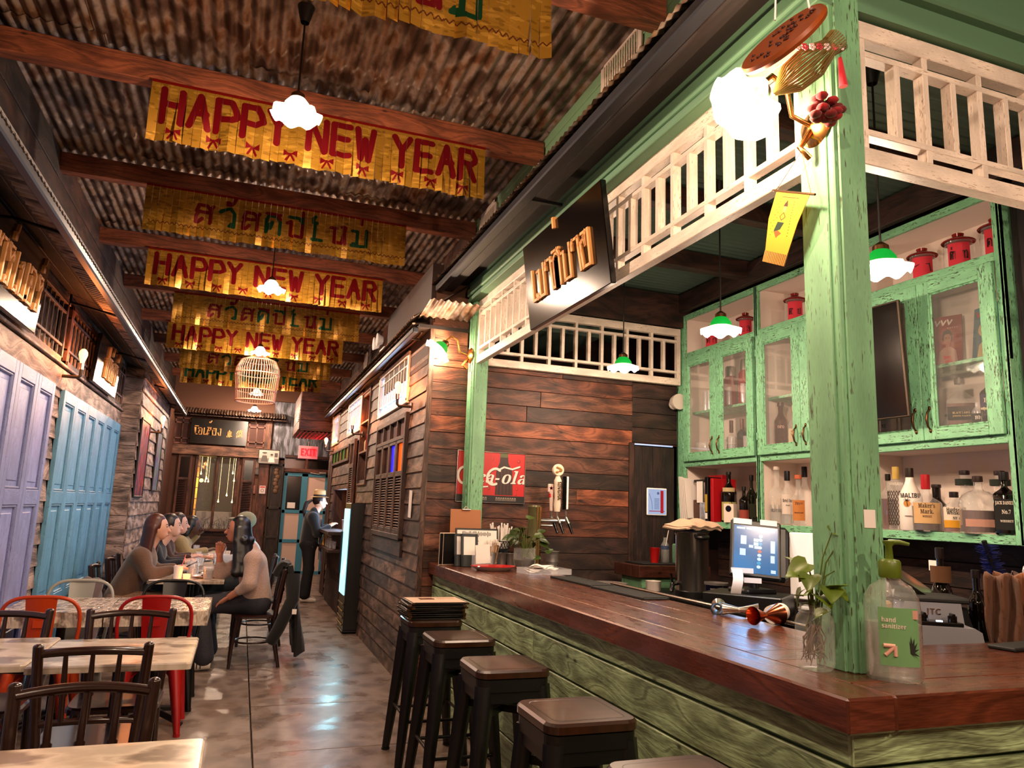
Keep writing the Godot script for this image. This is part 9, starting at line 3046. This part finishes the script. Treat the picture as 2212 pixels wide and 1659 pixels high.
	func lathe(prof: Array, at := Vector3(), segs := 24, basis := Basis(), wave := 0.0, waves := 0) -> G:
		var keep := b
		b = b * Transform3D(basis, at)
		var m := prof.size()
		var len_ := 0.0
		for i in m - 1:
			var p: Vector2 = prof[i]
			var q: Vector2 = prof[i + 1]
			var d := (q - p)
			if d.length() < 1e-6:
				continue
			var nn := Vector2(d.y, -d.x).normalized()
			var n0 := nn
			var n1 := nn
			if i > 0:
				var e: Vector2 = p - prof[i - 1]
				var en := Vector2(e.y, -e.x).normalized()
				if en.dot(nn) > 0.75:
					n0 = (en + nn).normalized()
			if i < m - 2:
				var e: Vector2 = prof[i + 2] - q
				var en := Vector2(e.y, -e.x).normalized()
				if en.dot(nn) > 0.75:
					n1 = (en + nn).normalized()
			var l1 := len_ + d.length()
			for k in segs:
				var a0 := TAU * k / segs
				var a1 := TAU * (k + 1) / segs
				var w0 := 1.0 + wave * sin(a0 * waves)
				var w1 := 1.0 + wave * sin(a1 * waves)
				var c0 := Vector3(cos(a0), 0, sin(a0))
				var c1 := Vector3(cos(a1), 0, sin(a1))
				var A := c0 * p.x * w0 + Vector3.UP * p.y
				var B := c1 * p.x * w1 + Vector3.UP * p.y
				var C := c1 * q.x * w1 + Vector3.UP * q.y
				var D := c0 * q.x * w0 + Vector3.UP * q.y
				var na := c0 * n0.x + Vector3.UP * n0.y
				var nb := c1 * n0.x + Vector3.UP * n0.y
				var nc := c1 * n1.x + Vector3.UP * n1.y
				var nd := c0 * n1.x + Vector3.UP * n1.y
				var u0 := float(k) / segs
				var u1 := float(k + 1) / segs
				if p.x > 1e-5:
					tri(A, B, C, na, nb, nc, Vector2(u0, len_), Vector2(u1, len_), Vector2(u1, l1))
				if q.x > 1e-5:
					tri(A, C, D, na, nc, nd, Vector2(u0, len_), Vector2(u1, l1), Vector2(u0, l1))
			len_ = l1
		b = keep
		return self
	func ball(at: Vector3, r: Vector3, seg := 14, basis := Basis()) -> G:
		var keep := b
		b = b * Transform3D(basis, at)
		var rows := maxi(6, seg / 2)
		for i in rows:
			for k in seg:
				var pp := []
				var nn := []
				for q in [[i, k], [i, k + 1], [i + 1, k + 1], [i + 1, k]]:
					var a: float = PI * q[0] / rows - PI / 2
					var e: float = TAU * q[1] / seg
					var d := Vector3(cos(a) * cos(e), sin(a), cos(a) * sin(e))
					pp.append(d * r)
					nn.append((d / r).normalized())
				if i > 0:
					tri(pp[0], pp[1], pp[2], nn[0], nn[1], nn[2])
				if i < rows - 1:
					tri(pp[0], pp[2], pp[3], nn[0], nn[2], nn[3])
		b = keep
		return self
	func prism(poly: PackedVector2Array, depth: float, xf := Transform3D(), uvs := 1.0) -> G:
		var keep := b
		b = b * xf
		var ix := Geometry2D.triangulate_polygon(poly)
		var F := Vector3(0, 0, 1)
		for i in range(0, ix.size(), 3):
			var p := poly[ix[i]]
			var q := poly[ix[i + 1]]
			var r := poly[ix[i + 2]]
			tri(Vector3(p.x, p.y, depth), Vector3(q.x, q.y, depth), Vector3(r.x, r.y, depth), F, F, F, p * uvs, q * uvs, r * uvs)
			tri(Vector3(p.x, p.y, 0), Vector3(q.x, q.y, 0), Vector3(r.x, r.y, 0), -F, -F, -F, p * uvs, q * uvs, r * uvs)
		var area := 0.0
		for i in poly.size():
			var p := poly[i]
			var q := poly[(i + 1) % poly.size()]
			area += p.cross(q)
		for i in poly.size():
			var p := poly[i]
			var q := poly[(i + 1) % poly.size()]
			var d := (q - p).normalized() * signf(area)
			quad(Vector3(p.x, p.y, 0), Vector3(q.x, q.y, 0), Vector3(q.x, q.y, depth), Vector3(p.x, p.y, depth), Vector3(d.y, -d.x, 0), p * uvs, q * uvs, q * uvs, p * uvs)
		b = keep
		return self
	func sheet(pts: Array, thick := 0.0, uv0 := Vector2(0, 0), uv1 := Vector2(1, 1)) -> G:
		var h := pts.size()
		var w: int = pts[0].size()
		var nn := []
		for j in h:
			var row := []
			for i in w:
				var du: Vector3 = pts[j][mini(i + 1, w - 1)] - pts[j][maxi(i - 1, 0)]
				var dv: Vector3 = pts[mini(j + 1, h - 1)][i] - pts[maxi(j - 1, 0)][i]
				row.append(du.cross(dv).normalized())
			nn.append(row)
		for side in ([1.0, -1.0] if thick > 0.0 else [1.0]):
			for j in h - 1:
				for i in w - 1:
					var P := []
					var N := []
					var U := []
					for q in [[j, i], [j, i + 1], [j + 1, i + 1], [j + 1, i]]:
						var nq: Vector3 = nn[q[0]][q[1]]
						P.append(pts[q[0]][q[1]] + nq * side * thick * 0.5)
						N.append(nq * side)
						U.append(Vector2(lerpf(uv0.x, uv1.x, float(q[1]) / (w - 1)), lerpf(uv0.y, uv1.y, float(q[0]) / (h - 1))))
					tri(P[0], P[1], P[2], N[0], N[1], N[2], U[0], U[1], U[2])
					tri(P[0], P[2], P[3], N[0], N[2], N[3], U[0], U[2], U[3])
		if thick > 0.0:
			var rim := []
			for i in w: rim.append([0, i])
			for j in range(1, h): rim.append([j, w - 1])
			for i in range(w - 2, -1, -1): rim.append([h - 1, i])
			for j in range(h - 2, 0, -1): rim.append([j, 0])
			var mid: Vector3 = pts[h / 2][w / 2]
			for k in rim.size():
				var p: Array = rim[k]
				var q: Array = rim[(k + 1) % rim.size()]
				var a: Vector3 = pts[p[0]][p[1]]
				var e: Vector3 = pts[q[0]][q[1]]
				var na: Vector3 = nn[p[0]][p[1]] * thick * 0.5
				var ne: Vector3 = nn[q[0]][q[1]] * thick * 0.5
				var o := (e - a).cross(na).normalized()
				if o.dot(a - mid) < 0: o = -o
				quad(a - na, e - ne, e + ne, a + na, o)
		return self
	func mesh() -> ArrayMesh:
		var am := ArrayMesh.new()
		var arr := []
		arr.resize(Mesh.ARRAY_MAX)
		arr[Mesh.ARRAY_VERTEX] = v
		arr[Mesh.ARRAY_NORMAL] = n
		arr[Mesh.ARRAY_TEX_UV] = t
		arr[Mesh.ARRAY_COLOR] = c
		am.add_surface_from_arrays(Mesh.PRIMITIVE_TRIANGLES, arr)
		return am
class Field:
	var o: Vector3
	var s: float
	var nx: int
	var ny: int
	var nz: int
	var d := PackedFloat32Array()
	func _init(lo: Vector3, hi: Vector3, cell: float):
		o = lo
		s = cell
		nx = int(ceil((hi.x - lo.x) / cell)) + 1
		ny = int(ceil((hi.y - lo.y) / cell)) + 1
		nz = int(ceil((hi.z - lo.z) / cell)) + 1
		d.resize(nx * ny * nz)
		d.fill(1.0)
	func put(lo: Vector3, hi: Vector3, k: float, f: Callable):
		var x0 := clampi(int((lo.x - o.x) / s), 0, nx - 1)
		var x1 := clampi(int((hi.x - o.x) / s) + 1, 0, nx - 1)
		var y0 := clampi(int((lo.y - o.y) / s), 0, ny - 1)
		var y1 := clampi(int((hi.y - o.y) / s) + 1, 0, ny - 1)
		var z0 := clampi(int((lo.z - o.z) / s), 0, nz - 1)
		var z1 := clampi(int((hi.z - o.z) / s) + 1, 0, nz - 1)
		for z in range(z0, z1 + 1):
			for y in range(y0, y1 + 1):
				var at := (z * ny + y) * nx
				for x in range(x0, x1 + 1):
					var e: float = f.call(o + Vector3(x, y, z) * s)
					var w := d[at + x]
					if k > 0.0:
						var h := maxf(k - absf(e - w), 0.0) / k
						d[at + x] = minf(e, w) - h * h * k * 0.25
					else:
						d[at + x] = minf(e, w)
	func cap(a: Vector3, e: Vector3, ra: float, re: float, k := 0.03):
		var m := maxf(ra, re) + k + s * 2.0
		var ax := e - a
		var l2 := maxf(ax.length_squared(), 1e-9)
		put(a.min(e) - Vector3.ONE * m, a.max(e) + Vector3.ONE * m, k, func(p: Vector3) -> float:
			var t := clampf((p - a).dot(ax) / l2, 0.0, 1.0)
			return p.distance_to(a + ax * t) - lerpf(ra, re, t))
	func egg(at: Vector3, r: Vector3, basis := Basis(), k := 0.02):
		var m := maxf(r.x, maxf(r.y, r.z)) + k + s * 2.0
		var inv := basis.inverse()
		var rm := minf(r.x, minf(r.y, r.z))
		put(at - Vector3.ONE * m, at + Vector3.ONE * m, k, func(p: Vector3) -> float:
			var q := inv * (p - at)
			var l := (q / r).length()
			var g := (q / (r * r)).length()
			return (l * (l - 1.0) / g) if g > 1e-6 else -rm)
	func slab(a: Vector3, e: Vector3, ra: Vector2, re: Vector2, side: Vector3, k := 0.03):
		var m := maxf(maxf(ra.x, ra.y), maxf(re.x, re.y)) + k + s * 2.0
		var ax := e - a
		var l2 := maxf(ax.length_squared(), 1e-9)
		var u := ax.normalized()
		var sd := (side - u * side.dot(u)).normalized()
		var fr := u.cross(sd)
		put(a.min(e) - Vector3.ONE * m, a.max(e) + Vector3.ONE * m, k, func(p: Vector3) -> float:
			var t := clampf((p - a).dot(ax) / l2, 0.0, 1.0)
			var q := p - (a + ax * t)
			var r := ra.lerp(re, t)
			var mn := minf(r.x, r.y)
			var w := Vector3(q.dot(sd) / r.x, q.dot(fr) / r.y, q.dot(u) / mn)
			var l := w.length()
			var g := Vector3(w.x / r.x, w.y / r.y, w.z / mn).length()
			return (l * (l - 1.0) / g) if g > 1e-6 else -mn)
	func cut(lo: Vector3, hi: Vector3, f: Callable):   # keep only where f < 0
		for z in nz:
			for y in ny:
				for x in nx:
					var at := (z * ny + y) * nx + x
					if d[at] < s * 2.0:
						d[at] = maxf(d[at], f.call(o + Vector3(x, y, z) * s))
	func grad(p: Vector3) -> Vector3:
		var q := (p - o) / s
		var x := clampi(int(q.x), 1, nx - 3)
		var y := clampi(int(q.y), 1, ny - 3)
		var z := clampi(int(q.z), 1, nz - 3)
		var f := q - Vector3(x, y, z)
		var r := Vector3()
		for k in 8:
			var i := x + (k & 1)
			var j := y + ((k >> 1) & 1)
			var l := z + (k >> 2)
			var w := (f.x if k & 1 else 1.0 - f.x) * (f.y if k & 2 else 1.0 - f.y) * (f.z if k & 4 else 1.0 - f.z)
			var at := (l * ny + j) * nx + i
			r += w * Vector3(d[at + 1] - d[at - 1], d[at + nx] - d[at - nx], d[at + nx * ny] - d[at - nx * ny])
		return r.normalized()
	func mesh(g: G):
		var id := {}
		var pos := PackedVector3Array()
		var nrm := PackedVector3Array()
		var sxy := nx * ny
		var off := [0, 1, nx, nx + 1, sxy, sxy + 1, sxy + nx, sxy + nx + 1]
		var edges := [[0, 1], [2, 3], [4, 5], [6, 7], [0, 2], [1, 3], [4, 6], [5, 7], [0, 4], [1, 5], [2, 6], [3, 7]]
		for z in nz - 1:
			for y in ny - 1:
				var base := (z * ny + y) * nx
				for x in nx - 1:
					var at := base + x
					var d0 := d[at]
					if d0 > s * 3.0:
						continue
					var mask := 0
					for k in 8:
						if d[at + off[k]] < 0.0:
							mask |= 1 << k
					if mask == 0 or mask == 255:
						continue
					var sum := Vector3()
					var cnt := 0
					for e in edges:
						var a: int = e[0]
						var w: int = e[1]
						if ((mask >> a) & 1) != ((mask >> w) & 1):
							var da := d[at + off[a]]
							var dw := d[at + off[w]]
							var tt := da / (da - dw)
							var pa := Vector3(a & 1, (a >> 1) & 1, a >> 2)
							var pw := Vector3(w & 1, (w >> 1) & 1, w >> 2)
							sum += pa.lerp(pw, tt)
							cnt += 1
					var P := o + (Vector3(x, y, z) + sum / cnt) * s
					id[at] = pos.size()
					pos.push_back(P)
					nrm.push_back(grad(P))
		for at in id:
			var x: int = at % nx
			var y: int = (at / nx) % ny
			var z: int = at / sxy
			for ax in 3:
				var step: int = [1, nx, sxy][ax]
				var s1: int = [nx, sxy, 1][ax]
				var s2: int = [sxy, 1, nx][ax]
				if (d[at] < 0.0) == (d[at + step] < 0.0):
					continue
				if not (id.has(at - s1) and id.has(at - s2) and id.has(at - s1 - s2)):
					continue
				var q := [id[at], id[at - s1], id[at - s1 - s2], id[at - s2]]
				g.tri(pos[q[0]], pos[q[1]], pos[q[2]], nrm[q[0]], nrm[q[1]], nrm[q[2]])
				g.tri(pos[q[0]], pos[q[2]], pos[q[3]], nrm[q[0]], nrm[q[2]], nrm[q[3]])
class Pic:
	var im: Image
	var w: int
	var h: int
	func _init(ww: int, hh: int, c: Color):
		w = ww
		h = hh
		im = Image.create(ww, hh, false, Image.FORMAT_RGB8)
		im.fill(c)
	func rect(x: float, y: float, ww: float, hh: float, c: Color):
		im.fill_rect(Rect2i(int(x), int(y), maxi(1, int(ww)), maxi(1, int(hh))), c)
	func oval(x: float, y: float, rx: float, ry: float, c: Color):
		for j in range(maxi(0, int(y - ry)), mini(h, int(y + ry) + 1)):
			var e := 1.0 - pow((j + 0.5 - y) / ry, 2)
			if e > 0:
				var hw := rx * sqrt(e)
				var x0 := clampi(int(x - hw), 0, w)
				var x1 := clampi(int(x + hw), 0, w)
				if x1 > x0:
					im.fill_rect(Rect2i(x0, j, x1 - x0, 1), c)
	func poly(pts: Array, c: Color):
		var lo := 1e9
		var hi := -1e9
		for p in pts:
			lo = minf(lo, p.y)
			hi = maxf(hi, p.y)
		for j in range(maxi(0, int(lo)), mini(h, int(hi) + 1)):
			var xs := []
			var yy := j + 0.5
			for i in pts.size():
				var a: Vector2 = pts[i]
				var e: Vector2 = pts[(i + 1) % pts.size()]
				if (a.y > yy) != (e.y > yy):
					xs.append(a.x + (e.x - a.x) * (yy - a.y) / (e.y - a.y))
			xs.sort()
			for k in range(0, xs.size() - 1, 2):
				var x0 := clampi(int(round(xs[k])), 0, w)
				var x1 := clampi(int(round(xs[k + 1])), 0, w)
				if x1 > x0:
					im.fill_rect(Rect2i(x0, j, x1 - x0, 1), c)
	func line(a: Vector2, e: Vector2, r: float, c: Color):
		var d := (e - a)
		if d.length() < 0.01:
			oval(a.x, a.y, r, r, c)
			return
		var o := d.normalized().orthogonal() * r
		poly([a + o, e + o, e - o, a - o], c)
		oval(a.x, a.y, r, r, c)
		oval(e.x, e.y, r, r, c)
	func path(pts: Array, r: float, c: Color):
		for i in pts.size() - 1:
			line(pts[i], pts[i + 1], r, c)
	func text(s: String, x: float, y: float, hgt: float, c: Color, serif := false, bold := true, slant := 0.0, fit := 0.0):
		var tm := TextMesh.new()
		var f := SystemFont.new()
		f.font_names = PackedStringArray(["Droid Serif" if serif else "Droid Sans"])
		if bold: f.font_weight = 700
		tm.font = f
		tm.font_size = 64
		tm.pixel_size = 1.0
		tm.depth = 0.0
		tm.horizontal_alignment = HORIZONTAL_ALIGNMENT_LEFT
		tm.text = s
		var arr := tm.get_mesh_arrays()
		if arr.is_empty() or arr[0] == null or arr[0].is_empty():
			return
		var vv: PackedVector3Array = arr[Mesh.ARRAY_VERTEX]
		var ii: PackedInt32Array = arr[Mesh.ARRAY_INDEX] if arr[Mesh.ARRAY_INDEX] != null else PackedInt32Array(range(vv.size()))
		var lo := Vector2(1e9, 1e9)
		var hi := -lo
		for p in vv:
			lo = lo.min(Vector2(p.x, p.y))
			hi = hi.max(Vector2(p.x, p.y))
		var k := hgt / 46.0
		var kx := k if fit <= 0.0 else fit / (hi.x - lo.x)
		for i in range(0, ii.size(), 3):
			var q := []
			for m in 3:
				var p := vv[ii[i + m]]
				q.append(Vector2(x + (p.x - lo.x) * kx + slant * (p.y - lo.y) * k, y - (p.y - lo.y) * k))
			poly(q, c)
	func tex() -> ImageTexture:
		return ImageTexture.create_from_image(im)
static func strokes(code: String) -> Array:
	var out := []
	for part_ in code.split(" ", false):
		var pts := []
		for i in range(0, part_.length() - 1, 2):
			pts.append(Vector2(part_.substr(i, 1).hex_to_int(), part_.substr(i + 1, 1).hex_to_int()))
		out.append(pts)
	return out
const THAI := {
	"บ": "2716062727202080 8088", "ป": "2716062727202080 808c", "า": "0607182858686670", "เ": "2820206080706161", "ท": "0717273727200000 2027486887878080", "ร": "7868382718284577867570 706040303141",
	"อ": "1718386887878080 802021 1020202436444434", "พ": "07172737272020 205080 808788", "ย": "2868574726165747475557 1614203080 8088", "ม": "2717073737302010001121 307080 808088", "ส": "1013254575868680 2020314242 2515285868868798", "ว": "1616275868868680 8070606071", "ด": "1010162868868680 10234532", "ต": "1010162848586888868680 10234532", "ใ": "7020 3020 3033384828292a3b", "ห": "07172737272020 205060886868787880", "ล": "1013254575868680 2020314242 1525385868868680", "ง": "5868787870 70604023", "โ": "3020203080 3038 3018 19 1a8a", "ี": "1939596987 8989", "่": "5b5d", "้": "4b5c6c5b 6b8d", "์": "5a6a6b5b5a 6b7d", "ั": "5b4b4a5a6a7b8d",
}
